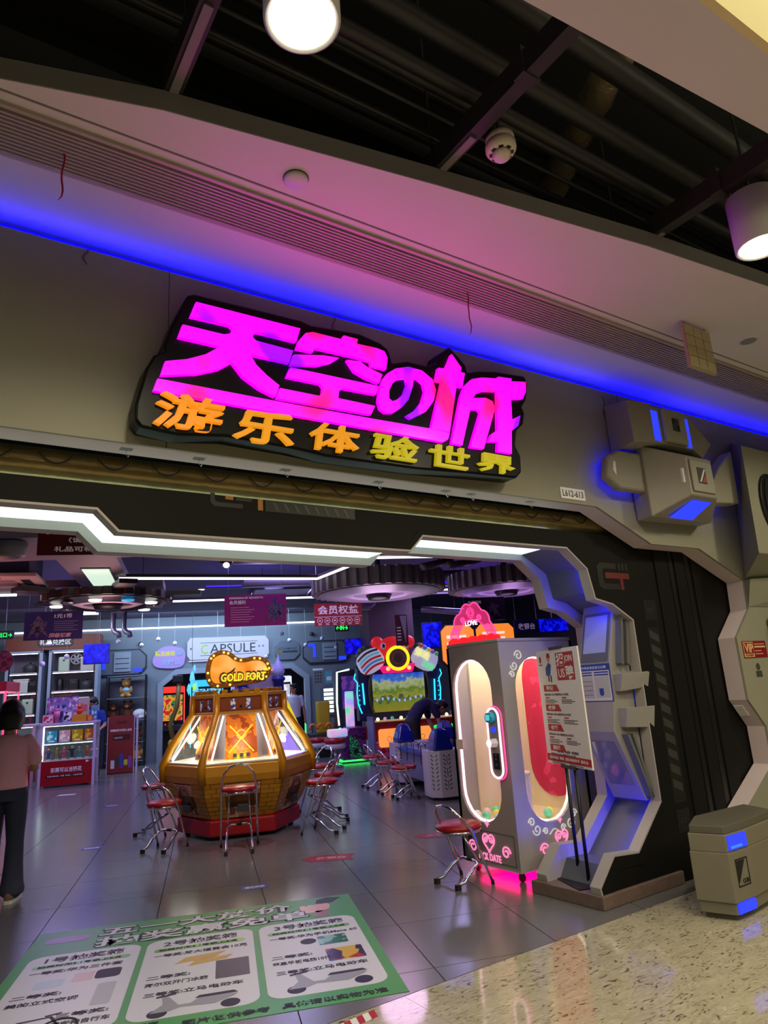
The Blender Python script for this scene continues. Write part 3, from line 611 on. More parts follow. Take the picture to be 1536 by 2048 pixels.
mx = Matrix.Translation((4.363, 3.84, 1.09)) @ Matrix.Rotation(-PI/2, 4, 'Z') @ Matrix.Rotation(-0.18, 4, 'X')
def onx(name, s, a, z, w, h, m, bold): return text(name, s, a, z, w, h, m, cs, -0.009, 0.001, bold, mx)
onx('lettering', 'T.ONE', 0.03, 0.085, 0.23, 0.055, INK, 0.03); onx('lettering', '-GK908300016', 0.02, 0.042, 0.25, 0.028, INK, 0.01)
MB().b(0.0, 0.26, -0.004, -0.002, 0.16, 0.205).xf(mx).o('red_band', INKR, cs); MB().b(0.11, 0.17, -0.006, 0.01, -0.005, 0.022).xf(mx).o('clip', KBLACK, cs)
# wedge blocks and fins between console and front rim
for z0, z1, zz in ((1.37, 1.50, 1), (1.11, 1.25, -1)):
    a, b = (z0, z1)
    MB().hexa([(4.42, 3.50, a), (4.70, 3.462, a+0.02*zz), (4.70, 3.56, a+0.02*zz), (4.42, 3.56, a), (4.42, 3.47, b), (4.70, 3.43, b-0.0), (4.78, 3.56, b+0.03*zz), (4.42, 3.56, b)]).o('wedge_block', CON, cs, bev=0.004)
for s in (0, 1):
    MB().prism([(4.56+0.05*s, 2.0-0.06*s), (4.58+0.05*s, 2.0-0.06*s), (4.50+0.07*s, 1.56), (4.47+0.07*s, 1.58)], 3.50, 3.556, 'y').o('fin', CON_D, cs)
    MB().prism([(4.42+0.06*s, 1.06), (4.45+0.06*s, 1.06), (4.62+0.01*s, 0.60), (4.60+0.01*s, 0.60)], 3.50, 3.556, 'y').o('fin', CON_D, cs)
MB().b(4.62, 4.632, 3.57, 3.60, 1.26, 1.37).o('blue_strip', G_BLUE, cs)
ce = thing('certificate_poster', 'blue-bordered certificate poster taped on the jamb console', 'poster', (4.392, 3.875, 1.30), -PI/2)
MB().b(0, 0.325, -0.008, -0.004, 0, 0.285).o('sheet', INKB, ce); MB().b(0.01, 0.315, -0.010, -0.008, 0.008, 0.235).o('field', OFFW, ce)
MB().b(0.012, 0.15, -0.0112, -0.010, 0.03, 0.19).o('table', mat('paper_grey', (176, 174, 170), 0.6), ce); MB().b(0.17, 0.305, -0.0112, -0.010, 0.03, 0.19).o('table', MATS['paper_grey'], ce)
text('lettering', '市场主体信息公示牌', 0.05, 0.248, 0.24, 0.022, INKW, ce, -0.008, 0.001)
for k in range(4): MB().b(0.016, 0.14, -0.0122, -0.0112, 0.05+k*0.035, 0.052+k*0.035).o('rule', INK, ce)
for a in (0.012, 0.17): 
    for z in (0.222, 0.203): MB().b(a, a+0.137, -0.0115, -0.010, z-0.006, z+0.004).o('heading_bar', INKB, ce)
MB().prism([(0.205, 0.10), (0.245, 0.10), (0.245, 0.055), (0.225, 0.04), (0.205, 0.055)], -0.0125, -0.0112, 'y').o('shield', INKB, ce)

# ---- recruiting sign on two black poles
jb = thing('recruiting_stand', 'white recruiting poster stand on two black poles reading JOIN US', 'sign stand', (4.046, 3.758, 0.0), -1.930)
W0, ZB, ZT = 0.345, 0.865, 1.715
PAPER = mat('poster_paper', (226, 218, 220), 0.5)
MB().b(-W0, W0, -0.006, 0.006, ZB, ZT).o('board', PAPER, jb)
MB().b(-0.10, 0.10, -0.012, 0.012, ZT-0.004, ZT+0.018).o('clip', KBLACK, jb); MB().b(-0.12, 0.10, -0.014, 0.014, ZB-0.02, ZB+0.004).o('clip', KBLACK, jb)
for x in (-0.085, 0.055): MB().cyl((x, 0.01, 0.092), (x, 0.01, ZB), 0.013, n=10).o('pole', KBLACK, jb, True)
MB().b(-0.17, 0.17, -0.13, 0.10, 0.085, 0.092).o('base_plate', KBLACK, jb)
yb = -0.006
MB().b(-0.01, 0.27, yb-0.0012, yb, 1.48, 1.685).o('red_block', INKR, jb, bev=0.001)
text('lettering', '招', 0.0, 1.585, 0.115, 0.095, INKW, jb, yb-0.001, 0.001, 0.04); text('lettering', '聘', 0.13, 1.485, 0.125, 0.10, INKW, jb, yb-0.001, 0.001, 0.04)
text('lettering', 'JOIN', 0.13, 1.60, 0.12, 0.06, INKW, jb, yb-0.001, 0.001, 0.01); text('lettering', 'US', 0.015, 1.50, 0.10, 0.065, INKW, jb, yb-0.001, 0.001, 0.01)
k = MB(); k.b(-0.31, -0.25, yb-0.001, yb, 1.60, 1.61); k.prism(ellipse(-0.28, 1.645, 0.02, 0.028, 12), yb-0.001, yb, 'y'); k.o('badge', INKR, jb)
k = MB(); k.prism([(-0.20, 1.52), (-0.13, 1.52), (-0.10, 1.60), (-0.14, 1.62), (-0.20, 1.58)], yb-0.001, yb, 'y'); k.o('figure_coat', INKB, jb)
MB().prism(ellipse(-0.135, 1.65, 0.028, 0.032, 14), yb-0.001, yb, 'y').o('figure_head', mat('skin_print', (205, 150, 120), 0.6), jb); MB().prism([(-0.165, 1.655), (-0.10, 1.655), (-0.11, 1.69), (-0.155, 1.69)], yb-0.0015, yb-0.001, 'y').o('figure_cap', INKR, jb)
k = MB(); k.b(-0.17, -0.15, yb-0.001, yb, 1.475, 1.52); k.b(-0.13, -0.11, yb-0.001, yb, 1.47, 1.52); k.o('figure_legs', INK, jb)
for q, s in enumerate(('导玩', '收银', '仓管', '兼职主管')):
    z = 1.40-q*0.147
    MB().prism([(-0.27, z), (-0.27+0.26, z), (-0.27+0.22, z+0.05), (-0.27, z+0.05)], yb-0.001, yb, 'y').o('heading_block', INKR, jb)
    text('heading', s, -0.225, z+0.010, 0.12, 0.032, INKW, jb, yb-0.001, 0.001, 0.03)
    text('text_line', '薪资2800-3500+绩效奖金+年终奖', -0.27, z-0.032, 0.40, 0.018, INK, jb, yb, 0.001, 0.01)
    for a in (-0.26, 0.02): MB().b(a, a+0.07, yb-0.001, yb, z-0.052, z-0.042).o('tag', INKR, jb)
    for r in range(3):
        for a in (-0.27, 0.01): MB().b(a, a+0.16+0.05*((r+q) % 2), yb-0.001, yb, z-0.066-r*0.011, z-0.061-r*0.011).o('text_line', INK, jb)
MB().b(-W0, W0, yb-0.001, yb, ZB+0.018, ZB+0.07).o('footer', INKR, jb)
text('footer_text', '报名电话  地址  游乐体验世界  服务台', -0.30, ZB+0.034, 0.60, 0.022, INKW, jb, yb-0.001, 0.001, 0.01)
text('footer_line', '年龄形象，人品第一有经验者', -0.17, ZB+0.085, 0.34, 0.022, INK, jb, yb, 0.001, 0.02)

# ---- things on the mall ceiling
CANM = mat('can_white', (190, 186, 184), 0.45)
for n, (x, y) in enumerate(CANS + CANS_OFF[:2]):
    c = thing('downlight_can', ('white cylinder downlight hanging beside the first black beam', 'white cylinder downlight hanging beside the right ceiling beam', 'unseen white cylinder downlight added at the left end of the row', 'unseen white cylinder downlight added at the right end of the row')[n], 'ceiling lamp', (x, y, 3.6), 0, 'cylinder downlights')
    MB().lathe([(0.118, 0.0), (0.125, 0.005), (0.125, 0.30), (0.0, 0.30)], 40, caps=False).o('housing', CANM, c, True)
    MB().lathe([(0.118, 0.0), (0.108, 0.004), (0.104, 0.02)], 40, caps=False).o('rim', CANM, c, True)
    MB().disc((0, 0, 0.012), 0.108, 40, 'z').o('diffuser', G_DOWN, c)
    MB().cyl((0, 0, 0.30), (0, 0, 1.6), 0.008, n=8).o('stem', PIPE_K, c)
sd = thing('smoke_detector', 'cream smoke detector hanging under the ceiling void', 'smoke detector', (2.05, 1.86, 3.86))
CRM = mat('detector_cream', (214, 204, 186), 0.5)
MB().lathe([(0.0, 0.0), (0.035, 0.0), (0.042, 0.012), (0.045, 0.026)], 28).o('cap', CRM, sd, True); MB().lathe([(0.060, 0.026), (0.072, 0.045), (0.072, 0.075)], 28).o('body', CRM, sd, True); MB().lathe([(0.068, 0.078), (0.068, 0.11), (0.02, 0.115)], 28).o('base', CRM, sd, True)
for k in range(8): MB().rb((0.050*math.cos(k*PI/4), 0.050*math.sin(k*PI/4), 0.031), (0.012, 0.022, 0.014), k*PI/4).o('vent', KBLACK, sd)
MB().cyl((0, 0, 0.11), (0, 0, 0.34), 0.01, n=8).o('stem', PIPE_K, sd)
sp = thing('ceiling_speaker', 'small flat round pink-lit disc on the white soffit', 'ceiling speaker', (1.265, 2.43, 3.85))
MB().lathe([(0.0, -0.022), (0.052, -0.022), (0.058, -0.016), (0.058, -0.001)], 32).o('disc', OFFW, sp, True); MB().lathe([(0.061, -0.004), (0.061, -0.0005)], 32).o('shadow_ring', DGREY, sp)
rc = thing('recessed_light', 'small unlit recessed light in the soffit near the hanging plate', 'ceiling lamp', (4.95, 2.31, 3.85))
MB().lathe([(0.0, -0.003), (0.055, -0.003), (0.065, -0.0005)], 28).o('lens', GREY, rc); MB().lathe([(0.056, -0.004), (0.068, -0.006), (0.074, -0.0005)], 28, caps=False).o('ring', OFFW, rc, True)
RIB = mat('ribbon_red', (150, 20, 40), 0.6)
for x, y, L, s in ((0.314, 2.757, 0.25, 'hanging from the grille at the left'), (2.60, 2.777, 0.30, 'hanging from the grille above the shop sign')):
    tag(MB().tube([(x+0.004*math.sin(i), y+0.003*math.cos(2*i), 3.838-L*i/10) for i in range(10)] + [(x-0.012, y, 3.838-L)], [0.004]*9 + [0.003, 0.001], 6).o('red_ribbon', RIB), 'thin red ribbon ' + s, 'ribbon', 'red ribbons on the grille')
for x, z, L in ((0.50, 3.76, 0.10), (1.93, 3.76, 0.12), (4.43, 3.70, 0.24)):
    tag(MB().tube([(x+0.012*math.sin(i*0.9), 3.274, z-L*i/8) for i in range(9)], 0.0025, 5).o('loose_wire', mat('wire_red', (84, 30, 34), 0.6) if 'wire_red' not in MATS else MATS['wire_red']), 'loose thin wire dangling ' + {0.50: 'at the left end of the sign wall', 1.93: 'just above the shop sign', 4.43: 'beside the robot arm relief'}[x], 'wire', 'loose wires on the sign wall')
hs = thing('hanging_plate', 'cream hanging plate made of small square panels below the soffit', 'hanging sign', (4.19, 2.36, 3.50))
MB().b(0, 0.32, 0.0, 0.02, 0, 0.33).o('backing', mat('plate_cream', (176, 160, 120), 0.6), hs)
for i in range(3):
    for j in range(4): MB().b(0.008+i*0.104, 0.104+i*0.104, -0.006, 0.0, 0.008+j*0.08, 0.082+j*0.08).o('panel', mat('plate_panel', (196, 184, 146), 0.5) if 'plate_panel' not in MATS else MATS['plate_panel'], hs)
for x in (0.04, 0.28): MB().cyl((x, 0.01, 0.33), (x, 0.01, 0.352), 0.005, n=6).o('hanger', STEEL, hs)
# ================================================================== game machines
GOLD = mat('gold_paint', (190, 130, 16), 0.34, 0.25, var=0.12, vs=9)
GOLD_D = mat('gold_dark', (104, 66, 14), 0.4, 0.3, var=0.1)
def hexpt(R, z, k, rot=-2*PI/3): return Vector((R*math.cos(rot+k*PI/3), R*math.sin(rot+k*PI/3), z))
# ---- Gold Fort
fo = hall('coin_pusher', 'round golden fort coin pusher with sloping lit windows and a GOLD FORT sign', 'arcade machine', 0.40, 9.02)
def hexloft(name, prof, m, bev=0.0): return MB().loft([[hexpt(R, z, k) for k in range(6)] for R, z in prof]).o(name, m, fo, bev=bev)
hexloft('base', [(0.70, 0.035), (0.72, 0.05), (0.72, 0.20), (0.68, 0.215)], mat('fort_red', (150, 12, 24), 0.3), 0.01)
hexloft('core', [(0.68, 0.215), (0.80, 0.40), (0.865, 0.58), (0.86, 0.60)], GOLD_D)
hexloft('belt', [(0.875, 0.60), (0.895, 0.68), (0.875, 0.79), (0.80, 0.80)], GOLD, 0.012)
LPROF = [(0.68, 0.215), (0.765, 0.34), (0.825, 0.46), (0.865, 0.58), (0.875, 0.60)]
def lrad(z):
    for (r0, z0), (r1, z1) in zip(LPROF[:-1], LPROF[1:]):
        if z0 <= z <= z1+1e-6: return r0+(r1-r0)*(z-z0)/(z1-z0)
    return LPROF[-1][0]
rows = 8; hh = (0.60-0.218)/rows
for fct in (5, 0, 1, 2, 4):
    for r in range(rows):
        z0, z1 = 0.218+r*hh+0.002, 0.218+(r+1)*hh-0.002
        cuts = [0.0, 0.09, 0.27, 0.73, 0.91, 1.0] if r % 2 else [0.0, 0.16, 0.27, 0.73, 0.84, 1.0]
        for t0, t1 in zip(cuts[:-1], cuts[1:]):
            if t0 == 0.27: continue
            pts = []
            for z, off in ((z0, 0.0), (z1, 0.0)):
                a, b = hexpt(lrad(z)-0.004, z, fct), hexpt(lrad(z)-0.004, z, fct+1); n = ((a+b)/2); n.z = 0; n.normalize()
                g = 0.004
                p, q = a+(b-a)*(t0+g), a+(b-a)*(t1-g)
                pts += [p, q, q+n*0.012, p+n*0.012]
            MB().hexa(pts).o('brick', GOLD, fo)
ARCH = paint('arch_print', [(190, 120, 84), (232, 186, 150), (244, 208, 176)], 14, 0.5)
ARCH_L = mat('arch_line', (92, 50, 30), 0.5)
for fct in (5, 0, 1):
    pts = []
    for z in (0.225, 0.585):
        a, b = hexpt(lrad(z), z, fct), hexpt(lrad(z), z, fct+1); n = (a+b)/2; n.z = 0; n.normalize()
        p, q = a+(b-a)*0.275, a+(b-a)*0.725
        pts += [p, q, q+n*0.014, p+n*0.014]
    dp = MB().hexa(pts).o('door_panel', ARCH, fo)
    def onf(x, z, d, fct=fct):
        a, b = hexpt(lrad(z), z, fct), hexpt(lrad(z), z, fct+1); n = (a+b)/2; n.z = 0; n.normalize(); e = (b-a).normalized()
        return (a+b)/2+e*x+n*(0.014+d)
    for rr in (0.10, 0.125):
        path = [onf(-rr, 0.26, 0.002)] + [onf(rr*math.cos(PI-t), min(0.42+rr*1.15*math.sin(t), 0.58), 0.002) for t in [PI*i/10 for i in range(11)]] + [onf(rr, 0.26, 0.002)]
        MB().tube(path, 0.005, 5).o('arch_rib', ARCH_L, dp)
    c = onf(0, 0.33, 0.02); MB().rb(c, (0.12, 0.07, 0.07), -PI/2+PI/2+(fct*PI/3-PI/2+PI/2)).o('coin_chute', DGREY, dp, bev=0.006)
for k in range(6):
    a = -PI/2+k*PI/3; p_ = Vector(I(0.40, 9.02, 0)) + Matrix.Rotation(TH, 3, 'Z') @ Vector((0.60*math.cos(a), 0.60*math.sin(a), 1.02))
    l = bpy.data.lights.new('fort_lamp', 'POINT'); l.energy = 3.5; l.color = lin((255, 250, 225)); l.shadow_soft_size = 0.10
    o = bpy.data.objects.new('fort_lamp', l); COL.objects.link(o); o.location = p_
# corner posts over the windows
for k in range(6):
    MB().tube([hexpt(0.885, 0.60, k), hexpt(0.895, 0.78, k), hexpt(0.80, 0.98, k), hexpt(0.66, 1.18, k), hexpt(0.56, 1.34, k), hexpt(0.55, 1.56, k)], [0.045, 0.045, 0.045, 0.042, 0.04, 0.04], 8).o('corner_post', GOLD, fo, True)
PANEL_O = paint('playfield_print', [(150, 60, 10), (205, 105, 20), (220, 140, 30), (200, 190, 30)], 5, 0.4, 0.35, detail=3)
G_TUBE2 = glow('fort_tube', (240, 255, 250), 9.0)
for fct in range(6):
    a0, b0, a1, b1 = hexpt(0.85, 0.80, fct), hexpt(0.85, 0.80, fct+1), hexpt(0.52, 1.34, fct), hexpt(0.52, 1.34, fct+1)
    n = ((a0+b0)/2); n.z = 0; n.normalize()
    MB().hexa([a0, b0, b0-n*0.006, a0-n*0.006, a1, b1, b1-n*0.006, a1-n*0.006]).o('window_pane', GLASS, fo)
    e = (b0-a0).normalized()
    for s, (p, q) in ((1, (a0, a1)), (-1, (b0, b1))):
        MB().cyl(p+e*s*0.085-n*0.03+Vector((0, 0, 0.03)), q+e*s*0.06-n*0.03-Vector((0, 0, 0.03)), 0.010, n=6).o('light_tube', G_TUBE2, fo)
    c = n*0.50
    pf = MB().hexa([tuple(c-e*0.19+Vector((0, 0, 0.80))), tuple(c+e*0.19+Vector((0, 0, 0.80))), tuple(c+e*0.19+Vector((0, 0, 0.80))-n*0.02), tuple(c-e*0.19+Vector((0, 0, 0.80))-n*0.02),
                    tuple(n*0.44-e*0.17+Vector((0, 0, 1.32))), tuple(n*0.44+e*0.17+Vector((0, 0, 1.32))), tuple(n*0.42+e*0.17+Vector((0, 0, 1.32))), tuple(n*0.42-e*0.17+Vector((0, 0, 1.32)))]).o('playfield', PANEL_O, fo)
    MB().tube([c*0.96+n*0.03+e*0.05*math.cos(t)+Vector((0, 0, 1.10+0.05*math.sin(t))) for t in [2*PI*i/16 for i in range(16)]], 0.008, 5, True).o('target_ring', glow('ring_orange', (255, 170, 60), 1.2) if 'ring_orange' not in MATS else MATS['ring_orange'], pf)
    for s in (-1, 1): MB().cyl(c*0.98+n*0.02-e*0.14*s+Vector((0, 0, 0.90)), c*0.96+n*0.02+e*0.13*s+Vector((0, 0, 1.20)), 0.008, n=5).o('crossing_bar', glow('bar_yellow', (235, 225, 40), 1.0) if 'bar_yellow' not in MATS else MATS['bar_yellow'], pf)
    for q in (-1, 0, 1): MB().b(-0.02, 0.02, -0.012, 0.012, -0.02, 0.02).xf(Matrix.Translation(c+n*0.016+e*0.075*q+Vector((0, 0, 0.87)))@Matrix.Rotation(math.atan2(e.y, e.x), 4, 'Z')).o('pocket', DGREY, pf)
    # crown panels
    cp = MB().hexa([hexpt(0.535, 1.36, fct), hexpt(0.535, 1.36, fct+1), hexpt(0.5, 1.36, fct+1), hexpt(0.5, 1.36, fct), hexpt(0.535, 1.52, fct), hexpt(0.535, 1.52, fct+1), hexpt(0.5, 1.52, fct+1), hexpt(0.5, 1.52, fct)]).o('crown_panel', mat('crown_brown', (126, 56, 16), 0.45, var=0.2, vs=20) if 'crown_brown' not in MATS else MATS['crown_brown'], fo)
    mid = (hexpt(0.535, 1.36, fct)+hexpt(0.535, 1.36, fct+1))/2
    mm = Matrix.Translation(mid) @ Matrix.Rotation(math.atan2(e.y, e.x), 4, 'Z')
    for q in (-0.09, 0.09): MB().b(q-0.028, q+0.028, -0.008, 0.0, 0.02, 0.14).xf(mm).o('ticket_card', paint('card_print', [(60, 60, 120), (230, 226, 220), (236, 232, 226)], 30, 0.5) if 'card_print' not in MATS else MATS['card_print'], cp)
    MB().prism(ellipse(0.0, 0.05, 0.016, 0.016, 12), -0.006, 0.0, 'y').xf(mm).o('knob', KBLACK, cp)
    for q in range(4): MB().b(-0.22+q*0.125, -0.22+q*0.125+0.07, -0.02, 0.03, 0.205, 0.25).xf(mm).o('merlon', GOLD, fo, bev=0.004)
hexloft('play_tray', [(0.84, 0.80), (0.84, 0.815), (0.5, 0.83)], mat('tray_white', (215, 215, 190), 0.4))
hexloft('tower', [(0.40, 0.80), (0.36, 1.36)], mat('fort_inner', (190, 190, 200), 0.3))
hexloft('crown', [(0.56, 1.33), (0.555, 1.36), (0.50, 1.362), (0.50, 1.52), (0.56, 1.525), (0.56, 1.565), (0.52, 1.57)], GOLD, 0.006)
S0 = [(520, 250), (545, 215), (600, 188), (660, 190), (700, 215), (730, 245), (780, 255), (850, 240), (910, 245), (960, 275), (985, 330), (975, 385), (940, 425), (880, 440), (640, 462), (560, 462), (515, 420), (500, 340)]
bean = [((x-755)/618, 1.625+(465-y)/618) for x, y in S0]
def smooth(pl, it=2):
    for _ in range(it): pl = [q for i, p in enumerate(pl) for q in ((p[0]*0.75+pl[(i+1) % len(pl)][0]*0.25, p[1]*0.75+pl[(i+1) % len(pl)][1]*0.25), (p[0]*0.25+pl[(i+1) % len(pl)][0]*0.75, p[1]*0.25+pl[(i+1) % len(pl)][1]*0.75))]
    return pl
bean = smooth(bean)
def shrink(pl, d):
    n = len(pl); out = []; ar = sum(pl[i][0]*pl[(i+1) % n][1]-pl[(i+1) % n][0]*pl[i][1] for i in range(n)); sgn = 1 if ar > 0 else -1
    for i, p in enumerate(pl):
        e = Vector((pl[(i+1) % n][0]-pl[i-1][0], pl[(i+1) % n][1]-pl[i-1][1])).normalized(); out.append((p[0]-e.y*sgn*d, p[1]+e.x*sgn*d))
    return out
fs = MB().prism(bean, -0.46, -0.26, 'y').o('marquee', mat('marquee_rim', (150, 92, 24), 0.35, 0.2), fo, bev=0.008)
MB().prism(shrink(bean, 0.055), -0.466, -0.46, 'y').o('marquee_face', paint('marquee_print', [(235, 110, 10), (250, 165, 50), (255, 205, 120)], 3, 0.4, 0.55, gl=True), fs)
for k in range(0, len(bean), 3):
    p = shrink(bean, 0.028)[k]
    MB().sph((p[0], -0.463, p[1]), 0.014, 8, 5).o('bulb', glow('bulb_lit', (255, 220, 80), 2.2) if 'bulb_lit' not in MATS else MATS['bulb_lit'], fs) if k % 9 in (0, 3) else MB().sph((p[0], -0.463, p[1]), 0.012, 8, 5).o('bulb', mat('bulb_dim', (190, 130, 40), 0.3) if 'bulb_dim' not in MATS else MATS['bulb_dim'], fs)
text('lettering', 'GOLD FORT', -0.255, 1.680, 0.575, 0.135, ARCH_L, fs, -0.466, 0.004, 0.11, shear=0.05)
text('lettering', 'GOLD FORT', -0.232, 1.700, 0.53, 0.095, glow('gold_letter', (250, 235, 40), 1.0), fs, -0.470, 0.004, 0.035, shear=0.05)
MB().prism([(-0.19, 1.77), (-0.16, 1.77), (-0.055, 1.865), (-0.075, 1.82)], -0.474, -0.466, 'y').o('pointer', ARCH_L, fs)
MB().prism([(0.27, 1.806), (0.33, 1.806), (0.30, 1.855)], -0.474, -0.466, 'y').o('arrow', MATS['gold_letter'], fs)
for k in range(6): MB().cyl(hexpt(0.6, 0.0, k), hexpt(0.6, 0.04, k), 0.03, n=8).o('foot', RUBBER, fo)

# ---- folding stools
def stool_parts(root, hs):
    ht = hs*1.45; w = 0.17; fy, by = 0.15*hs/0.42, -0.17*hs/0.42
    side = lambda s: [(s*w*1.12, fy, 0.012), (s*w*1.08, fy*0.45, hs*0.5), (s*w*1.05, -0.01, hs), (s*w, -0.06, hs*1.14), (s*w*0.86, -0.11, hs*1.30), (s*w*0.5, -0.14, hs*1.42)]
    path = side(-1) + [(0, -0.15, ht)] + side(1)[::-1]
    MB().tube(path, 0.0115, 8).o('hoop_frame', CHROME, root, True)
    yb = fy*0.62
    MB().tube([(-0.13, by, 0.03), (-0.13, by*0.55, 0.04), (-0.125, by*0.1, hs*0.24), (-0.12, yb*0.75, hs*0.36), (-0.08, yb, hs*0.39), (0.08, yb, hs*0.39), (0.12, yb*0.75, hs*0.36), (0.125, by*0.1, hs*0.24), (0.13, by*0.55, 0.04), (0.13, by, 0.03)], 0.0115, 8).o('foot_frame', CHROME, root, True)
    MB().cyl((-0.03, yb, hs*0.39), (0.03, yb, hs*0.39), 0.014, n=8).o('sleeve', RUBBER, root)
    for s in (-1, 1):
        MB().cyl((s*w*1.12, fy, 0.0), (s*w*1.12, fy-0.005, 0.03), 0.014, n=8).o('rubber_foot', RUBBER, root); MB().rb((s*0.13, by+0.01, 0.02), (0.03, 0.04, 0.04)).o('rubber_foot', RUBBER, root)
        MB().tube([(s*0.10, -0.05, hs-0.025), (s*0.115, yb*0.6, hs*0.5), (s*0.12, yb*0.9, hs*0.38)], 0.008, 6).o('brace', CHROME, root, True)
    MB().lathe([(0.0, hs-0.028), (0.165, hs-0.028), (0.178, hs-0.018), (0.178, hs-0.006)], 28).o('seat_rim', CHROME, root, True)
    MB().lathe([(0.175, hs-0.006), (0.183, hs+0.006), (0.180, hs+0.028), (0.15, hs+0.040), (0.0, hs+0.045)], 28).o('seat', REDV, root, True)
def stool(u, v, rz, hs, label, grp='red folding stools'):
    o = hall('folding_stool', label, 'stool', u, v, 0, rz, grp); stool_parts(o, hs); return o
fc = (0.40, 9.02)
def round_fort(ang, r, hs, label, turn=0.0):
    a = math.radians(ang); u, v = fc[0]+r*math.cos(a), fc[1]+r*math.sin(a)
    return stool(u, v, a+PI/2+turn, hs, label, 'stools around the golden machine')
round_fort(-93, 1.22, 0.58, 'chrome stool with red seat standing before the front panel of the golden machine')
round_fort(-138, 1.12, 0.45, 'red-seated chrome stool beside the left front corner of the golden machine', 0.25)
round_fort(163, 1.02, 0.52, 'red-seated chrome stool behind the one at the left corner of the golden machine')
round_fort(-42, 1.18, 0.52, 'chrome stool with red seat beside the right front corner of the golden machine', 0.2)
round_fort(-8, 1.08, 0.52, 'chrome stool with red seat half hidden at the right side of the golden machine')
round_fort(28, 1.20, 0.55, 'chrome stool with red seat behind the right side of the golden machine')
ns = thing('folding_stool', 'low red vinyl stool with chrome frame in front of the pink prize machine', 'stool', (3.655, 4.645, 0), -PI/2, 'red folding stools'); stool_parts(ns, 0.40)

# ---- pink prize machine (Pick Date)
PKB = mat('pick_body', (170, 164, 164), 0.45, var=0.04); PKF = mat('pick_front', (150, 138, 138), 0.45, var=0.04)
G_PINKW = glow('neon_pinkwhite', (255, 200, 215), 2.2); G_PINK = glow('neon_pink', (255, 30, 130), 5.0); G_PINK2 = glow('neon_pink_soft', (255, 70, 150), 1.6)
pk = thing('prize_machine', 'pale prize vending machine with round-ended windows, pink neon and a glowing crown', 'arcade machine', (3.91, 4.25, 0))
PW, PD, P0, P1 = 0.87, 0.68, 0.10, 1.815
def capsule(cx, z0, z1, a, n=12):
    r = a; return [(cx+r*math.cos(t), z1-r+r*math.sin(t)) for t in [PI*i/n for i in range(n+1)]] + [(cx+r*math.cos(t), z0+r+r*math.sin(t)) for t in [PI+PI*i/n for i in range(n+1)]]
def holed(w0, w1, z0, z1, hole):
    """plate with a capsule window: ring between rectangle and window"""
    pts = []
    for (x, z) in hole:
        cx, cz = (w0+w1)/2, (z0+z1)/2; dx, dz = x-cx, z-cz
        k = min(abs((w1-w0)/2/dx) if abs(dx) > 1e-6 else 1e9, abs((z1-z0)/2/dz) if abs(dz) > 1e-6 else 1e9)
        pts.append((cx+dx*k, cz+dz*k))
    return pts
def plate(name, w0, w1, z0, z1, hole, ax, pos, th, m):
    outer = holed(w0, w1, z0, z1, hole); n = len(hole); mb = MB()
    def P(p, d): return (p[0], pos+d, p[1]) if ax == 'y' else (pos+d, p[0], p[1])
    # rectangle corners are filled by separate quads
    vs = [P(p, 0) for p in hole] + [P(p, 0) for p in outer] + [P(p, th) for p in hole] + [P(p, th) for p in outer]
    fsx = []
    for i in range(n):
        j = (i+1) % n; fsx += [(i, j, n+j, n+i), (2*n+i, 3*n+i, 3*n+j, 2*n+j), (i, 2*n+i, 2*n+j, j)]
    mb.add(vs, fsx)
    cs_ = [(w0, z0), (w1, z0), (w1, z1), (w0, z1)]
    for c in cs_:
        for i in range(n):
            j = (i+1) % n; p, q = outer[i], outer[j]
            onv = lambda s: abs(s[0]-c[0]) < 1e-6; onh = lambda s: abs(s[1]-c[1]) < 1e-6
            if (onv(p) and onh(q)) or (onh(p) and onv(q)):
                for d in (0, th): mb.add([P(p, d), P(c, d), P(q, d)], [(0, 1, 2)])
    return mb.o(name, m, pk)
fw = capsule(0.385, 0.40, 1.70, 0.25)     # front window in (y, z) on x = 0
plate('front_plate', 0.0, PD, P0, P1, fw, 'x', 0.0, 0.03, PKF)
sw = capsule(0.40, 0.39, 1.69, 0.255)
plate('side_plate', 0.0, PW, P0, P1, sw, 'y', 0.0, 0.03, PKB)
MB().b(PW-0.03, PW, 0.0, PD, P0, P1).o('side_panel', PKB, pk); MB().b(0.0, PW, PD-0.03, PD, P0, P1).o('rear_panel', PKB, pk)
MB().b(0.0, PW, 0.0, PD, P1, P1+0.03).o('top_cover', PKB, pk, bev=0.012); MB().b(0.0, PW, 0.0, PD, P0-0.02, P0).o('bottom_cover', PKB, pk)
MB().b(0.012, PW-0.012, 0.012, PD-0.012, 0.38, 0.40).o('inner_floor', mat('inner_cream', (238, 224, 190), 0.5), pk); MB().b(0.2, PW-0.02, PD-0.05, PD-0.032, 0.40, P1).o('inner_wall', MATS['inner_cream'], pk)
MB().b(PW-0.045, PW-0.032, 0.04, PD-0.05, 0.40, P1).o('inner_wall', MATS['inner_cream'], pk); MB().prism(capsule(0.33, 0.50, 1.78, 0.27), PW-0.06, PW-0.046, 'x').o('pink_panel', paint('stripe_pink', [(190, 20, 70), (220, 50, 100), (190, 40, 150)], 9, 0.4, 0.12, 'wave', 1.0), pk)
G_INN = glow('inner_lamp', (255, 240, 215), 6.0); MB().b(0.06, PW-0.06, 0.06, PD-0.06, P1-0.02, P1-0.004).o('inner_lamp', G_INN, pk)
MB().tube([(0.035, y, z) for y, z in capsule(0.385, 0.405, 1.695, 0.245)], 0.012, 6, True).o('neon_ring', G_PINKW, pk); MB().tube([(x, 0.036, z) for x, z in capsule(0.40, 0.395, 1.685, 0.25)], 0.010, 6, True).o('neon_ring', glow('neon_cream', (255, 240, 205), 2.0), pk)
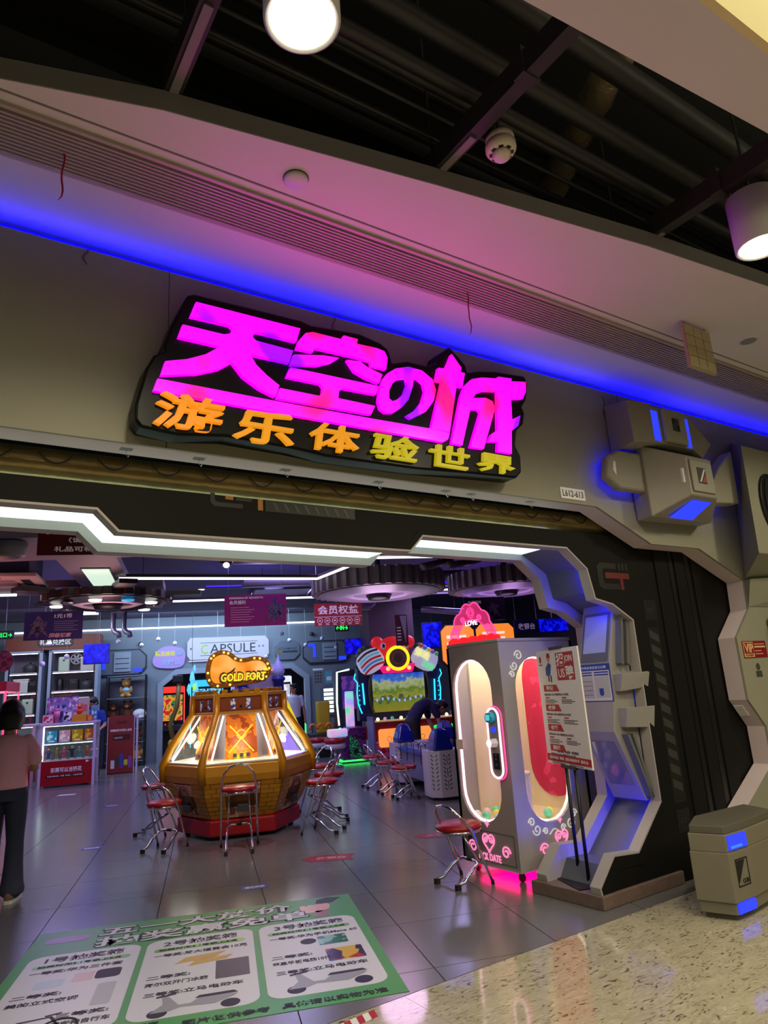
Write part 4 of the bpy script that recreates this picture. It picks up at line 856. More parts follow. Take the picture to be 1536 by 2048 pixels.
MB().prism(capsule(0.385, 0.41, 1.69, 0.24), 0.016, 0.020, 'x').o('window_pane', GLASS, pk); MB().prism(capsule(0.40, 0.40, 1.68, 0.245), 0.016, 0.020, 'y').o('window_pane', GLASS, pk)
# handle panel on the front, right end (towards the corner)
hp = MB().prism(capsule(0.095, 0.76, 1.30, 0.07), -0.05, 0.0, 'x').o('handle_panel', PKF, pk, bev=0.008)
MB().tube([(-0.052, y, z) for y, z in capsule(0.095, 0.765, 1.295, 0.068)], 0.009, 6, True).o('neon_ring', G_PINKW, hp); MB().tube([(-0.03, y, z) for y, z in capsule(0.095, 0.752, 1.308, 0.082)], 0.006, 6, True).o('neon_outline', G_PINK2, hp)
MB().cyl((-0.05, 0.10, 1.225), (-0.10, 0.10, 1.225), 0.045, 0.038, n=18).o('blue_button', mat('button_teal', (40, 170, 200), 0.3), hp, True); MB().b(-0.108, -0.10, 0.078, 0.122, 1.203, 1.247).o('button_cap', glow('cap_teal', (90, 220, 240), 0.8), hp, bev=0.004)
MB().b(-0.054, -0.05, 0.07, 0.125, 1.11, 1.15).o('display', G_BLUE_S, hp); MB().cyl((-0.05, 0.095, 1.03), (-0.115, 0.095, 1.03), 0.038, 0.034, n=6).o('hex_knob', WHITE, hp); MB().disc((-0.1155, 0.095, 1.03), 0.033, 6, 'x').o('knob_light', G_PINKW, hp)
MB().b(-0.055, -0.05, 0.06, 0.13, 0.83, 0.95).o('coin_panel', KBLACK, hp)
for z in (0.86, 0.90, 0.93): MB().b(-0.058, -0.055, 0.085, 0.105, z, z+0.012).o('coin_slot', STEEL, hp)
ns_ = Matrix.Translation((-0.001, PD, 0)) @ Matrix.Rotation(-PI/2, 4, 'Z')
text('number', '01', 0.085, 0.24, 0.08, 0.045, KBLACK, pk, 0.0, 0.003, 0.03, ns_); MB().b(0.08, 0.20, -0.003, 0.0, 0.205, 0.213).xf(ns_).o('rule', KBLACK, pk); MB().b(0.16, 0.22, -0.003, 0.0, 0.222, 0.236).xf(ns_).o('note', DGREY, pk)
MB().b(0.03, 0.12, -0.003, 0.0, 0.96, 1.04).xf(ns_).o('notice', mat('notice_pink', (232, 200, 200), 0.6), pk)
for x0, x1, z0, z1 in ((0.045, 0.64, 0.335, 0.339), (0.045, 0.64, 0.118, 0.122)): MB().b(x0, x1, -0.002, 0.0, z0, z1).xf(ns_).o('door_seam', DGREY, pk)
for x in (0.045, 0.636): MB().b(x, x+0.004, -0.002, 0.0, 0.118, 0.339).xf(ns_).o('door_seam', DGREY, pk)
def curl(cx, cz, r, s=1, turns=1.4, n=18, up=1): return [(cx+s*r*(1-0.75*i/n)*math.cos(2*PI*turns*i/n), cz+up*r*(1-0.75*i/n)*math.sin(2*PI*turns*i/n)) for i in range(n+1)]
def scroll_set(mx_, cx, cz, sc, m, th, letters):
    for s in (-1, 1):
        for (a, b, r, u_) in ((0.0, 0.0, 0.0, 1),):
            pass
        MB().tube([(cx+s*sc*0.12+x*1.0, -0.004, z) for x, z in curl(s*0.10*sc, cz-0.03*sc, 0.055*sc, s)], th, 5).xf(mx_).o('scroll', m, pk)
        MB().tube([(cx+s*sc*0.03+x, -0.004, z) for x, z in curl(s*0.005*sc, cz+0.05*sc, 0.028*sc, s, 1.3, 18, -1)], th*0.8, 5).xf(mx_).o('scroll', m, pk)
        MB().tube([(cx+s*sc*0.0048*16*math.sin(t)**3, -0.004, cz+0.03*sc+sc*0.0052*(13*math.cos(t)-5*math.cos(2*t)-2*math.cos(3*t)-math.cos(4*t))) for t in [PI*i/14 for i in range(15)]], th, 5).xf(mx_).o('heart', m, pk)
    MB().prism([(cx, cz+0.15*sc), (cx+0.012*sc, cz+0.17*sc), (cx+0.03*sc, cz+0.18*sc), (cx+0.012*sc, cz+0.19*sc), (cx, cz+0.21*sc), (cx-0.012*sc, cz+0.19*sc), (cx-0.03*sc, cz+0.18*sc), (cx-0.012*sc, cz+0.17*sc)], -0.006, -0.002, 'y').xf(mx_).o('star', m, pk)
    if letters: text('lettering', 'PICK DATE', cx-0.145*sc, cz-0.125*sc, 0.29*sc, 0.06*sc, m, pk, -0.001, 0.004, 0.02, mx_)
G_DECO = glow('deco_pink', (255, 130, 180), 1.3); DECO_W = glow('deco_white', (250, 245, 235), 0.5)
scroll_set(ns_, 0.34, 0.235, 0.9, G_DECO, 0.007, True)
idm = Matrix.Translation((0, -0.001, 0))
scroll_set(idm, 0.47, 0.235, 0.9, G_DECO, 0.007, False)
for s in (-1, 1):
    for (x, z, r, up_) in ((0.24, 0.42, 0.035, 1), (0.19, 0.36, 0.045, -1), (0.10, 0.335, 0.028, 1), (0.25, 1.62, 0.04, -1), (0.19, 1.70, 0.045, 1), (0.28, 1.55, 0.03, 1)):
        MB().tube([(0.40+s*x+a, -0.003, b) for a, b in curl(0, z, r, s, 1.25, 16, up_)], 0.006, 5).xf(idm).o('scroll', DECO_W, pk)
MB().tube([(0.40+t, -0.004, 0.32+0.02*math.cos(t*40)) for t in [-0.06+0.012*i for i in range(11)]], 0.005, 5).xf(idm).o('scroll', DECO_W, pk)
# crown: lit acrylic arch
cr = MB(); n = 28
def arcp(r, a): return (0.34+r*math.cos(a), 1.845+r*0.95*math.sin(a))
inn = [arcp(0.20, PI*i/n) for i in range(n+1)]
out = [(0.34+(0.275+0.03*abs(math.sin(6*PI*i/n)))*math.cos(PI*i/n), 1.845+(0.285+0.03*abs(math.sin(6*PI*i/n))+0.03*math.sin(PI*i/n)**6)*math.sin(PI*i/n)) for i in range(n+1)]
CRM2 = mat('crown_acrylic', (255, 90, 170), 0.2, 0, (255, 40, 140), 0.5, alpha=0.45)
crown = MB().prism(inn + out[::-1], 0.03, 0.04, 'x').o('crown', CRM2, pk)
for pts, th in ((inn, 0.005), (out, 0.006)): MB().tube([(0.028, y, z) for y, z in pts], th, 5).o('crown_edge', G_PINK2, crown)
for y, z, r in ((0.34, 2.09, 0.055), (0.23, 2.04, 0.03), (0.45, 2.04, 0.03), (0.13, 1.95, 0.03), (0.55, 1.95, 0.03), (0.08, 1.88, 0.025), (0.60, 1.88, 0.025)):
    MB().tube([(0.027, y+a, z+b) for a, b in curl(0, 0, r, 1, 2.2, 22)], 0.004, 5).o('crown_scroll', G_PINK2, crown)
mcr = Matrix.Translation((0.03, PD, 0)) @ Matrix.Rotation(-PI/2, 4, 'Z'); text('lettering', 'LOVE', 0.26, 1.985, 0.16, 0.045, G_PINKW, crown, 0.0, 0.004, 0.03, mcr)
rb_ = MB(); sc_ = [(0.03+i*0.062, 1.895 if i % 2 else 1.875) for i in range(11)]
MB().prism([(0.02, 1.846)] + [(y, z) for y, z in sc_] + [(0.66, 1.846)], 0.01, 0.06, 'x').o('crown_base', glow('crown_red', (255, 20, 30), 1.6), pk)
# ground light and casters
MB().b(0.08, PW-0.05, 0.06, PD-0.06, 0.072, 0.079).o('ground_light', glow('ground_pink', (255, 0, 110), 9.0), pk)
for x in (0.08, PW-0.08):
    for y in (0.08, PD-0.08):
        c = MB().b(x-0.02, x+0.02, y-0.02, y+0.02, 0.058, 0.08).o('caster', STEEL, pk); MB().cyl((x-0.012, y, 0.03), (x+0.012, y, 0.03), 0.03, n=14).o('wheel', mat('caster_red', (120, 30, 40), 0.4) if 'caster_red' not in MATS else MATS['caster_red'], c)
# things inside the prize machine
px, py = 3.91, 4.25
co = thing('fluted_column', 'cream fluted display column inside the pink prize machine', 'column', (px+0.30, py+0.22, 0.40))
prof_c = [(0.075*(1+0.06*math.cos(12*t))*math.cos(t), 0.075*(1+0.06*math.cos(12*t))*math.sin(t)) for t in [2*PI*i/72 for i in range(72)]]
MB().prism(prof_c, 0.0, 0.34, 'z').o('shaft', MATS['inner_cream'], co); MB().lathe([(0.085, 0.34), (0.09, 0.35), (0.085, 0.365)], 24).o('capital', MATS['inner_cream'], co, True)
bc = [(240, 240, 235), (250, 205, 215), (120, 225, 170), (250, 225, 90), (190, 215, 250), (235, 235, 200)]
BM = [mat('ball_%d' % i, c, 0.25, 0, c, 0.15) for i, c in enumerate(bc)]
random.seed(3)
for i in range(16):
    a, b = 0.06+0.11*(i % 4)+0.02*random.random(), 0.14+0.13*(i//4)+0.03*random.random()
    if abs(a-0.30) < 0.12 and abs(b-0.22) < 0.12: continue
    tag(MB().sph((px+a, py+b, 0.437), 0.036, 14, 8).o('prize_ball', BM[i % 6], None, True), ('white', 'pale pink', 'mint green', 'yellow', 'pale blue', 'ivory')[i % 6] + ' prize ball lying on the floor of the pink prize machine', 'ball', 'balls inside the prize machine')
tag(MB().sph((px+0.47, py+0.12, 0.437), 0.036, 14, 8).o('prize_ball', BM[2], None, True), 'mint green prize ball beside the fluted column', 'ball', 'balls inside the prize machine')
tag(MB().sph((px+0.53, py+0.16, 0.437), 0.036, 14, 8).o('prize_ball', BM[3], None, True), 'yellow prize ball next to the green one by the column', 'ball', 'balls inside the prize machine')

# ---- long game table with blue end caps
TBW = mat('table_white', (176, 168, 186), 0.4); TBP = mat('table_skirt', (110, 104, 140), 0.4)
gt = hall('game_table', 'long white game table with vented end legs and dark blue curved caps', 'arcade machine', 2.95, 9.35)
def vented(y0, y1, name):
    b = MB().prism([(0.12, y0), (0.95, y0), (1.10, y0+0.12), (1.10, y1), (0.0, y1), (0.0, y0+0.12)], 0.04, 0.64, 'z').o(name, TBW, gt, bev=0.008)
    MB().prism([(0.16, y0+0.03), (0.92, y0+0.03), (1.06, y0+0.14), (1.06, y1-0.02), (0.04, y1-0.02), (0.04, y0+0.14)], 0.0, 0.04, 'z').o('foot', KBLACK, b)
    mm = Matrix.Translation((0.12, y0, 0.0))
    ml = Matrix.Translation((0.0, y0+0.12, 0.0)) @ Matrix.Rotation(math.atan2(-0.12, 0.12), 4, 'Z')
    for r in range(9):
        z = 0.14+r*0.053
        for s in (-1, 1):
            for M_, c in ((mm, 0.10), (ml, 0.085)):
                MB().rb((c+s*0.036, -0.001, z+0.012), (0.042, 0.004, 0.010), 0, 0, -s*0.75).xf(M_).o('vent_slot', KBLACK, b)
    for q in range(3): MB().b(0.097, 0.103, -0.003, 0.001, 0.15+q*0.155, 0.26+q*0.155).xf(mm).o('vent_slot', KBLACK, b)
    for x0 in (0.04, 0.76):
        MB().loft([[(x0+0.15+sx*a, y0+0.17+sy*d, z) for sx, sy in ((-1, -1), (1, -1), (1, 1), (-1, 1))] for a, d, z in ((0.15, 0.17, 0.64), (0.135, 0.16, 0.72), (0.11, 0.14, 0.82), (0.08, 0.10, 0.90), (0.04, 0.05, 0.93))]).o('end_cap', BLUEP, b, bev=0.03, seg=3)
    return b
vented(0.0, 0.42, 'end_leg'); vented(1.85, 2.27, 'end_leg')
MB().b(0.08, 1.02, 0.42, 1.85, 0.18, 0.54).o('skirt', TBP, gt); MB().b(0.03, 1.07, 0.42, 1.85, 0.54, 0.60).o('table_rim', mat('rim_blue', (30, 60, 150), 0.25, coat=0.3), gt, bev=0.01); MB().b(0.10, 1.0, 0.44, 1.83, 0.60, 0.606).o('play_surface', paint('table_print', [(30, 50, 120), (90, 120, 190), (170, 160, 140), (60, 70, 150)], 9, 0.3), gt)
for i in range(4):
    for s in (0.06, 1.04):
        y = 0.58+i*0.36; st_ = 1 if s > 0.5 else -1
        MB().tube([(s-st_*0.05, y, 0.60), (s-st_*0.05, y, 0.68), (s-st_*0.02, y, 0.71), (s+st_*0.02, y, 0.68), (s+st_*0.03, y, 0.58), (s+st_*0.03, y, 0.42)], 0.006, 6).o('hose', KBLACK, gt)
    MB().sph((0.3, 0.62+i*0.34, 0.63), (0.05, 0.05, 0.03), 10, 5).o('playpiece', mat('star_grey', (170, 170, 190), 0.3) if 'star_grey' not in MATS else MATS['star_grey'], gt); MB().cyl((0.55, 0.62+i*0.34, 0.606), (0.55, 0.62+i*0.34, 0.70), 0.03, 0.02, n=8).o('playpiece', BLUEP, gt)
stool(2.72, 9.95, -PI/2, 0.40, 'chrome stool with red seat drawn up to the near end of the game table', 'stools beside the game table')
stool(2.66, 10.55, -PI/2, 0.42, 'chrome stool with red seat standing in the middle of the game table', 'stools beside the game table')
stool(2.62, 11.35, -PI/2+0.1, 0.45, 'chrome stool with red seat at the far end of the game table', 'stools beside the game table')

# ---- ball-shooting machine with a red animal head on top
em = hall('ball_machine', 'tall ball-shooting machine with a big bright screen and red animal head topper', 'arcade machine', 3.50, 14.4)
EMW = mat('machine_white', (176, 168, 190), 0.4); M_LIL = mat('machine_lilac', (112, 108, 140), 0.4)
def rrect(x0, x1, y0, y1, r):
    out = []
    for cx, cy, a in ((x1-r, y1-r, 0), (x0+r, y1-r, PI/2), (x0+r, y0+r, PI), (x1-r, y0+r, 1.5*PI)): out += [(cx+r*math.cos(a+PI/2*i/5), cy+r*math.sin(a+PI/2*i/5)) for i in range(6)]
    return out
MB().b(-0.12, 1.72, 0.0, 0.9, 0.06, 0.46).o('base', EMW, em, bev=0.015); MB().b(-0.12, 1.72, 0.02, 0.9, 0.46, 0.84).o('front_housing', mat('machine_red', (150, 16, 24), 0.35), em, bev=0.01)
MB().b(-0.16, -0.12, -0.02, 0.55, 0.03, 0.95).o('side_panel', M_LIL, em); MB().b(1.72, 1.76, -0.02, 0.55, 0.03, 0.95).o('side_panel', M_LIL, em)
MB().prism([(-0.12, 0.10), (0.30, 0.06), (0.6, 0.30), (0.35, 0.44), (-0.12, 0.42)], -0.004, 0.0, 'y').o('printed_swirl', paint('swirl_print', [(160, 20, 50), (210, 80, 120), (120, 30, 120)], 6, 0.4), em)
for x0, c, nm in ((-0.05, (255, 150, 70), 'orange'), (0.55, (255, 150, 70), 'orange'), (1.15, (30, 255, 90), 'green')):
    p = MB().prism(rrect(x0, x0+0.54, 0.34, 0.70, 0.05), -0.02, 0.02, 'y').o('score_panel', glow('score_' + nm, c, 1.15) if 'score_' + nm not in MATS else MATS['score_' + nm], em)
    for q in (0.22, 0.34): MB().tube([(x0+q+0.045*math.cos(t), -0.022, 0.50+0.045*math.sin(t)) for t in [2*PI*i/14 for i in range(14)]], 0.008, 5, True).o('score_digit', mat('digit_' + nm, tuple(int(k*0.75) for k in c), 0.5, 0, tuple(int(k*0.8) for k in c), 0.7) if 'digit_' + nm not in MATS else MATS['digit_' + nm], p)
MB().b(-0.12, 1.72, 0.05, 0.55, 0.84, 0.86).o('play_tray', mat('tray_warm', (210, 190, 130), 0.4, 0, (255, 220, 140), 0.25), em); MB().b(-0.12, 1.72, 0.0, 0.012, 0.70, 1.05).o('play_glass', GLASS, em)
for k in range(10): MB().sph((0.0+k*0.17, 0.2+0.05*(k % 3), 0.89), 0.04, 10, 6).o('tray_ball', glow('tray_lamp', (255, 236, 180), 1.6) if k % 3 == 0 and 'tray_lamp' not in MATS else (MATS['tray_lamp'] if k % 3 == 0 else BM[k % 6]), em, True)
SCRN = bpy.data.materials.new('screen_picture'); SCRN.use_nodes = True
def screen_mat(m):
    nt = m.node_tree; p = nt.nodes['Principled BSDF']; tc = nt.nodes.new('ShaderNodeTexCoord'); sx = nt.nodes.new('ShaderNodeSeparateXYZ'); nt.links.new(tc.outputs['Object'], sx.inputs[0])
    nz = nt.nodes.new('ShaderNodeTexNoise'); nz.inputs['Scale'].default_value = 9; nz.inputs['Detail'].default_value = 4; nt.links.new(tc.outputs['Object'], nz.inputs['Vector'])
    ma = nt.nodes.new('ShaderNodeMath'); ma.operation = 'MULTIPLY_ADD'; ma.inputs[1].default_value = 0.45; nt.links.new(nz.outputs['Fac'], ma.inputs[0]); nt.links.new(sx.outputs['Z'], ma.inputs[2])
    r = nt.nodes.new('ShaderNodeValToRGB'); e = r.color_ramp.elements; r.color_ramp.interpolation = 'LINEAR'
    mp = nt.nodes.new('ShaderNodeMapRange'); mp.inputs['From Min'].default_value = 1.2; mp.inputs['From Max'].default_value = 2.2; nt.links.new(ma.outputs[0], mp.inputs['Value']); nt.links.new(mp.outputs[0], r.inputs['Fac'])
    e[0].position = 0.0; e[0].color = lin((150, 130, 40)) + (1,); e[1].position = 1.0; e[1].color = lin((0, 30, 220)) + (1,)
    for pos, c in ((0.25, (110, 130, 40)), (0.33, (60, 70, 60)), (0.38, (150, 150, 60)), (0.5, (90, 120, 40)), (0.58, (150, 160, 110)), (0.66, (170, 180, 130)), (0.74, (60, 110, 200))): x = e.new(pos); x.color = lin(c) + (1,)
    nt.links.new(r.outputs['Color'], p.inputs['Emission Color']); p.inputs['Emission Strength'].default_value = 0.9; p.inputs['Base Color'].default_value = (0.01, 0.01, 0.01, 1); p.inputs['Roughness'].default_value = 0.15
screen_mat(SCRN)
MB().b(-0.30, 1.60, 0.62, 0.9, 0.86, 2.0).o('back_housing', mat('machine_navy', (16, 26, 70), 0.4), em, bev=0.02)
scn = MB().b(0.02, 1.20, 0.585, 0.615, 1.02, 1.82).o('screen', SCRN, em)
for k in range(9): MB().sph((0.10+k*0.125, 0.575, 1.27+0.03*math.sin(k)), (0.025, 0.008, 0.035), 8, 5).o('screen_figure', glow('figure_blue', (150, 190, 255), 0.8) if 'figure_blue' not in MATS else MATS['figure_blue'], scn)
CY = glow('neon_cyan', (40, 200, 255), 2.2)
for s in (-1, 1):
    c = 0.61
    MB().tube([(c+s*0.60, 0.55, 1.0), (c+s*0.66, 0.54, 1.2), (c+s*0.68, 0.53, 1.45), (c+s*0.66, 0.54, 1.7), (c+s*0.60, 0.55, 1.85)], 0.03, 8).o('screen_arc', mat('arc_bronze', (90, 84, 50), 0.3, 0.4) if 'arc_bronze' not in MATS else MATS['arc_bronze'], em, True)
    MB().tube([(c+s*0.80, 0.55, 1.20), (c+s*0.82, 0.55, 1.65)], 0.018, 8).o('neon_bar', CY, em)
    MB().tube([(c+s*0.86, 0.56, 1.02), (c+s*0.93, 0.56, 1.2), (c+s*0.95, 0.56, 1.45), (c+s*0.93, 0.56, 1.66), (c+s*1.0, 0.56, 1.76), (c+s*0.97, 0.56, 1.86)], 0.014, 8).o('neon_arc', CY, em)
    for k in range(6): MB().sph((c+s*0.90, 0.55, 1.1+k*0.1), 0.012, 8, 5).o('neon_dot', CY, em)
MB().prism([(0.18, 1.98), (0.98, 2.02), (0.90, 1.83), (0.26, 1.83)], 0.40, 0.60, 'y').o('pink_bow', glow('bow_pink', (255, 20, 120), 0.9), em, bev=0.02)
for x in (0.34, 0.82): MB().cyl((x, 0.40, 1.92), (x, 0.385, 1.92), 0.045, n=16).o('bow_lamp', glow('bow_lamp', (255, 190, 120), 1.4) if 'bow_lamp' not in MATS else MATS['bow_lamp'], em)
wl = MB().cyl((0.58, 0.50, 2.14), (0.58, 0.38, 2.14), 0.20, n=28).o('wheel_disc', mat('wheel_brown', (120, 84, 50), 0.4, var=0.3, vs=20), em)
MB().tube([(0.58+0.235*math.cos(t), 0.40, 2.14+0.235*math.sin(t)) for t in [2*PI*i/30 for i in range(30)]], 0.038, 10, True).o('wheel_ring', glow('wheel_yellow', (250, 240, 20), 1.1), em, True)
MB().tube([(0.58+0.12*math.cos(t), 0.375, 2.14+0.12*math.sin(t)) for t in [2*PI*i/24 for i in range(24)]], 0.012, 6, True).o('inner_ring', mat('ring_copper', (170, 110, 80), 0.3, 0.5), wl, True)
for k in range(4): MB().rb((0.58, 0.372, 2.14), (0.20, 0.012, 0.014), 0, 0, k*PI/4).o('spoke', MATS['arc_bronze'], wl)
HEAD_R = mat('head_red', (214, 36, 34), 0.4, 0, (255, 40, 36), 0.35)
MB().sph((0.54, 0.60, 2.36), (0.36, 0.16, 0.27), 20, 12).o('animal_head', HEAD_R, em, True)
for s in (-1, 1):
    MB().sph((0.54+s*0.36, 0.60, 2.50), (0.15, 0.08, 0.14), 14, 8).o('animal_ear', HEAD_R, em, True); e_ = MB().sph((0.54+s*0.26, 0.46, 2.42), (0.06, 0.03, 0.07), 12, 8).o('animal_eye', WHITE, em, True); MB().sph((0.54+s*0.255, 0.43, 2.42), (0.035, 0.014, 0.045), 10, 6).o('pupil', KBLACK, e_, True)
    for k in range(7): MB().sph((0.54+s*(0.62+0.07*(k % 3)), 0.64, 2.36-0.075*k+0.04*(k % 2)), (0.13, 0.10, 0.11), 9, 6).o('leaf_clump', mat('leaf_green', (40, 66, 24), 0.6, var=0.4, vs=20) if 'leaf_green' not in MATS else MATS['leaf_green'], em)
for s in (-1, 1):
    m0 = Matrix.Translation((0.61+s*0.62, 0.50, 2.10)) @ Matrix.Rotation(s*0.50, 4, 'Y')
    pl_ = MB().prism(smooth([(-0.30, -0.24), (0.30, -0.24), (0.30, 0.18), (0.1, 0.26), (-0.1, 0.26), (-0.30, 0.18)], 2), 0.0, 0.06, 'y').xf(m0).o('side_sign', mat('sign_cream', (224, 226, 236), 0.4, 0, (220, 230, 255), 0.3) if 'sign_cream' not in MATS else MATS['sign_cream'], em)
    if s < 0:
        for k, c in enumerate(((190, 40, 40), (60, 150, 210), (190, 40, 40), (120, 200, 220), (70, 40, 40))):
            MB().tube([(-0.26+0.52*t, -0.006, -0.17+k*0.08+0.05*math.sin(PI*t)) for t in [i/10 for i in range(11)]], 0.026, 6).xf(m0).o('sign_stripe', mat('stripe_%d' % k, c, 0.4, 0, c, 0.3), pl_)
    else:
        text('lettering', '弹珠', -0.27, -0.02, 0.36, 0.18, glow('letter_lemon', (250, 246, 150), 0.9), pl_, -0.004, 0.02, 0.05, m0); text('lettering', '乐园', -0.02, -0.18, 0.28, 0.15, glow('letter_mint', (110, 230, 160), 0.8), pl_, -0.004, 0.02, 0.05, m0)
        for k in range(5): MB().sph((-0.2+k*0.1, 0.0, 0.22), 0.05, 10, 6).xf(m0).o('sign_ball', mat('sball_%d' % k, ((180, 60, 60), (60, 120, 200), (220, 200, 80), (150, 80, 160), (80, 170, 120))[k], 0.4, 0, ((180, 60, 60), (60, 120, 200), (220, 200, 80), (150, 80, 160), (80, 170, 120))[k], 0.3), pl_, True)
for x in (-0.05, 1.65):
    for y in (0.08, 0.8): MB().cyl((x, y, 0), (x, y, 0.06), 0.03, n=10).o('caster', RUBBER, em)
MB().b(-0.1, 1.7, 0.03, 0.87, 0.055, 0.065).o('underside', KBLACK, em)
# ================================================================== the rest of the hall
def M(name, *a, **k): return MATS[name] if name in MATS else mat(name, *a, **k)
def GL(name, *a): return MATS[name] if name in MATS else glow(name, *a)
def PT(name, *a, **k): return MATS[name] if name in MATS else paint(name, *a, **k)
# ---- purple ticket machine with a green foot light
pm_ = hall('ticket_machine', 'low purple and green ticket machine with a pale rainbow-lit arm', 'arcade machine', 2.92, 15.4)
MB().prism([(-0.05, 0.06), (0.55, 0.06), (0.62, 0.30), (0.50, 0.72), (0.12, 0.72), (-0.02, 0.42)], 0.0, 0.7, 'y').o('body', PT('purple_print', [(70, 20, 90), (110, 30, 110), (40, 16, 60), (150, 90, 40)], 5, 0.35), pm_, bev=0.01)
MB().prism([(0.12, 0.10), (0.40, 0.10), (0.30, 0.44), (0.10, 0.60)], -0.012, 0.0, 'y').o('mesh_panel', PT('mesh_green', [(10, 40, 30), (60, 170, 110), (16, 60, 44)], 60, 0.4, 0.25, 'voronoi'), pm_); MB().cyl((0.25, -0.013, 0.24), (0.25, -0.03, 0.24), 0.05, n=18).o('speaker', KBLACK, pm_)
MB().b(-0.35, 0.08, -0.02, 0.20, 0.55, 0.72).o('lit_arm', PT('rainbow', [(120, 255, 180), (255, 190, 230), (170, 190, 255), (150, 255, 200)], 4, 0.3, 0.6, gl=True), pm_, bev=0.03)
MB().b(-0.10, 0.60, -0.02, 0.65, 0.03, 0.05).o('foot_light', GL('foot_green', (40, 255, 90), 3.0), pm_); MB().b(-0.06, 0.56, 0.02, 0.68, 0.0, 0.03).o('plinth', KBLACK, pm_)
for s, (u, v, w) in enumerate(((2.62, 14.9, 'beside the purple ticket machine'), (2.35, 15.6, 'behind the other round stool at the purple machine'))):
    q = hall('round_stool', 'round backless stool with glossy red seat ' + w, 'stool', u, v, 0, 0, 'round red stools')
    MB().lathe([(0.20, 0.46), (0.23, 0.50), (0.22, 0.56), (0.0, 0.58)], 24).o('seat', REDV, q, True); MB().lathe([(0.20, 0.36), (0.22, 0.38), (0.22, 0.46)], 24).o('ring', OFFW, q, True); MB().cyl((0, 0, 0.02), (0, 0, 0.36), 0.035, n=12).o('column', CHROME, q, True); MB().lathe([(0.17, 0.0), (0.16, 0.02), (0.03, 0.04)], 20).o('base', CHROME, q, True)
nm = hall('neon_machine', 'narrow upright machine edged with white and cyan neon behind the ticket machine', 'arcade machine', 2.98, 16.3)
MB().b(0.0, 0.55, 0.0, 0.6, 0.0, 2.0).o('cabinet', M('cab_dark', (24, 26, 40), 0.4), nm, bev=0.01); MB().tube([(0.0, -0.012, 0.75), (-0.03, -0.012, 1.25), (0.0, -0.012, 1.95), (0.30, -0.012, 2.0)], 0.02, 6).o('neon_edge', GL('neon_white', (220, 255, 250), 2.5), nm)
MB().tube([(0.02, -0.012, 0.35), (0.02, -0.012, 0.70)], 0.025, 6).o('neon_edge', CY, nm); MB().b(0.10, 0.50, -0.008, 0.0, 1.1, 1.85).o('screen', PT('dim_picture', [(60, 40, 110), (110, 60, 140), (30, 40, 90)], 5, 0.3, 0.5), nm); MB().b(0.16, 0.36, -0.08, 0.0, 0.70, 1.5).o('lit_guide', MATS['rainbow'], nm, bev=0.02)
ym = hall('toy_loader', 'yellow toy digger seat with orange tracks against the back wall', 'arcade machine', 2.55, 17.3)
MB().b(0.12, 0.42, 0.1, 0.5, 0.55, 1.30).o('backrest', M('toy_yellow', (190, 160, 20), 0.4), ym, bev=0.03); MB().b(-0.1, 0.5, -0.1, 0.6, 0.2, 0.55).o('body', M('toy_dark', (40, 40, 46), 0.5), ym, bev=0.02)
for k in range(3): MB().tube([(-0.05+k*0.2+0.09*math.cos(t), -0.14, 0.66+0.12*math.sin(t)) for t in [PI*i/8 for i in range(9)]], 0.03, 6).o('orange_arch', M('toy_orange', (220, 120, 40), 0.4), ym, True)
MB().b(-0.05, 0.45, -0.05, 0.55, 0.0, 0.2).o('base', KBLACK, ym)

# ---- castle ride behind the golden machine
ca = hall('castle_ride', 'castle-shaped ride with blue onion-dome turrets and red neon outline', 'arcade machine', 0.75, 11.6)
TUR = M('turret_blue', (20, 30, 130), 0.3); 
for x, h in ((0.40, 2.15), (-0.18, 2.02)):
    t = MB().lathe([(0.10, 0.9), (0.085, 1.2), (0.085, h-0.42), (0.11, h-0.40), (0.11, h-0.36), (0.08, h-0.34)], 18, (x, 0, 0)).o('turret', TUR, ca, True)
    MB().lathe([(0.075, h-0.34), (0.105, h-0.27), (0.095, h-0.20), (0.05, h-0.12), (0.02, h-0.06), (0.0, h+0.03)], 18, (x, 0, 0)).o('onion_dome', M('dome_stripe', (150, 160, 220), 0.3) if x > 0 else TUR, t, True); MB().lathe([(0.088, h-0.62), (0.092, h-0.60), (0.088, h-0.58)], 18, (x, 0, 0)).o('gold_band', GOLD, t, True)
MB().prism([(-0.30, 0.9), (-0.30, 1.85), (-0.20, 1.98), (0.0, 2.0), (0.10, 2.10), (0.22, 1.98), (0.36, 1.92), (0.36, 0.9)], 0.02, 0.10, 'y').o('back_wall', M('castle_wall', (120, 110, 150), 0.5, var=0.3, vs=12), ca)
pts_ = [(-0.22, 1.84), (-0.16, 1.93), (-0.10, 1.90), (-0.04, 2.02), (0.02, 1.98), (0.08, 2.13), (0.13, 2.0), (0.19, 2.07), (0.22, 1.97), (0.30, 1.95), (0.34, 1.80)]
MB().tube([(x, 0.0, z) for x, z in pts_], 0.010, 6).o('neon_outline', GL('neon_red', (255, 60, 70), 2.5), ca); MB().tube([(x+0.01, -0.01, z-0.04) for x, z in pts_[3:]], 0.006, 6).o('neon_outline', GL('neon_white', (220, 255, 250), 2.5), ca)
MB().prism([(0.42, 1.55), (0.46, 1.58), (0.70, 1.05), (0.62, 0.95)], -0.05, 0.05, 'y').o('yellow_slide', M('slide_yellow', (230, 220, 10), 0.4, 0, (255, 240, 0), 0.5), ca); MB().lathe([(0.45, 0.0), (0.45, 0.5), (0.40, 0.9)], 24).o('base', M('castle_base', (40, 40, 90), 0.4), ca)

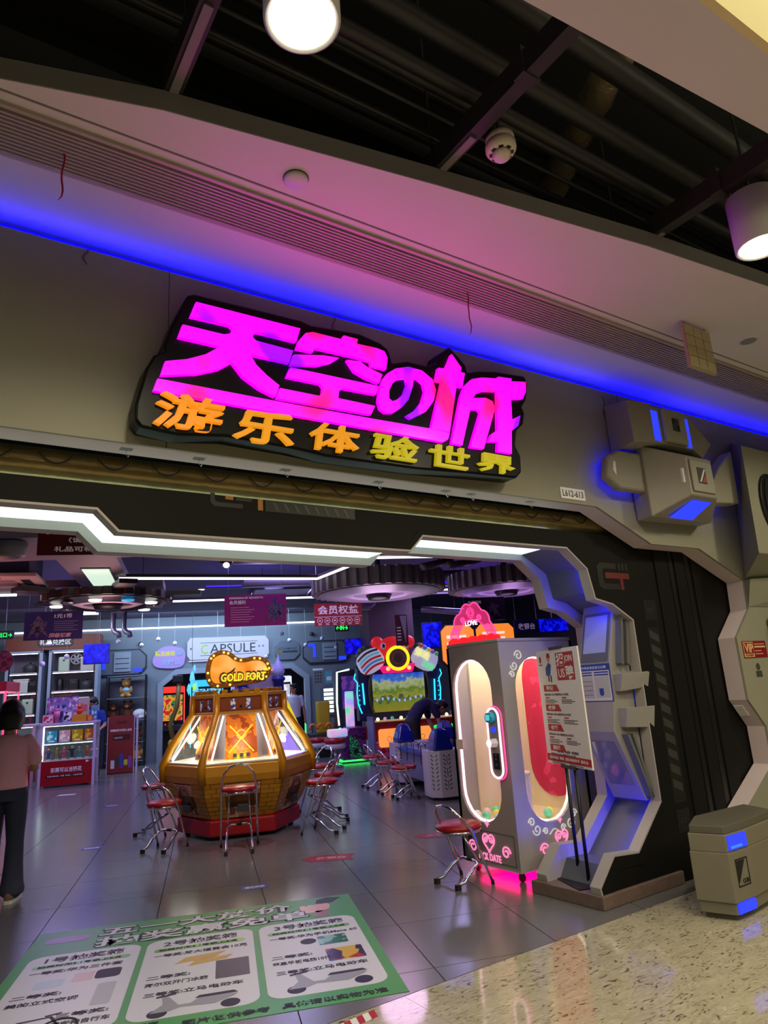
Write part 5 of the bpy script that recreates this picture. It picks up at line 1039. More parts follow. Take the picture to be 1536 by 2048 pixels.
# ---- claw machine row at the left edge
for k in range(1):
    cw = hall('claw_machine', 'pink-lit glass claw machine with orange dials at the left of the counter', 'arcade machine', -4.75, 14.9)
    MB().b(0, 1.05, 0, 1.0, 0.05, 0.75).o('base', M('claw_pink', (200, 90, 120), 0.4), cw, bev=0.01); MB().b(0, 1.05, 0, 1.0, 1.92, 2.10).o('header', M('claw_red', (170, 30, 50), 0.4), cw, bev=0.01)
    for x in (0.0, 1.02):
        for y in (0.0, 0.97): MB().b(x, x+0.03, y, y+0.03, 0.75, 1.92).o('post', GL('claw_neon', (255, 70, 110), 1.8), cw)
    MB().b(0.01, 1.04, 0.004, 0.01, 0.75, 1.92).o('window_pane', GLASS, cw); MB().b(1.04, 1.046, 0.02, 0.98, 0.75, 1.92).o('window_pane', GLASS, cw); MB().b(0.03, 1.02, 0.03, 0.97, 0.75, 0.77).o('inner_floor', M('claw_floor', (230, 150, 170), 0.5), cw); MB().b(0.05, 1.0, 0.05, 0.95, 1.90, 1.915).o('inner_lamp', GL('claw_lamp', (255, 120, 150), 2.0), cw)
    for x in (0.3, 0.62, 0.86): MB().sph((x, -0.03, 2.01), 0.06, 10, 6).o('dial', GL('dial_orange', (255, 90, 30), 1.2), cw, True)
    for x in (0.1, 0.9):
        for y in (0.1, 0.9): MB().cyl((x, y, 0), (x, y, 0.05), 0.03, n=8).o('foot', RUBBER, cw)
    MB().cyl((0.5, 0.5, 1.5), (0.5, 0.5, 1.9), 0.012, n=8).o('claw_rod', CHROME, cw)
    for a in range(3): MB().tube([(0.5, 0.5, 1.5), (0.5+0.09*math.cos(a*2.1), 0.5+0.09*math.sin(a*2.1), 1.44), (0.5+0.05*math.cos(a*2.1), 0.5+0.05*math.sin(a*2.1), 1.34)], 0.008, 5).o('claw', CHROME, cw)

# ---- glass display counters
CASEW = M('case_frame', (190, 180, 205), 0.4); CRED = M('case_red', (150, 10, 22), 0.35)
def counter(u, v, w, label, rz=0.0):
    c = hall('display_counter', label, 'display case', u, v, 0, rz, 'glass display counters')
    for x in (0, w-0.05):
        for y in (0, 0.5): MB().b(x, x+0.05, y, y+0.05, 0.0, 1.22).o('post', CASEW, c)
    MB().b(-0.01, w+0.01, -0.01, 0.56, 1.20, 1.245).o('top_frame', CASEW, c, bev=0.005); MB().b(0.05, w-0.05, 0.006, 0.54, 0.04, 0.50).o('red_base', CRED, c); MB().b(0.05, w-0.05, 0.50, 0.54, 0.50, 1.2).o('rear_panel', M('case_back', (150, 170, 170), 0.4), c)
    MB().b(0.05, w-0.05, 0.01, 0.016, 0.50, 1.20).o('front_pane', GLASS, c); MB().b(0.05, w-0.05, 0.12, 0.50, 0.842, 0.852).o('shelf', M('shelf_glass', (150, 190, 190), 0.15), c); MB().b(0.05, w-0.05, 0.02, 0.5, 0.50, 0.512).o('floor_panel', OFFW, c)
    for z in (1.19, 0.838): MB().b(0.06, w-0.06, 0.025, 0.045, z-0.012, z).o('light_strip', GL('case_lamp', (225, 255, 240), 3.5), c)
    MB().b(0.055, 0.075, 0.03, 0.05, 0.52, 1.18).o('light_strip', MATS['case_lamp'], c)
    text('lettering', '彩票可以当钱花', w*0.22, 0.285, w*0.55, 0.095, INKW, c, 0.006, 0.004, 0.03); MB().b(w*0.14, w*0.82, -0.0, 0.006, 0.19, 0.245).o('caption_bar', M('case_dark', (60, 8, 12), 0.5), c)
    text('caption', '礼品可选文具、玩具（礼品）、礼品可兑换', w*0.17, 0.205, w*0.62, 0.028, INKW, c, 0.0, 0.003, 0.02); MB().prism([(w*0.84, 0.44), (w*0.90, 0.47), (w*0.84, 0.49)], 0.0, 0.006, 'y').o('mark', INKW, c)
    return c
counter(-3.26, 15.86, 1.06, 'lit glass display counter with red base full of boxes and figures')
counter(-4.45, 16.55, 0.95, 'glass display counter with red base behind the person in pink')
ART = [((40, 150, 190), (190, 240, 250), (20, 60, 120)), ((230, 160, 180), (250, 236, 240), (150, 60, 90)), ((200, 140, 20), (240, 220, 60), (60, 120, 60)), ((200, 90, 20), (240, 170, 60), (160, 40, 30))]
for k in range(4):
    b = hall('boxed_toy', ('cyan', 'pink and white', 'yellow', 'orange')[k] + ' toy box standing on the upper shelf of the lit counter', 'toy box', -3.18+k*0.245, 16.05, 0.853, 0, 'toy boxes in the counter')
    MB().b(0, 0.21, 0, 0.10, 0, 0.24).o('box', M('tb_%d' % k, ART[k][0], 0.4), b, bev=0.003); MB().b(0.015, 0.195, -0.002, 0.0, 0.06, 0.225).o('picture', PT('tp_%d' % k, list(ART[k]), 9, 0.4), b); MB().b(0.05, 0.16, -0.003, 0.0, 0.02, 0.045).o('label', INKW, b)
FIGC = [(60, 70, 110), (150, 150, 70), (190, 90, 110), (40, 60, 60), (90, 140, 130), (200, 110, 50), (220, 220, 210)]
random.seed(11)
for k in range(7):
    f = hall('toy_figure', ('navy', 'olive', 'rose red', 'black', 'teal', 'orange', 'white')[k] + ' collectible figure on a round stand in the lit counter', 'figure', -3.12+k*0.145, 16.08+0.06*(k % 2), 0.512, 0.2*random.random(), 'figures in the counter')
    m_ = M('fig_%d' % k, FIGC[k], 0.4); MB().lathe([(0.055, 0), (0.055, 0.018), (0.045, 0.022)], 16).o('stand', OFFW, f, True)
    for s in (-1, 1): MB().cyl((s*0.018, 0, 0.022), (s*0.014, 0, 0.11), 0.013, 0.017, n=8).o('leg', m_, f); MB().cyl((s*0.028, 0, 0.18), (s*(0.07+0.01*(k % 3)), -0.02, 0.14+0.05*(k % 2)), 0.012, 0.009, n=6).o('arm', m_, f)
    MB().lathe([(0.022, 0.105), (0.034, 0.14), (0.03, 0.185), (0.012, 0.20)], 12).o('torso', m_, f, True); MB().sph((0, 0, 0.225), (0.026, 0.026, 0.03), 10, 7).o('head', M('fig_skin', (220, 180, 150), 0.5), f, True); MB().sph((0, 0.006, 0.236), (0.03, 0.028, 0.028), 10, 6).o('hair', M('fig_%d' % ((k+3) % 7), FIGC[(k+3) % 7], 0.4), f, True)
# goods standing on the counter
def gbox(x, y, w, d, h, col, pic, label):
    b = hall('gift_box', label, 'box', -3.26+x, 15.86+y, 1.245, 0, 'boxes on the counter')
    MB().b(0, w, 0, d, 0, h).o('box', M('gb_%s' % str(col), col, 0.45), b, bev=0.003)
    if pic: MB().b(w*0.1, w*0.9, -0.002, 0, h*0.15, h*0.85).o('picture', PT('gp_%s' % str(col), pic, 10, 0.45), b)
gbox(0.02, 0.05, 0.20, 0.14, 0.17, (214, 160, 170), [(240, 210, 215), (180, 60, 80), (250, 230, 235)], 'pale pink printed gift box at the left end of the counter top')
gbox(0.20, 0.22, 0.26, 0.06, 0.42, (120, 110, 170), [(60, 50, 110), (170, 150, 200), (220, 210, 230)], 'tall violet printed gift box standing behind the pink tumbler')
gbox(0.40, 0.08, 0.18, 0.12, 0.24, (150, 150, 190), [(230, 230, 240), (30, 30, 50), (120, 120, 200)], 'black and white patterned gift box behind the orange one')
gbox(0.585, 0.03, 0.27, 0.14, 0.145, (206, 140, 20), None, 'plain orange gift box on the counter')
gbox(0.87, 0.06, 0.10, 0.10, 0.12, (190, 80, 30), [(230, 130, 50), (90, 40, 30)], 'small rust-red gift box near the right end of the counter')
gbox(0.93, 0.16, 0.11, 0.06, 0.30, (90, 140, 190), [(190, 220, 220), (60, 140, 150), (230, 240, 200)], 'light blue upright gift box at the right end of the counter')
tm = hall('tumbler', 'pink tumbler with a dark pink top on the counter', 'tumbler', -2.98, 15.96, 1.245)
MB().lathe([(0.035, 0), (0.045, 0.10), (0.055, 0.10), (0.062, 0.24)], 18).o('cup', M('cup_pink', (214, 120, 160), 0.35), tm, True); MB().lathe([(0.064, 0.24), (0.064, 0.265), (0.0, 0.27)], 18).o('lid', M('cup_lid', (180, 90, 140), 0.35), tm, True)
ty = hall('red_toy', 'small red-orange toy figure standing on the orange gift box', 'toy', -2.55, 15.96, 1.39)
MB().sph((0, 0, 0.06), (0.07, 0.05, 0.06), 12, 8).o('body', M('toy_red', (200, 60, 30), 0.5), ty, True); MB().sph((0, 0, 0.15), 0.045, 12, 8).o('head', MATS['toy_red'], ty, True)
for s in (-1, 1): MB().cyl((s*0.03, 0, 0.18), (s*0.045, 0, 0.23), 0.015, 0.004, n=8).o('horn', MATS['toy_red'], ty)
bp_ = hall('backdrop_board', 'printed purple backdrop board standing at the back of the counter top', 'board', -3.26, 16.34, 1.245)
MB().b(0, 0.62, 0, 0.02, 0, 0.52).o('board', PT('backdrop_print', [(40, 30, 80), (110, 100, 170), (170, 120, 150), (220, 215, 230), (90, 60, 130)], 8, 0.4), bp_); MB().b(0.62, 0.84, 0, 0.02, 0, 0.48).o('leaf', PT('backdrop_leaf', [(170, 160, 150), (200, 195, 185)], 6, 0.4), bp_); MB().b(0.68, 0.80, -0.003, 0.0, 0.20, 0.34).o('sticker', M('sticker_coral', (190, 90, 80), 0.5), bp_)

# ---- gift cabinets behind the counter
CABF = M('cab_steel', (150, 165, 190), 0.35); CABB = M('cab_brown', (110, 48, 30), 0.5)
gc = hall('gift_cabinet', 'pair of glazed gift cabinets under a brown fascia with a round-ended title plate', 'cabinet', -4.75, 18.8)
MB().b(0.0, 2.15, -0.03, 0.6, 2.96, 3.32).o('fascia', CABB, gc); tp = MB().prism(capsule(0, -0.42, 0.42, 0.11), -0.05, -0.03, 'y').xf(Matrix.Translation((1.12, 0, 3.14)) @ Matrix.Rotation(PI/2, 4, 'Y')).o('title_plate', M('plate_dark', (36, 22, 28), 0.5), gc)
text('title', '礼品兑换区', 0.76, 3.075, 0.72, 0.14, glow('title_white', (220, 225, 240), 0.7), gc, -0.05, 0.006, 0.02); MB().cyl((1.85, 0.2, 2.955), (1.85, 0.2, 2.965), 0.06, n=16).o('spot_lamp', GL('spot_orange', (255, 150, 80), 6.0), gc)
for x0, x1 in ((0.02, 0.84), (0.98, 2.13)):
    for x in (x0, x1-0.07): MB().b(x, x+0.07, 0.0, 0.55, 0.0, 2.96).o('upright', CABF, gc)
    MB().b(x0, x1, 0.52, 0.55, 0.0, 2.96).o('rear_panel', M('cab_back', (96, 84, 100), 0.5), gc); MB().b(x0, x1, 0.0, 0.55, 0.0, 0.12).o('plinth', CABF, gc); MB().b(x0, x1, 0.0, 0.55, 2.90, 2.96).o('head', CABF, gc)
    for z in (0.75, 1.42, 1.93, 2.40): MB().b(x0+0.07, x1-0.07, 0.04, 0.52, z, z+0.03).o('shelf', OFFW, gc)
    for z in (1.40, 1.91, 2.38, 2.88): MB().b(x0+0.08, x1-0.08, 0.05, 0.07, z, z+0.015).o('light_strip', GL('cab_lamp', (235, 240, 255), 4.0), gc)
    for x in (x0+0.075, x1-0.105): MB().b(x, x+0.03, -0.005, 0.015, 0.12, 2.90).o('door_stile', KBLACK, gc)
    MB().b(x0+0.075, x1-0.075, 0.002, 0.008, 0.12, 2.90).o('glass_door', GLASS, gc)
def appliance(x, z, kind, label, name):
    a = hall(name, label, 'appliance', -4.75+x, 19.05, z, 0, 'prizes in the gift cabinets')
    if kind == 'kettle': MB().lathe([(0.085, 0), (0.09, 0.03), (0.075, 0.27), (0.05, 0.30), (0.0, 0.31)], 18).o('jug', KBLACK, a, True); MB().tube([(0.07, 0, 0.27), (0.15, 0, 0.26), (0.15, 0, 0.08), (0.08, 0, 0.06)], 0.014, 6).o('handle', KBLACK, a); MB().lathe([(0.1, 0), (0.1, 0.015)], 18).o('base', DGREY, a)
    if kind == 'box': MB().b(-0.12, 0.12, -0.1, 0.1, 0, 0.26).o('body', KBLACK, a, bev=0.02); MB().b(-0.06, 0.06, -0.103, -0.1, 0.17, 0.22).o('panel', DGREY, a)
    if kind == 'pot': MB().lathe([(0.10, 0), (0.15, 0.04), (0.15, 0.16), (0.12, 0.20), (0.03, 0.23)], 20).o('pot', DGREY, a, True); MB().lathe([(0.02, 0.23), (0.03, 0.26), (0.0, 0.27)], 12).o('lid_knob', KBLACK, a, True); [MB().b(s*0.15-0.03, s*0.15+0.03, -0.02, 0.02, 0.11, 0.14).o('handle', KBLACK, a) for s in (-1, 1)]
    if kind == 'pale': MB().b(-0.13, 0.13, -0.08, 0.08, 0, 0.36).o('body', M('mint_white', (180, 200, 180), 0.4), a, bev=0.03); MB().cyl((0, -0.08, 0.27), (0, -0.09, 0.27), 0.025, n=12).o('button', DGREY, a)
    if kind == 'fan': MB().lathe([(0.09, 0), (0.08, 0.02), (0.02, 0.03), (0.018, 0.20)], 16).o('stand', DGREY, a, True); MB().tube([(0.13*math.cos(t), -0.02, 0.30+0.13*math.sin(t)) for t in [2*PI*i/20 for i in range(20)]], 0.01, 6, True).o('guard', OFFW, a); [MB().rb((0, -0.02, 0.30), (0.22, 0.01, 0.04), 0, 0, q*PI/3).o('blade', STEEL, a) for q in range(3)]
    if kind == 'white': MB().b(-0.17, 0.17, -0.1, 0.1, 0, 0.30).o('body', OFFW, a, bev=0.02); MB().b(-0.18, 0.18, -0.11, 0.11, 0.30, 0.33).o('lid', WHITE, a, bev=0.01)
for x, z, k, n, l in ((1.30, 2.43, 'pale', 'air_purifier', 'pale mint air purifier on the top shelf of the right gift cabinet'), (1.58, 2.43, 'fan', 'desk_fan', 'small desk fan on the top shelf of the right gift cabinet'), (1.86, 2.43, 'white', 'storage_bin', 'white lidded bin at the right of the top cabinet shelf'),
                      (1.22, 1.96, 'kettle', 'electric_kettle', 'black electric kettle on the middle shelf of the right gift cabinet'), (1.54, 1.96, 'box', 'coffee_maker', 'boxy black coffee maker on the middle cabinet shelf'), (1.85, 1.96, 'pot', 'rice_cooker', 'dark lidded pot at the right of the middle cabinet shelf'),
                      (0.52, 2.43, 'pot', 'electric_pan', 'dark electric pan on the top shelf of the left gift cabinet'), (0.35, 1.96, 'white', 'bread_bin', 'white bread bin on the middle shelf of the left gift cabinet'), (0.62, 1.96, 'box', 'air_fryer', 'black air fryer on the middle shelf of the left gift cabinet'),
                      (0.52, 1.45, 'pale', 'white_heater', 'pale upright heater on the lower shelf of the left gift cabinet'), (1.75, 1.45, 'white', 'juicer_box', 'white boxed juicer on the lower shelf of the right gift cabinet')): appliance(x, z, k, l, n)

# ---- plush rack
rk = hall('plush_rack', 'black metal shelf rack for plush toys by the back opening', 'shelf', -2.50, 19.45)
for x in (0, 0.95):
    for y in (0, 0.42): MB().b(x, x+0.03, y, y+0.03, 0, 2.28).o('post', KBLACK, rk)
for z in (0.12, 0.58, 1.12, 1.68, 2.24): MB().b(0.0, 0.98, 0.0, 0.45, z, z+0.025).o('shelf', M('rack_dark', (36, 40, 52), 0.4), rk); MB().b(0.03, 0.95, -0.006, 0.0, z+0.004, z+0.02).o('shelf_edge', M('rack_edge', (130, 140, 160), 0.4), rk)
MB().b(0.03, 0.95, 0.44, 0.45, 0.12, 2.24).o('rear_panel', M('rack_dark'), rk) if False else None
BR = M('plush_brown', (96, 54, 30), 0.9, var=0.2, vs=30, bump=0.6, bs=90); TAN = M('plush_tan', (196, 146, 80), 0.9, var=0.15, vs=30, bump=0.6, bs=90); WHP = M('plush_white', (220, 220, 226), 0.9, bump=0.5, bs=90)
def teddy(u, v, z, s, m_, label, rz=0.0, bib=None):
    t = hall('teddy_bear', label, 'plush toy', u, v, z, rz, 'plush toys on the rack')
    MB().sph((0, 0, 0.15*s), (0.11*s, 0.09*s, 0.14*s), 14, 9).o('body', m_, t, True); MB().sph((0, -0.01*s, 0.36*s), (0.11*s, 0.10*s, 0.10*s), 14, 9).o('head', m_, t, True); MB().sph((0, -0.10*s, 0.34*s), (0.05*s, 0.035*s, 0.04*s), 10, 6).o('muzzle', TAN, t, True); MB().sph((0, -0.135*s, 0.355*s), 0.012*s, 8, 5).o('nose', KBLACK, t, True)
    for q in (-1, 1):
        MB().sph((q*0.085*s, 0, 0.45*s), (0.04*s, 0.025*s, 0.04*s), 10, 6).o('ear', m_, t, True); MB().sph((q*0.12*s, -0.02*s, 0.20*s), (0.04*s, 0.045*s, 0.085*s), 10, 6).o('arm', m_, t, True); MB().sph((q*0.08*s, -0.10*s, 0.05*s), (0.055*s, 0.08*s, 0.05*s), 10, 6).o('leg', m_, t, True); MB().sph((q*0.04*s, -0.10*s, 0.39*s), 0.011*s, 8, 5).o('eye', KBLACK, t, True)
    if bib: MB().sph((0, -0.045*s, 0.19*s), (0.10*s, 0.07*s, 0.06*s), 12, 7).o('bib', bib, t, True)
teddy(-2.03, 19.66, 1.706, 1.02, TAN, 'tan teddy bear with a pale blue bib on the upper rack shelf', 0, M('bib_blue', (140, 190, 220), 0.8))
teddy(-2.33, 19.66, 1.146, 0.90, BR, 'dark brown teddy bear on the left of the middle rack shelf', 0.1); teddy(-1.98, 19.66, 1.146, 1.0, BR, 'dark brown teddy bear in the centre of the middle rack shelf', -0.1)
cu_ = hall('plush_cushion', 'white rounded plush cushion on the right of the middle rack shelf', 'plush toy', -1.68, 19.62, 1.146); MB().sph((0, 0, 0.13), (0.17, 0.12, 0.13), 16, 10).o('cushion', WHP, cu_, True); MB().sph((0.05, -0.08, 0.05), (0.09, 0.06, 0.05), 12, 7).o('flap', WHP, cu_, True)
teddy(-1.72, 19.66, 0.606, 0.9, BR, 'dark brown teddy bear on the shelf below the white cushion'); teddy(-1.72, 19.66, 0.146, 0.92, TAN, 'tan teddy bear on the bottom rack shelf'); teddy(-2.15, 19.66, 0.606, 0.9, TAN, 'tan teddy bear on the second lowest rack shelf behind the red board')
# ---- red standing board
sb = hall('standing_board', 'dark red standing notice board with rounded top beside the counter', 'sign board', -2.20, 17.75)
MB().prism([(0, 0.02), (0.57, 0.02), (0.57, 1.26), (0.54, 1.29), (0.04, 1.29), (0, 1.25)], 0, 0.03, 'y').o('board', M('board_red', (120, 30, 26), 0.5), sb)
MB().b(-0.015, 0.0, -0.01, 0.04, 0, 1.26).o('edge', CASEW, sb); MB().b(0.57, 0.585, -0.01, 0.04, 0, 1.27).o('edge', CASEW, sb); MB().b(0.62, 0.66, 0.0, 0.06, 0.0, 1.3).o('side_post', CASEW, sb); MB().b(0.0, 0.57, 0.03, 0.25, 0.0, 0.02).o('base', DGREY, sb)
text('lettering', '兑换区', 0.17, 1.10, 0.24, 0.07, M('board_deep', (84, 16, 18), 0.5), sb, 0, 0.004, 0.04); text('lettering', '彩票机积分可存入会员', 0.05, 0.93, 0.47, 0.055, INKW, sb, 0, 0.004, 0.03); MB().b(0.12, 0.49, -0.004, 0.0, 0.74, 0.86).o('caption_bar', MATS['case_dark'], sb); text('caption', '兑换会员专享', 0.14, 0.77, 0.18, 0.04, INKW, sb, -0.004, 0.003)
for k, c in enumerate(((200, 200, 215), (40, 60, 70), (60, 60, 140), (180, 190, 60), (130, 60, 140))): MB().b(0.08+k*0.095, 0.16+k*0.095, -0.005, 0.0, 0.12+0.06*(k % 2), 0.30+0.07*(k % 3)).o('prize_picture', M('prz_%d' % k, c, 0.5), sb)

# ---- back wall decoration
PAN = M('wall_panel', (96, 106, 118), 0.45); PAN_L = M('wall_panel_pale', (140, 150, 165), 0.4); LINE = M('wall_line', (40, 46, 54), 0.5)
def octo(x0, x1, z0, z1, c=0.12): return [(x0+c, z0), (x1-c, z0), (x1, z0+c), (x1, z1-c), (x1-c, z1), (x0+c, z1), (x0, z1-c), (x0, z0+c)]
VB = 20.0
for n_, (x0, x1, z0, z1, lab) in enumerate(((-3.0, -1.55, 2.28, 2.98, 'grey octagonal wall panel with blue lamps above the plush rack'), (2.68, 4.05, 2.32, 2.98, 'grey octagonal wall panel with blue lamps at the right of the back opening'))):
    p = hall('wall_panel', lab, 'wall panel', 0, VB-0.001, 0, 0, 'octagonal wall panels')
    MB().prism(octo(x0, x1, z0, z1, 0.18), -0.05, 0.0, 'y').o('frame', LINE, p, bev=0.01); MB().prism(octo(x0+0.04, x1-0.04, z0+0.04, z1-0.04, 0.17), -0.07, -0.05, 'y').o('face', PAN, p, bev=0.008); w = x1-x0
    MB().b(x0+w*0.42, x0+w*0.72, -0.11, -0.07, z0+0.10, z1-0.08).o('block', PAN_L, p, bev=0.01); MB().b(x0+w*0.22, x0+w*0.28, -0.08, -0.07, z0+0.18, z1-0.16).o('blue_lamp', G_BLUE_S, p); MB().b(x0+w*0.76, x0+w*0.92, -0.08, -0.07, z0+0.08, z0+0.18).o('blue_lamp', G_BLUE_S, p); MB().b(x0+w*0.08, x0+w*0.26, -0.08, -0.07, z1-0.16, z1-0.08).o('blue_lamp', G_BLUE_S, p)
    for k in range(3): MB().b(x0+w*0.45, x0+w*0.69, -0.115, -0.11, z0+0.18+k*0.13, z0+0.20+k*0.13).o('groove', LINE, p)
sp_ = hall('logo_panel', 'small grey octagonal plate with dark lettering right of the CAPSULE sign', 'wall panel', 0, VB-0.001)
MB().prism(octo(1.90, 2.60, 2.48, 3.02, 0.15), -0.06, 0.0, 'y').o('plate', PAN, sp_, bev=0.01); text('lettering', 'CT DAMONT', 1.98, 2.76, 0.54, 0.06, LINE, sp_, -0.06, 0.004, 0.01); MB().b(2.12, 2.54, -0.065, -0.06, 2.68, 2.73).o('bar', LINE, sp_); MB().b(1.97, 2.09, -0.065, -0.06, 2.68, 2.75).o('mark', DEC_O, sp_)
cp_ = hall('capsule_sign', 'pale backlit CAPSULE sign with chamfered ends over the back opening', 'sign', 0, VB-0.001)
MB().prism([(-0.50, 2.72), (-0.42, 2.60), (1.62, 2.58), (1.72, 2.68), (1.72, 3.06), (1.62, 3.18), (-0.42, 3.20), (-0.50, 3.08)], -0.12, 0.0, 'y').o('box', glow('capsule_face', (205, 212, 240), 0.62), cp_, bev=0.01)
for z in (2.70, 3.04): MB().b(-0.15, 1.40, -0.125, -0.12, z, z+0.012).o('rule', LINE, cp_)
text('lettering', 'C', -0.13, 2.75, 0.18, 0.25, M('letter_lime', (150, 190, 40), 0.4), cp_, -0.12, 0.01, 0.0); text('lettering', 'APSULE', 0.11, 2.75, 1.24, 0.25, LINE, cp_, -0.12, 0.01, 0.0)
for x in (-0.40, 1.45, 1.56): MB().cyl((x, -0.12, 2.90), (x, -0.135, 2.90), 0.028, n=12).o('bolt', STEEL, cp_)
MB().b(-0.46, 1.68, -0.02, -0.002, 2.56, 2.575).o('under_lamp', GL('under_lamp', (200, 215, 255), 2.0), cp_)
cd = hall('cloud_sign', 'lilac cloud-shaped sign with yellow lettering left of the CAPSULE sign', 'sign', 0, VB-0.001)
cl_ = [(-1.42, 2.62), (-1.34, 2.46), (-1.11, 2.42), (-0.81, 2.40), (-0.60, 2.46), (-0.56, 2.62), (-0.54, 2.80), (-0.62, 2.94), (-0.72, 2.96), (-0.95, 3.02), (-1.20, 2.98), (-1.34, 2.82)]
MB().prism(smooth(cl_, 1), -0.06, 0.0, 'y').o('cloud', M('cloud_lilac', (150, 125, 190), 0.4, 0, (170, 140, 220), 0.25), cd); text('lettering', '精品娃娃', -1.34, 2.74, 0.52, 0.14, glow('cloud_yellow', (220, 225, 40), 0.7), cd, -0.06, 0.01, 0.04); text('lettering', '兑换区', -1.18, 2.50, 0.52, 0.15, glow('cloud_blue', (150, 190, 235), 0.6), cd, -0.06, 0.01, 0.03); MB().cyl((-0.70, -0.06, 2.83), (-0.70, -0.075, 2.83), 0.09, n=20).o('badge', M('badge_grey', (140, 150, 180), 0.4), cd)
# opening frame and slit lamps
of = thing('trim_2', 'grey frame of the back opening with a green glow', None, I(0, VB, 0), TH); of['kind'] = 'structure'
fr = [(-1.12, 0.0), (-1.12, 1.95), (-0.75, 2.24), (2.35, 2.24), (2.72, 1.95), (2.72, 0.0)]; fr2 = [(-1.26, 0.0), (-1.26, 2.01), (-0.80, 2.38), (2.40, 2.38), (2.86, 2.01), (2.86, 0.0)]
band(MB(), fr, fr2, -0.06, 0.2).o('casing', PAN_L, of); MB().b(2.705, 2.715, -0.02, 0.16, 0.05, 0.75).o('green_strip', GL('strip_green', (60, 255, 120), 2.2), of)
sl = hall('slit_lamp', 'column of white slit lamps in the back wall right of the opening', 'wall lamp', 3.22, VB-0.001)
MB().prism(octo(-0.08, 0.46, 0.88, 1.72, 0.08), -0.04, 0.0, 'y').o('frame', PAN, sl, bev=0.008)
for k in range(6): MB().b(0.03, 0.34, -0.05, -0.04, 0.96+k*0.115, 1.04+k*0.115).o('slit', GL('slit_white', (225, 245, 240), 2.0), sl)
po = hall('wall_poster', 'blue and pink wall poster beside the back opening', 'poster', 3.32, VB-0.001); MB().b(0.0, 0.44, -0.006, 0, 1.76, 2.10).o('sheet', M('poster_aqua', (90, 160, 180), 0.5), po); MB().b(0.20, 0.42, -0.009, -0.006, 1.78, 2.08).o('picture', M('poster_pink', (180, 50, 110), 0.5), po); MB().b(0.03, 0.17, -0.009, -0.006, 1.84, 1.95).o('note', INKW, po)
pn = hall('notice_sheet', 'grey printed notice sheet next to the pink poster', 'poster', 2.98, VB-0.001); MB().b(0.0, 0.26, -0.005, 0, 1.76, 2.20).o('sheet', M('notice_grey', (120, 124, 132), 0.5), pn)
for k in range(4):
    for j in range(3): MB().b(0.03+j*0.075, 0.085+j*0.075, -0.007, -0.005, 1.79+k*0.085, 1.85+k*0.085).o('picture', M('notice_dark', (70, 72, 80), 0.5), pn)
MB().b(-0.02, 0.28, -0.007, -0.005, 2.14, 2.19).o('title', INKW, pn)
for u, z in ((-1.72, 3.08), (1.45, 3.52), (2.95, 3.16)):
    c = hall('security_camera', ('small dome security camera above the plush rack', 'small dark security camera high above the CAPSULE sign', 'small dome security camera right of the logo plate')[int(u > 0)+int(u > 2)], 'camera', u, VB-0.001, z); MB().b(-0.05, 0.05, -0.05, 0.0, 0, 0.06).o('bracket', GREY, c); MB().sph((0, -0.09, 0.02), 0.06, 12, 8).o('dome', M('cam_dark', (50, 54, 62), 0.3), c, True)
wl_ = hall('line_lamp', 'thin white line lamp along the top of the back wall', 'lamp', 0, VB-0.05, 3.50); MB().b(-6.3, 3.9, 0.0, 0.045, 0, 0.04).o('tube', GL('line_white', (235, 240, 255), 2.4), wl_); MB().b(-6.3, 3.9, 0.0, 0.045, 0.04, 0.06).o('housing', GREY, wl_)
for k, (u, v, z) in enumerate(((-3.45, 17.2, 2.98), (-2.95, 16.5, 2.62), (-2.45, 17.6, 2.80), (-3.2, 15.4, 2.42), (-1.2, 18.9, 3.12), (-0.8, 19.2, 3.02), (-1.6, 18.8, 2.98), (0.3, 19.0, 2.46), (0.9, 19.0, 2.40), (1.55, 18.8, 2.52), (2.2, 19.0, 2.95), (2.6, 18.7, 2.78), (3.1, 19.0, 2.96), (3.5, 19.1, 2.70), (-2.1, 18.2, 3.04), (1.9, 18.0, 3.05))):
    b = hall('hanging_ball', 'small white ball hanging on a thread before the back wall', 'ball decoration', u, v, z, 0, 'white balls hung from the ceiling'); MB().sph((0, 0, 0), 0.055, 10, 7).o('ball', M('ball_white', (210, 205, 230), 0.5), b, True); MB().cyl((0, 0, 0.05), (0, 0, 3.80-z), 0.002, n=4).o('thread', OFFW, b)

# ---- machines in the room behind
def cabinet(u, v, w, h, cols, neon, label, name='arcade_cabinet'):
    c = hall(name, label, 'arcade machine', u, v, 0, 0, 'machines in the back room')
    MB().b(0, w, 0, 0.8, 0.06, h).o('body', M('cab_dark', (24, 26, 40), 0.4), c, bev=0.01); MB().b(0.06, w-0.06, -0.012, 0.0, h*0.50, h*0.86).o('screen', PT('scr_' + label[:14], cols, 6, 0.3, 0.9), c); MB().b(0.04, w-0.04, -0.25, 0.0, h*0.36, h*0.44).o('control_panel', DGREY, c, bev=0.02); MB().b(0.03, w-0.03, -0.015, 0.0, h*0.89, h*0.98).o('marquee', GL('mq_' + str(neon), neon, 1.2), c)
    for x in (0.012, w-0.012): MB().cyl((x, -0.014, 0.2), (x, -0.014, h*0.97), 0.014, n=6).o('neon_edge', GL('ne_' + str(neon), neon, 2.2), c)
    for q in range(3): MB().sph((w*0.3+q*0.1, -0.16, h*0.455), 0.022, 8, 5).o('button', GL('btn_%d' % q, ((255, 60, 60), (255, 220, 60), (60, 160, 255))[q], 1.0), c)
    MB().b(0.02, w-0.02, 0.02, 0.78, 0, 0.06).o('foot', KBLACK, c)
cabinet(-1.35, 21.6, 0.75, 2.0, [(200, 40, 40), (230, 160, 60), (60, 120, 60), (40, 40, 90)], (255, 60, 50), 'red-edged arcade cabinet seen through the back opening')
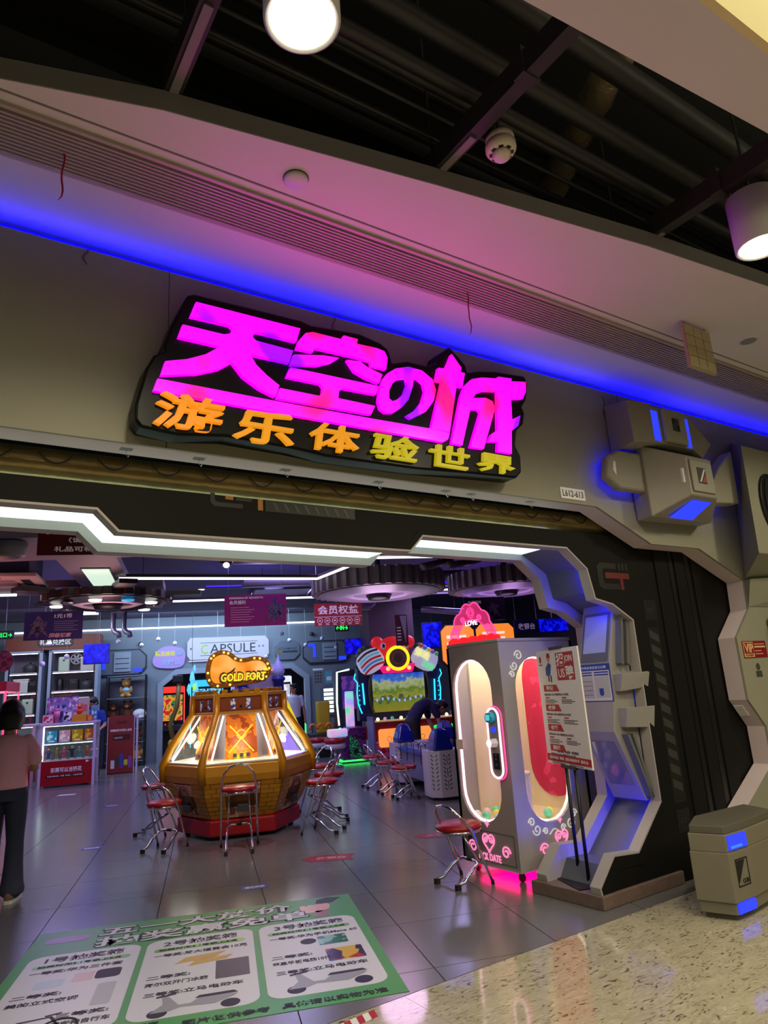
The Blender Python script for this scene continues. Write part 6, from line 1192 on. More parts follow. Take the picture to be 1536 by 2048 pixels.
cabinet(-0.45, 21.9, 0.95, 2.15, [(30, 120, 170), (120, 220, 240), (40, 60, 120), (220, 240, 250)], (60, 200, 255), 'cyan-lit arcade cabinet seen through the back opening')
cabinet(0.75, 22.3, 0.9, 2.0, [(40, 30, 90), (180, 190, 220), (90, 100, 170)], (120, 140, 255), 'violet-lit arcade cabinet behind the golden machine')
cabinet(1.75, 22.6, 0.9, 2.15, [(190, 190, 200), (240, 240, 250), (120, 130, 190)], (220, 225, 255), 'white-lit arcade cabinet behind the man in white')
area('back_room_lamp', I(0.8, 21.6, 3.6), I(0.8, 21.8, 0), 3.0, 1.0, 60, (200, 215, 255))
bl = hall('crystal_lamp', 'hanging cyan crystal lamp with a green core in the back opening', 'lamp', -0.35, 19.2)
for k, (x, z, s) in enumerate(((0, 2.05, 1.0), (0.10, 1.80, 0.9), (-0.08, 1.78, 0.8), (0.02, 1.35, 0.9), (0.06, 2.3, 0.6))): MB().lathe([(0.0, -0.16*s), (0.07*s, 0.0), (0.05*s, 0.14*s), (0.0, 0.24*s)], 6, (x, 0, z)).o('crystal', GL('crystal_cyan', (110, 215, 255), 0.9), bl)
MB().sph((0.06, -0.08, 1.86), (0.05, 0.03, 0.09), 10, 6).o('core', GL('core_green', (150, 255, 80), 1.2), bl, True); MB().cyl((0.0, 0, 2.4), (0.0, 0, 3.8), 0.006, n=5).o('cord', KBLACK, bl)
pt_ = hall('toy_crane', 'tall toy crane with a yellow arm and bent orange boom in the back opening', 'arcade machine', -0.95, 19.3)
MB().b(0.0, 0.36, 0, 0.4, 0.0, 0.35).o('base', KBLACK, pt_, bev=0.02); MB().tube([(0.18, 0.1, 0.35), (0.05, 0.1, 0.95), (0.22, 0.1, 1.4), (0.26, 0.1, 2.0)], 0.06, 8).o('arm', M('crane_bronze', (110, 84, 30), 0.4), pt_, True); MB().lathe([(0.16, 0.35), (0.18, 0.50), (0.14, 0.58)], 16, (0.18, 0.1, 0)).o('seat', M('toy_yellow'), pt_, True); MB().b(0.10, 0.36, 0.0, 0.2, 2.0, 2.2).o('head', KBLACK, pt_, bev=0.03)
# ================================================================== hall ceiling
CEP = M('ceil_plate', (150, 132, 146), 0.6); CED = M('ceil_dark', (70, 58, 76), 0.6)
bk = hall('ceiling_bulkhead', 'flat purple-grey ceiling bulkhead just behind the entrance', 'ceiling panel', 0, 0, 3.12)
MB().prism([(-4.8, 7.3), (2.6, 6.7), (2.6, 7.5), (-0.2, 7.75), (-0.8, 8.05), (-1.6, 8.15), (-2.4, 8.25), (-4.8, 8.35)], 0.0, 0.10, 'z').o('plate', CEP, bk)
MB().prism([(-1.62, 8.1), (-0.98, 8.1), (-1.02, 10.2), (-1.66, 10.2)], 0.004, 0.10, 'z').o('cross_plate', CEP, bk)
MB().prism([(-4.8, 10.2), (-0.6, 10.2), (-0.6, 10.9), (-4.8, 10.9)], 0.02, 0.12, 'z').o('far_plate', CEP, bk)
for x in (-4.4, -1.3, 2.3): MB().cyl((x, 7.5, 0.1), (x, 7.5, 0.68), 0.02, n=6).o('hanger', CED, bk)
for (q, lab) in (([(-1.44, 8.70), (-1.14, 8.72), (-1.19, 9.95), (-1.48, 9.90)], 'bright white light panel in the cross plate of the hall ceiling'), ([(-1.72, 12.0), (-1.36, 12.0), (-1.40, 13.1), (-1.76, 13.1)], 'white light panel farther back in the hall ceiling')):
    p = hall('light_panel', lab, 'ceiling lamp', 0, 0, 3.10 if '后' in lab or 'bright' in lab else 3.20, 0, 'light panels of the hall ceiling')
    MB().prism(q, 0.0, 0.012, 'z').o('diffuser', G_PANEL, p); 
    c = (sum(a for a, b in q)/4, sum(b for a, b in q)/4); q2 = [(c[0]+(a-c[0])*1.12, c[1]+(b-c[1])*1.04) for a, b in q]; MB().prism(q2, 0.013, 0.05, 'z').o('tray', CED, p)
    MB().cyl((c[0], c[1], 0.05), (c[0], c[1], 0.60), 0.01, n=6).o('hanger', CED, p)
tl = hall('line_lamp', 'long white line lamp bent towards the entrance under the hall ceiling', 'ceiling lamp', 0, 0, 3.10)
MB().tube([(-1.09, 9.31, 0.0), (1.55, 9.68, 0.0), (2.02, 8.05, 0.0)], 0.022, 6).o('tube', GL('tube_b', (245, 250, 255), 2.6), tl); MB().tube([(-1.09, 9.31, 0.03), (1.55, 9.68, 0.03), (2.02, 8.05, 0.03)], 0.03, 4).o('housing', CED, tl)
for a in ((-0.8, 9.35), (1.3, 9.65), (1.9, 8.4)): MB().cyl((a[0], a[1], 0.03), (a[0], a[1], 0.70), 0.006, n=5).o('hanger', CED, tl)
t2 = hall('line_lamp', 'black boxed line lamp behind the right half of the entrance header', 'ceiling lamp', 0, 0, 3.04); MB().b(1.95, 3.05, 7.75, 8.0, 0.0, 0.14).o('housing', KBLACK, t2); MB().b(1.97, 3.03, 7.82, 7.93, -0.006, 0.0).o('tube', MATS['tube_b'], t2); MB().cyl((2.5, 7.9, 0.14), (2.5, 7.9, 0.76), 0.008, n=5).o('hanger', CED, t2)
for k, (u0, u1, v, z, lab) in enumerate(((-0.6, 2.2, 13.2, 3.3, 'thin white line lamp above the membership banner'), (-3.9, -2.6, 10.6, 3.1, 'short white line lamp left of the dark gear'), (3.6, 6.2, 13.0, 3.35, 'thin white line lamp beyond the right gear'), (-3.6, -2.2, 15.5, 3.4, 'white line lamp above the gift counter'))):
    l_ = hall('line_lamp', lab, 'ceiling lamp', 0, v, z, 0, 'line lamps'); MB().b(u0, u1, 0, 0.05, 0, 0.03).o('tube', MATS['tube_b'], l_); MB().b(u0, u1, 0, 0.05, 0.03, 0.06).o('housing', CED, l_); MB().cyl(((u0+u1)/2, 0.02, 0.06), ((u0+u1)/2, 0.02, 3.8-z), 0.006, n=5).o('hanger', CED, l_)
for k, (u, v) in enumerate(HALL_FILLS):  # frames added around the hall's fill lamps
    p = hall('fill_panel', ('added square fill panel behind the dark gear', 'added square fill panel left of the big gear', 'added square fill panel before the gift counter', 'added square fill panel before the CAPSULE sign', 'added square fill panel right of the ball machine')[k], 'ceiling lamp', u, v, 3.66, 0, 'added square fill panels')
    for a, b, c, d in ((-0.64, 0.64, -0.64, -0.60), (-0.64, 0.64, 0.60, 0.64), (-0.64, -0.60, -0.60, 0.60), (0.60, 0.64, -0.60, 0.60)): MB().b(a, b, c, d, 0, 0.135).o('frame_bar', CED, p)
    MB().b(-0.60, 0.60, -0.60, 0.60, 0.05, 0.06).o('tray', OFFW, p)
# cassette air conditioner
ac = hall('air_conditioner', 'ceiling cassette air conditioner with a dark vent at its corner', 'air conditioner', -2.85, 8.75, 3.05)
MB().prism([(0, 0), (0.90, 0.02), (0.86, 0.90), (0, 0.90)], 0.0, 0.05, 'z').o('panel', M('ac_pink', (200, 170, 165), 0.5), ac, bev=0.01); MB().b(0.0, 0.6, 0.28, 0.64, -0.012, 0.0).o('intake', M('ac_grey', (150, 124, 122), 0.5), ac); MB().prism([(0.68, 0.25), (0.78, 0.25), (0.76, 0.70), (0.66, 0.70)], -0.006, 0.0, 'z').o('vent', KBLACK, ac); MB().b(-0.0, 0.5, 0.09, 0.13, -0.006, 0.0).o('slot', KBLACK, ac); MB().b(0.1, 0.8, 0.1, 0.8, 0.05, 0.75).o('body', CED, ac)
# gears
def gear(u, v, z, r, h, n, lab, m1, m2, dark):
    g = hall('ceiling_gear', lab, 'ceiling decoration', u, v, z, 0, 'gear wheels on the hall ceiling')
    pr_ = []
    for k in range(n):
        a0 = 2*PI*k/n; da = 2*PI/n
        for f, rr in ((0.05, r*0.94), (0.2, r), (0.55, r), (0.7, r*0.94)): pr_.append((rr*math.cos(a0+f*da), rr*math.sin(a0+f*da)))
    MB().prism(pr_, 0.0, h, 'z').o('rim', m1, g)
    MB().lathe([(r*0.90, -0.01), (r*0.62, -0.06), (r*0.60, -0.0)], 48, caps=False).o('face_ring', m2, g, True); MB().lathe([(r*0.60, 0.0), (r*0.42, -0.05), (r*0.40, -0.02)], 48, caps=False).o('inner_ring', M('gear_pale', (190, 180, 200), 0.4), g, True)
    MB().lathe([(r*0.40, -0.02), (0.0, -0.03)], 40).o('hub_plate', m2, g); MB().lathe([(0.16, -0.10), (0.20, -0.03)], 24).o('projector', KBLACK, g, True)
    MB().cyl((0, 0, h), (0, 0, 3.8-z), 0.05, n=10).o('shaft', CED, g)
    if dark:
        for k in range(10):
            a = 2*PI*k/10+0.2; MB().lathe([(0.0, -0.065), (0.075, -0.065), (0.085, -0.045)], 14, (r*0.75*math.cos(a), r*0.75*math.sin(a), 0)).o('lamp', GL('gear_lamp', (255, 250, 240), 1.6) if k % 2 else GL('gear_blue', (60, 170, 230), 0.9) if k == 8 else STEEL, g, True)
        for k in range(5):
            a = 2*PI*k/5; MB().rb((r*1.18*math.cos(a), r*1.18*math.sin(a), 0.10), (0.45, 0.22, 0.06), a).o('bracket', m1, g)
    return g
GM1 = M('gear_grey', (120, 108, 124), 0.45); GM2 = M('gear_under', (150, 142, 160), 0.4); GD1 = M('gear_dark', (70, 58, 60), 0.35, 0.5); GD2 = M('gear_dark_face', (60, 54, 62), 0.25, 0.7)
gear(2.55, 10.1, 2.92, 1.02, 0.26, 40, 'big grey toothed gear wheel hanging above the passage', GM1, GM2, False); gear(4.75, 10.3, 2.95, 0.95, 0.26, 38, 'grey toothed gear wheel hanging behind the pink crown', GM1, GM2, False); gear(-1.30, 10.0, 2.88, 0.85, 0.10, 20, 'dark metal gear wheel with round lamps near the light panel', GD1, GD2, True)
# pipes under the hall ceiling
PIPE_G = M('pipe_grey', (120, 112, 132), 0.35, 0.4)
def hpipe(pts, r, lab): 
    o = MB().tube(pts, r, 12).o('hall_pipe', PIPE_G, None, True); o.rotation_euler = (0, 0, TH); tag(o, lab, 'pipe', 'pipes under the hall ceiling')
hpipe([(0.6, 11.4, 3.35), (4.0, 11.2, 3.35), (6.5, 11.0, 3.35)], 0.09, 'thick grey pipe crossing above the big gear'); hpipe([(0.6, 12.2, 3.45), (6.5, 12.0, 3.45)], 0.07, 'grey pipe behind the thick one above the big gear')
hpipe([(3.6, 9.6, 3.79), (3.6, 9.6, 3.45), (3.55, 9.55, 3.32), (3.3, 9.3, 3.22), (2.9, 8.9, 3.1)], 0.055, 'bent grey pipe coming down left of the right gear'); hpipe([(4.05, 9.5, 3.79), (4.05, 9.5, 3.42), (3.98, 9.45, 3.3), (3.7, 9.2, 3.2), (3.2, 8.7, 3.08)], 0.05, 'bent grey pipe next to the right gear')
hpipe([(3.0, 12.4, 3.3), (3.0, 12.4, 3.05), (2.9, 12.3, 2.98), (2.2, 11.8, 2.95)], 0.06, 'bent grey pipe above the red membership banner')
for k, u in enumerate((-2.12, -1.88)):
    hpipe([(u, 17.3, 3.79), (u, 17.3, 3.28), (u+0.06, 17.25, 3.18), (u+0.14, 17.2, 3.14), (u+0.16, 17.2, 3.05)], 0.06, ('left', 'right')[k] + ' one of two grey elbow pipes above the plush rack')
hpipe([(4.6, 14.5, 3.15), (5.4, 14.3, 3.05), (6.4, 14.2, 3.05)], 0.07, 'grey pipe above the cashier sign')
for k, (u, v) in enumerate(((0.26, 9.30), (3.72, 10.55))):
    s = hall('spot_lamp', ('dark round spot lamp with lit lens near the line lamp', 'bright round spot lamp between the two grey gears')[k], 'ceiling lamp', u, v, 3.22); MB().sph((0, 0, 0.06), (0.09, 0.09, 0.075), 16, 9).o('housing', M('spot_navy', (20, 20, 60), 0.3), s, True); MB().sph((0, -0.05, 0.02), 0.045, 12, 7).o('lens', GL('lens_white', (240, 245, 255), 4.0), s, True); MB().cyl((0, 0, 0.12), (0, 0, 0.58), 0.012, n=6).o('stem', KBLACK, s)
for k, (u, v) in enumerate(((-0.3, 6.6), (1.6, 6.5))):  # housings added to go with the front fill spots
    s = hall('fill_spot_housing', ('black housing added for the fill spot behind the lower part of the entrance header', 'black housing added for the fill spot behind the right part of the entrance header')[k], 'ceiling lamp', u, v, 3.07, 0, 'added fill spot housings behind the header'); MB().lathe([(0.05, 0.0), (0.055, 0.005), (0.055, 0.14), (0.02, 0.15)], 16).o('housing', KBLACK, s, True); MB().cyl((0, 0, 0.15), (0, 0, 0.72), 0.01, n=6).o('stem', KBLACK, s)
pj = hall('hall_projector', 'grey round ceiling projector near the maroon banner', 'projector', -1.85, 7.2, 3.12); MB().lathe([(0.10, -0.16), (0.14, -0.14), (0.16, -0.02), (0.12, 0.0)], 18).o('housing', GREY, pj, True); MB().lathe([(0.0, -0.165), (0.09, -0.162)], 16).o('lens', KBLACK, pj)
# blue light washing part of the hall ceiling
for u, v, s in ((-2.5, 6.6, 1.2), (1.0, 12.6, 2.0), (5.0, 12.9, 2.0)):
    l_ = hall('blue_wash_lamp', ('blue strip lamp above the maroon banner', 'blue strip lamp above the membership banner', 'blue strip lamp beyond the right gear')[(-2.5, 1.0, 5.0).index(u)], 'ceiling lamp', u, v, 3.42, 0, 'blue strip lamps'); MB().b(-s/2, s/2, 0, 0.03, 0.05, 0.07).o('strip', GL('wash_blue', (30, 10, 255), 9.0), l_); MB().b(-s/2, s/2, 0, 0.05, 0.02, 0.05).o('tray', CED, l_); MB().cyl((0, 0.02, 0.05), (0, 0.02, 0.38), 0.005, n=5).o('hanger', CED, l_)
for u, v, z, p_, c in ((2.55, 10.1, 2.50, 24, (235, 190, 240)), (4.75, 10.3, 2.50, 18, (215, 160, 240)), (-1.3, 9.6, 2.45, 22, (255, 190, 190)), (-2.6, 8.6, 2.5, 14, (255, 160, 150)), (1.0, 13.5, 2.7, 26, (150, 140, 255)), (-2.5, 13.5, 2.7, 22, (170, 150, 255)), (5.5, 13.0, 2.7, 26, (150, 110, 255))):  # bare point lights added to lift gears and ceiling plates from below
    l = bpy.data.lights.new('ceiling_fill', 'POINT'); l.energy = p_; l.color = lin(c); l.shadow_soft_size = 0.32; o = bpy.data.objects.new('ceiling_fill', l); COL.objects.link(o); o.location = I(u, v, z)
# downlight discs
for k, (u, v) in enumerate(((-3.2, 12.5), (-0.1, 15.0), (2.6, 16.5), (5.2, 13.8), (0.9, 17.5), (3.4, 14.6))):
    d = hall('hall_downlight', 'small round white downlight in the hall ceiling', 'ceiling lamp', u, v, 3.795, 0, 'small downlights of the hall'); MB().lathe([(0.0, -0.006), (0.07, -0.006)], 16).o('lens', GL('dl_white', (250, 250, 255), 4.0), d); MB().lathe([(0.07, -0.008), (0.09, -0.008), (0.095, 0.0)], 16, caps=False).o('ring', GREY, d, True)

# ---- hanging banners
def banner(u, v, w, z0, z1, col, lab, rz=0.0, name='hanging_banner'):
    b = hall(name, lab, 'banner', u, v, 0, rz, 'banners hung from the hall ceiling'); MB().b(0, w, 0, 0.012, z0, z1).o('sheet', M('bn_' + lab[:16], col, 0.55), b)
    for x in (0.04*w+0.02, w-0.04*w-0.02): MB().cyl((x, 0.006, z1), (x, 0.006, 3.8), 0.003, n=4).o('cord', STEEL, b)
    return b
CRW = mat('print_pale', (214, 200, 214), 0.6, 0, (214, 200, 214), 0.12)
b = banner(-1.24, 5.55, 1.35, 2.64, 2.95, (92, 8, 26), 'maroon banner with three lines of white lettering behind the entrance header')
for s, x, z, w in (('文具用品 / 盲盒手办 / 玩具', 0.06, 2.80, 0.80), ('（请至兑换台兑换）', 0.22, 2.735, 0.55), ('礼品可私人定制跟预定', 0.12, 2.665, 0.70)): text('lettering', s, x, z, w, 0.042, CRW, b, 0, 0.003, 0.02)
b = banner(-2.56, 11.0, 0.79, 2.50, 2.91, (40, 28, 112), 'dark blue banner offering one coin for one yuan above the gift counter')
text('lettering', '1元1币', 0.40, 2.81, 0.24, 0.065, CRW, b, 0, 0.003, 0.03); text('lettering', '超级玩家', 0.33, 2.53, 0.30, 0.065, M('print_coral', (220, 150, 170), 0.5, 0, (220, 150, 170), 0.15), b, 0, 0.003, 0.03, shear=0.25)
for k in range(5): MB().b(0.40, 0.72-0.05*(k % 2), -0.002, 0, 2.63+k*0.032, 2.643+k*0.032).o('text_line', M('print_dim', (120, 110, 160), 0.5), b)
def warrior(b, x, z, s):
    MB().prism([(x, z), (x+0.06*s, z+0.16*s), (x+0.02*s, z+0.22*s), (x+0.09*s, z+0.27*s), (x+0.13*s, z+0.36*s), (x+0.18*s, z+0.27*s), (x+0.26*s, z+0.24*s), (x+0.22*s, z+0.14*s), (x+0.28*s, z+0.02*s), (x+0.18*s, z+0.10*s), (x+0.12*s, z+0.0*s), (x+0.09*s, z+0.10*s)], -0.003, 0, 'y').o('printed_figure', PT('figure_print', [(30, 20, 60), (110, 90, 120), (60, 50, 140), (150, 130, 130)], 14, 0.5), b)
warrior(b, 0.05, 2.52, 1.0)
b = banner(0.265, 10.5, 0.92, 2.535, 3.01, (150, 20, 130), 'magenta membership benefits banner above the golden machine')
text('lettering', 'MEMBERSHIP BENEFITS', 0.07, 2.945, 0.50, 0.03, CRW, b, 0, 0.003, 0.02); text('lettering', '会员福利', 0.07, 2.865, 0.24, 0.06, CRW, b, 0, 0.003, 0.03)
for k in range(7): MB().b(0.09, 0.36+0.04*(k % 3), -0.002, 0, 2.60+k*0.035, 2.612+k*0.035).o('text_line', M('print_lilac', (205, 130, 190), 0.5), b)
warrior(b, 0.60, 2.57, 1.1)
b = banner(1.765, 11.5, 0.82, 2.585, 2.965, (140, 8, 26), 'red membership rights banner with a row of round icons')
text('lettering', '会员权益', 0.06, 2.78, 0.70, 0.15, CRW, b, 0, 0.003, 0.03); MB().b(0.0, 0.82, -0.002, 0, 2.735, 2.742).o('rule', CRW, b)
for k in range(6): MB().tube([(0.09+k*0.128+0.045*math.cos(t), -0.002, 2.675+0.045*math.sin(t)) for t in [2*PI*i/14 for i in range(14)]], 0.005, 4, True).o('icon_ring', CRW, b); MB().b(0.07+k*0.128, 0.11+k*0.128, -0.003, 0, 2.665, 2.685).o('icon', CRW, b); MB().b(0.06+k*0.128, 0.12+k*0.128, -0.002, 0, 2.605, 2.615).o('text_line', CRW, b)
b = banner(3.90, 10.05, 0.68, 2.44, 2.80, (44, 10, 66), 'dark purple banner behind the pink crown'); text('lettering', '会员福利', 0.06, 2.70, 0.22, 0.05, CRW, b, 0, 0.003, 0.02); warrior(b, 0.36, 2.46, 0.85)
b = banner(3.60, 13.1, 0.25, 2.30, 2.90, (84, 28, 44), 'narrow maroon banner with a white wedge before the red animal head'); MB().prism([(0.10, 2.88), (0.24, 2.88), (0.20, 2.34)], -0.003, 0, 'y').o('wedge', M('wedge_grey', (170, 170, 190), 0.5), b)
for k in range(5): MB().b(0.03, 0.11, -0.002, 0, 2.40+k*0.06, 2.42+k*0.06).o('text_line', CRW, b)
b = banner(6.60, 14.1, 0.60, 2.50, 2.80, (10, 14, 60), 'navy cashier banner beyond the pink prize machine'); text('lettering', '收银台', 0.10, 2.58, 0.40, 0.14, CRW, b, 0, 0.003, 0.02)
def exit_sign(u, v, z, w, s, lab):
    e = hall('exit_sign', lab, 'exit sign', u, v, z); MB().b(0, w, 0, 0.04, 0, 0.15).o('box', M('exit_dark', (8, 26, 14), 0.4), e); text('symbol', s, 0.03, 0.03, w-0.06, 0.09, GL('exit_green', (40, 255, 90), 1.6), e, 0, 0.004, 0.03); MB().cyl((w/2, 0.02, 0.15), (w/2, 0.02, 3.8-z), 0.008, n=5).o('stem', STEEL, e)
exit_sign(2.56, 14.0, 2.70, 0.30, '←IN→', 'green lit exit sign with arrows below the red banner'); exit_sign(-3.72, 14.0, 2.82, 0.30, '出口→', 'green lit exit sign at the left of the gift cabinets')
# glowing boards and screens
def board(u, v, z0, z1, w, m_, lab, frame=None):
    o = hall('lit_board', lab, 'lit sign', u, v, 0, 0, 'lit boards'); MB().prism(octo(0, w, z0, z1, min(w, z1-z0)*0.16), 0, 0.05, 'y').o('face', m_, o); MB().prism(octo(-0.03, w+0.03, z0-0.03, z1+0.03, min(w, z1-z0)*0.17), 0.051, 0.10, 'y').o('frame', KBLACK, o)
    MB().cyl((w/2, 0.07, z1), (w/2, 0.07, 3.8), 0.02, n=6).o('post', KBLACK, o)
    for k in range(4): MB().b(w*0.15, w*0.75, -0.006, 0, z0+(z1-z0)*(0.16+0.17*k), z0+(z1-z0)*(0.24+0.17*k)).o('text_bar', GL('bar_warm', (255, 215, 190), 1.1), o)
OR = GL('board_orange', (255, 140, 50), 1.0); BLS = PT('blue_screen', [(0, 0, 160), (10, 20, 255), (40, 60, 255)], 7, 0.3, 0.8)
board(5.62, 16.2, 1.95, 2.92, 0.85, OR, 'orange glowing price board with white bars behind the pink crown'); board(6.55, 16.2, 2.15, 2.92, 1.0, OR, 'second orange glowing price board right of the crown')
for u, v, z0, z1, w, lab in ((-2.68, 17.0, 2.48, 2.90, 0.52, 'blue glowing acrylic sign in front of the gift cabinet'), (3.36, 17.0, 2.40, 2.76, 0.46, 'blue glowing screen left of the ball machine'), (5.46, 17.2, 2.48, 3.10, 0.52, 'blue glowing screen right of the ball machine'), (7.9, 15.5, 2.62, 2.92, 0.8, 'violet-blue screen above the cashier desk')):
    o = hall('blue_screen', lab, 'screen', u, v, 0, 0, 'blue screens'); MB().b(0, w, 0, 0.03, z0, z1).o('face', BLS, o); MB().b(-0.02, w+0.02, 0.03, 0.05, z0-0.02, z1+0.02).o('frame', M('frame_violet', (70, 60, 110), 0.4), o); MB().cyl((w/2, 0.04, z1), (w/2, 0.04, 3.8), 0.006, n=5).o('cord', STEEL, o)
pc_ = hall('pillar', 'square brown pillar behind the ball machine', 'pillar', 3.75, 16.0); MB().b(0, 1.1, 0, 1.1, 0.0, 3.795).o('shaft', M('pillar_brown', (70, 44, 54), 0.6), pc_); MB().b(-0.03, 1.13, -0.03, 1.13, 0.0, 0.12).o('skirting', DGREY, pc_)
br_ = hall('round_badge', 'dark red round poster badges hung at the left of the cabinets', 'poster', -4.35, 15.2)
for x, z, r, c in ((0.2, 2.62, 0.22, (50, 30, 60)), (0.48, 2.50, 0.18, (110, 16, 30))): MB().prism(ellipse(x, z, r, r*1.15, 20), 0, 0.012, 'y').o('badge', PT('badge_%d' % c[0], [c, tuple(min(255, k+40) for k in c), (30, 20, 40)], 9, 0.5), br_)
for x in (0.2, 0.48): MB().cyl((x, 0.006, 2.7), (x, 0.006, 3.8), 0.003, n=4).o('cord', STEEL, br_)

# ================================================================== floor graphics
MATG = M('mat_green', (60, 150, 50), 0.38, var=0.12, vs=5); MATW = M('mat_white', (214, 212, 226), 0.38)
fm = hall('floor_poster', 'green floor poster with three white prize panels on the entrance floor', 'floor poster', -1.16, 3.92, 0.0, math.radians(-1.5))
FW, FD = 2.17, 1.86
def flat(name, poly, m_, z=0.0032, par=None): return MB().prism(poly, z-0.0008, z, 'z').o(name, m_, par or fm)
MB().b(0, FW, 0, FD, 0.0003, 0.0022).o('sheet', MATG, fm)
def ftext(name, s, x, y, w, h, m_, bold=0.03, z=0.0034): 
    return text(name, s, x, y, w, h, m_, fm, 0, 0.0008, bold, Matrix(((1, 0, 0, 0), (0, 0, 1, 0), (0, -1, 0, z), (0, 0, 0, 1))))
INKK = M('mat_ink', (16, 13, 20), 0.5)
for s, x, y, w, h in (('五一大放价', 0.42, 1.62, 1.30, 0.17), ('抽奖赢免单', 0.42, 1.40, 1.40, 0.19)):
    ftext('title_shadow', s, x-0.01, y-0.01, w+0.02, h+0.02, INKK, 0.07, 0.0030); ftext('title', s, x, y, w, h, MATW, 0.035, 0.0042)
flat('hand_print', [(1.78, 1.52), (1.90, 1.50), (1.98, 1.56), (2.0, 1.66), (1.92, 1.70), (1.80, 1.66)], M('hand_pink', (226, 170, 160), 0.3)); flat('sleeve', [(1.90, 1.70), (2.02, 1.70), (2.10, 1.80), (2.00, 1.84), (1.92, 1.80)], INKK)
for k in range(4): flat('finger_print', [(1.78+k*0.055, 1.58), (1.82+k*0.055, 1.58), (1.82+k*0.055, 1.69), (1.78+k*0.055, 1.69)], MATS['hand_pink'], 0.0040)
flat('wrist', [(1.86, 1.40), (1.96, 1.40), (1.96, 1.53), (1.88, 1.54)], M('wrist_brown', (150, 90, 80), 0.3)); flat('logo', rrect(0.08, 0.36, 1.60, 1.72, 0.05), M('logo_dark', (120, 80, 90), 0.3))
PX = ((0.07, 0.73), (0.77, 1.43), (1.47, 2.11))
YP = (0.14, 0.14, 0.14)
for k, (x0, x1) in enumerate(PX):
    flat('prize_panel', rrect(x0, x1, 0.16, 1.36, 0.09), MATW, 0.0030)
    ftext('panel_title', '%d号抽奖箱' % (k+1), x0+0.10, 1.22, 0.46, 0.095, INKK, 0.045); flat('date_band', rrect(x0+0.05, x1-0.05, 1.13, 1.19, 0.028), M('band_green', (120, 180, 90), 0.3), 0.0036); ftext('date_text', '抽奖时间5.1号晚上8点', x0+0.08, 1.14, 0.48, 0.036, INKK, 0.02, 0.0042)
    for q, (s, y, w) in enumerate(((('一等奖:华为三件套', 1.03, 0.52), ('二等奖:', 0.68, 0.26), ('美的立式空调', 0.58, 0.36), ('三等奖:', 0.36, 0.26), ('捷安特自行车', 0.26, 0.40)), (('一等奖:周大福黄金10克', 1.03, 0.56), ('二等奖:', 0.68, 0.24), ('海尔双开门冰箱', 0.58, 0.34), ('三等奖:立马电动车', 0.44, 0.52)), (('一等奖:华为手机Mate 60', 1.03, 0.56), ('二等奖:', 0.70, 0.24), ('苹果平板电脑10代', 0.60, 0.34), ('三等奖:立马电动车', 0.46, 0.52)))[k]):
        ftext('prize_line', s, (x0+0.06) if 'Mate' in s or '一等' in s or w > 0.5 else ((x0+0.34) if k == 0 and q >= 3 else x0+0.05), y, w if not (k == 0 and q >= 3) else min(w, 0.28), 0.055, INKK, 0.03)
# pictures on the panels
flat('earbuds_picture', rrect(0.20, 0.36, 0.80, 0.92, 0.03), M('pic_ice', (190, 205, 235), 0.4), 0.0038); flat('watch_picture', rrect(0.52, 0.66, 0.84, 0.98, 0.03), INKK, 0.0038); flat('box_picture', rrect(0.40, 0.51, 0.84, 0.97, 0.01), M('pic_tan', (190, 150, 90), 0.3), 0.0038); flat('conditioner_picture', rrect(0.56, 0.66, 0.46, 0.76, 0.02), M('pic_pale', (180, 180, 190), 0.4), 0.0038)
flat('gold_bar_picture', [(0.96, 0.88), (1.20, 0.92), (1.26, 1.0), (1.02, 0.97)], M('pic_gold', (206, 160, 40), 0.4), 0.0038); flat('gold_bar_picture', [(1.04, 0.82), (1.26, 0.86), (1.30, 0.92), (1.08, 0.90)], MATS['pic_gold'], 0.0042); flat('fridge_picture', rrect(1.20, 1.39, 0.56, 0.84, 0.005), M('pic_fridge', (66, 54, 50), 0.4), 0.0038)
flat('phone_picture', rrect(1.82, 2.0, 0.84, 1.0, 0.01), PT('pic_phone', [(40, 110, 90), (140, 190, 180), (220, 225, 225)], 8, 0.2), 0.0038); flat('camera_ring', ellipse(1.76, 0.94, 0.05, 0.05, 20), INKK, 0.0038); flat('tablet_picture', rrect(1.84, 2.06, 0.56, 0.76, 0.012), PT('pic_tablet', [(30, 70, 150), (190, 50, 50), (60, 40, 80), (230, 180, 60)], 10, 0.2, 0, 'voronoi'), 0.0038)
def scooter(x, y):
    for dx in (0.06, 0.42): flat('scooter_wheel', ellipse(x+dx, y, 0.05, 0.05, 18), INKK, 0.0038)
    flat('scooter_body', [(x+0.02, y+0.01), (x+0.12, y+0.01), (x+0.17, y+0.04), (x+0.34, y+0.02), (x+0.44, y+0.08), (x+0.46, y+0.11), (x+0.26, y+0.12), (x+0.22, y+0.07), (x+0.16, y+0.07), (x+0.10, y+0.20), (x+0.07, y+0.19), (x+0.08, y+0.10)], M('pic_scooter', (150, 150, 160), 0.4), 0.0042); flat('scooter_seat', [(x+0.24, y+0.12), (x+0.46, y+0.12), (x+0.44, y+0.15), (x+0.26, y+0.15)], INKK, 0.0044); flat('scooter_handle', [(x+0.04, y+0.19), (x+0.14, y+0.21), (x+0.14, y+0.23), (x+0.04, y+0.21)], INKK, 0.0044)
scooter(0.86, 0.22); scooter(1.56, 0.24)
for dx in (0.10, 0.40):
    MB().tube([(0.06+dx+0.085*math.cos(t), 0.26+0.085*math.sin(t), 0.0038) for t in [2*PI*i/24 for i in range(24)]], 0.006, 4, True).o('bicycle_wheel', INKK, fm)
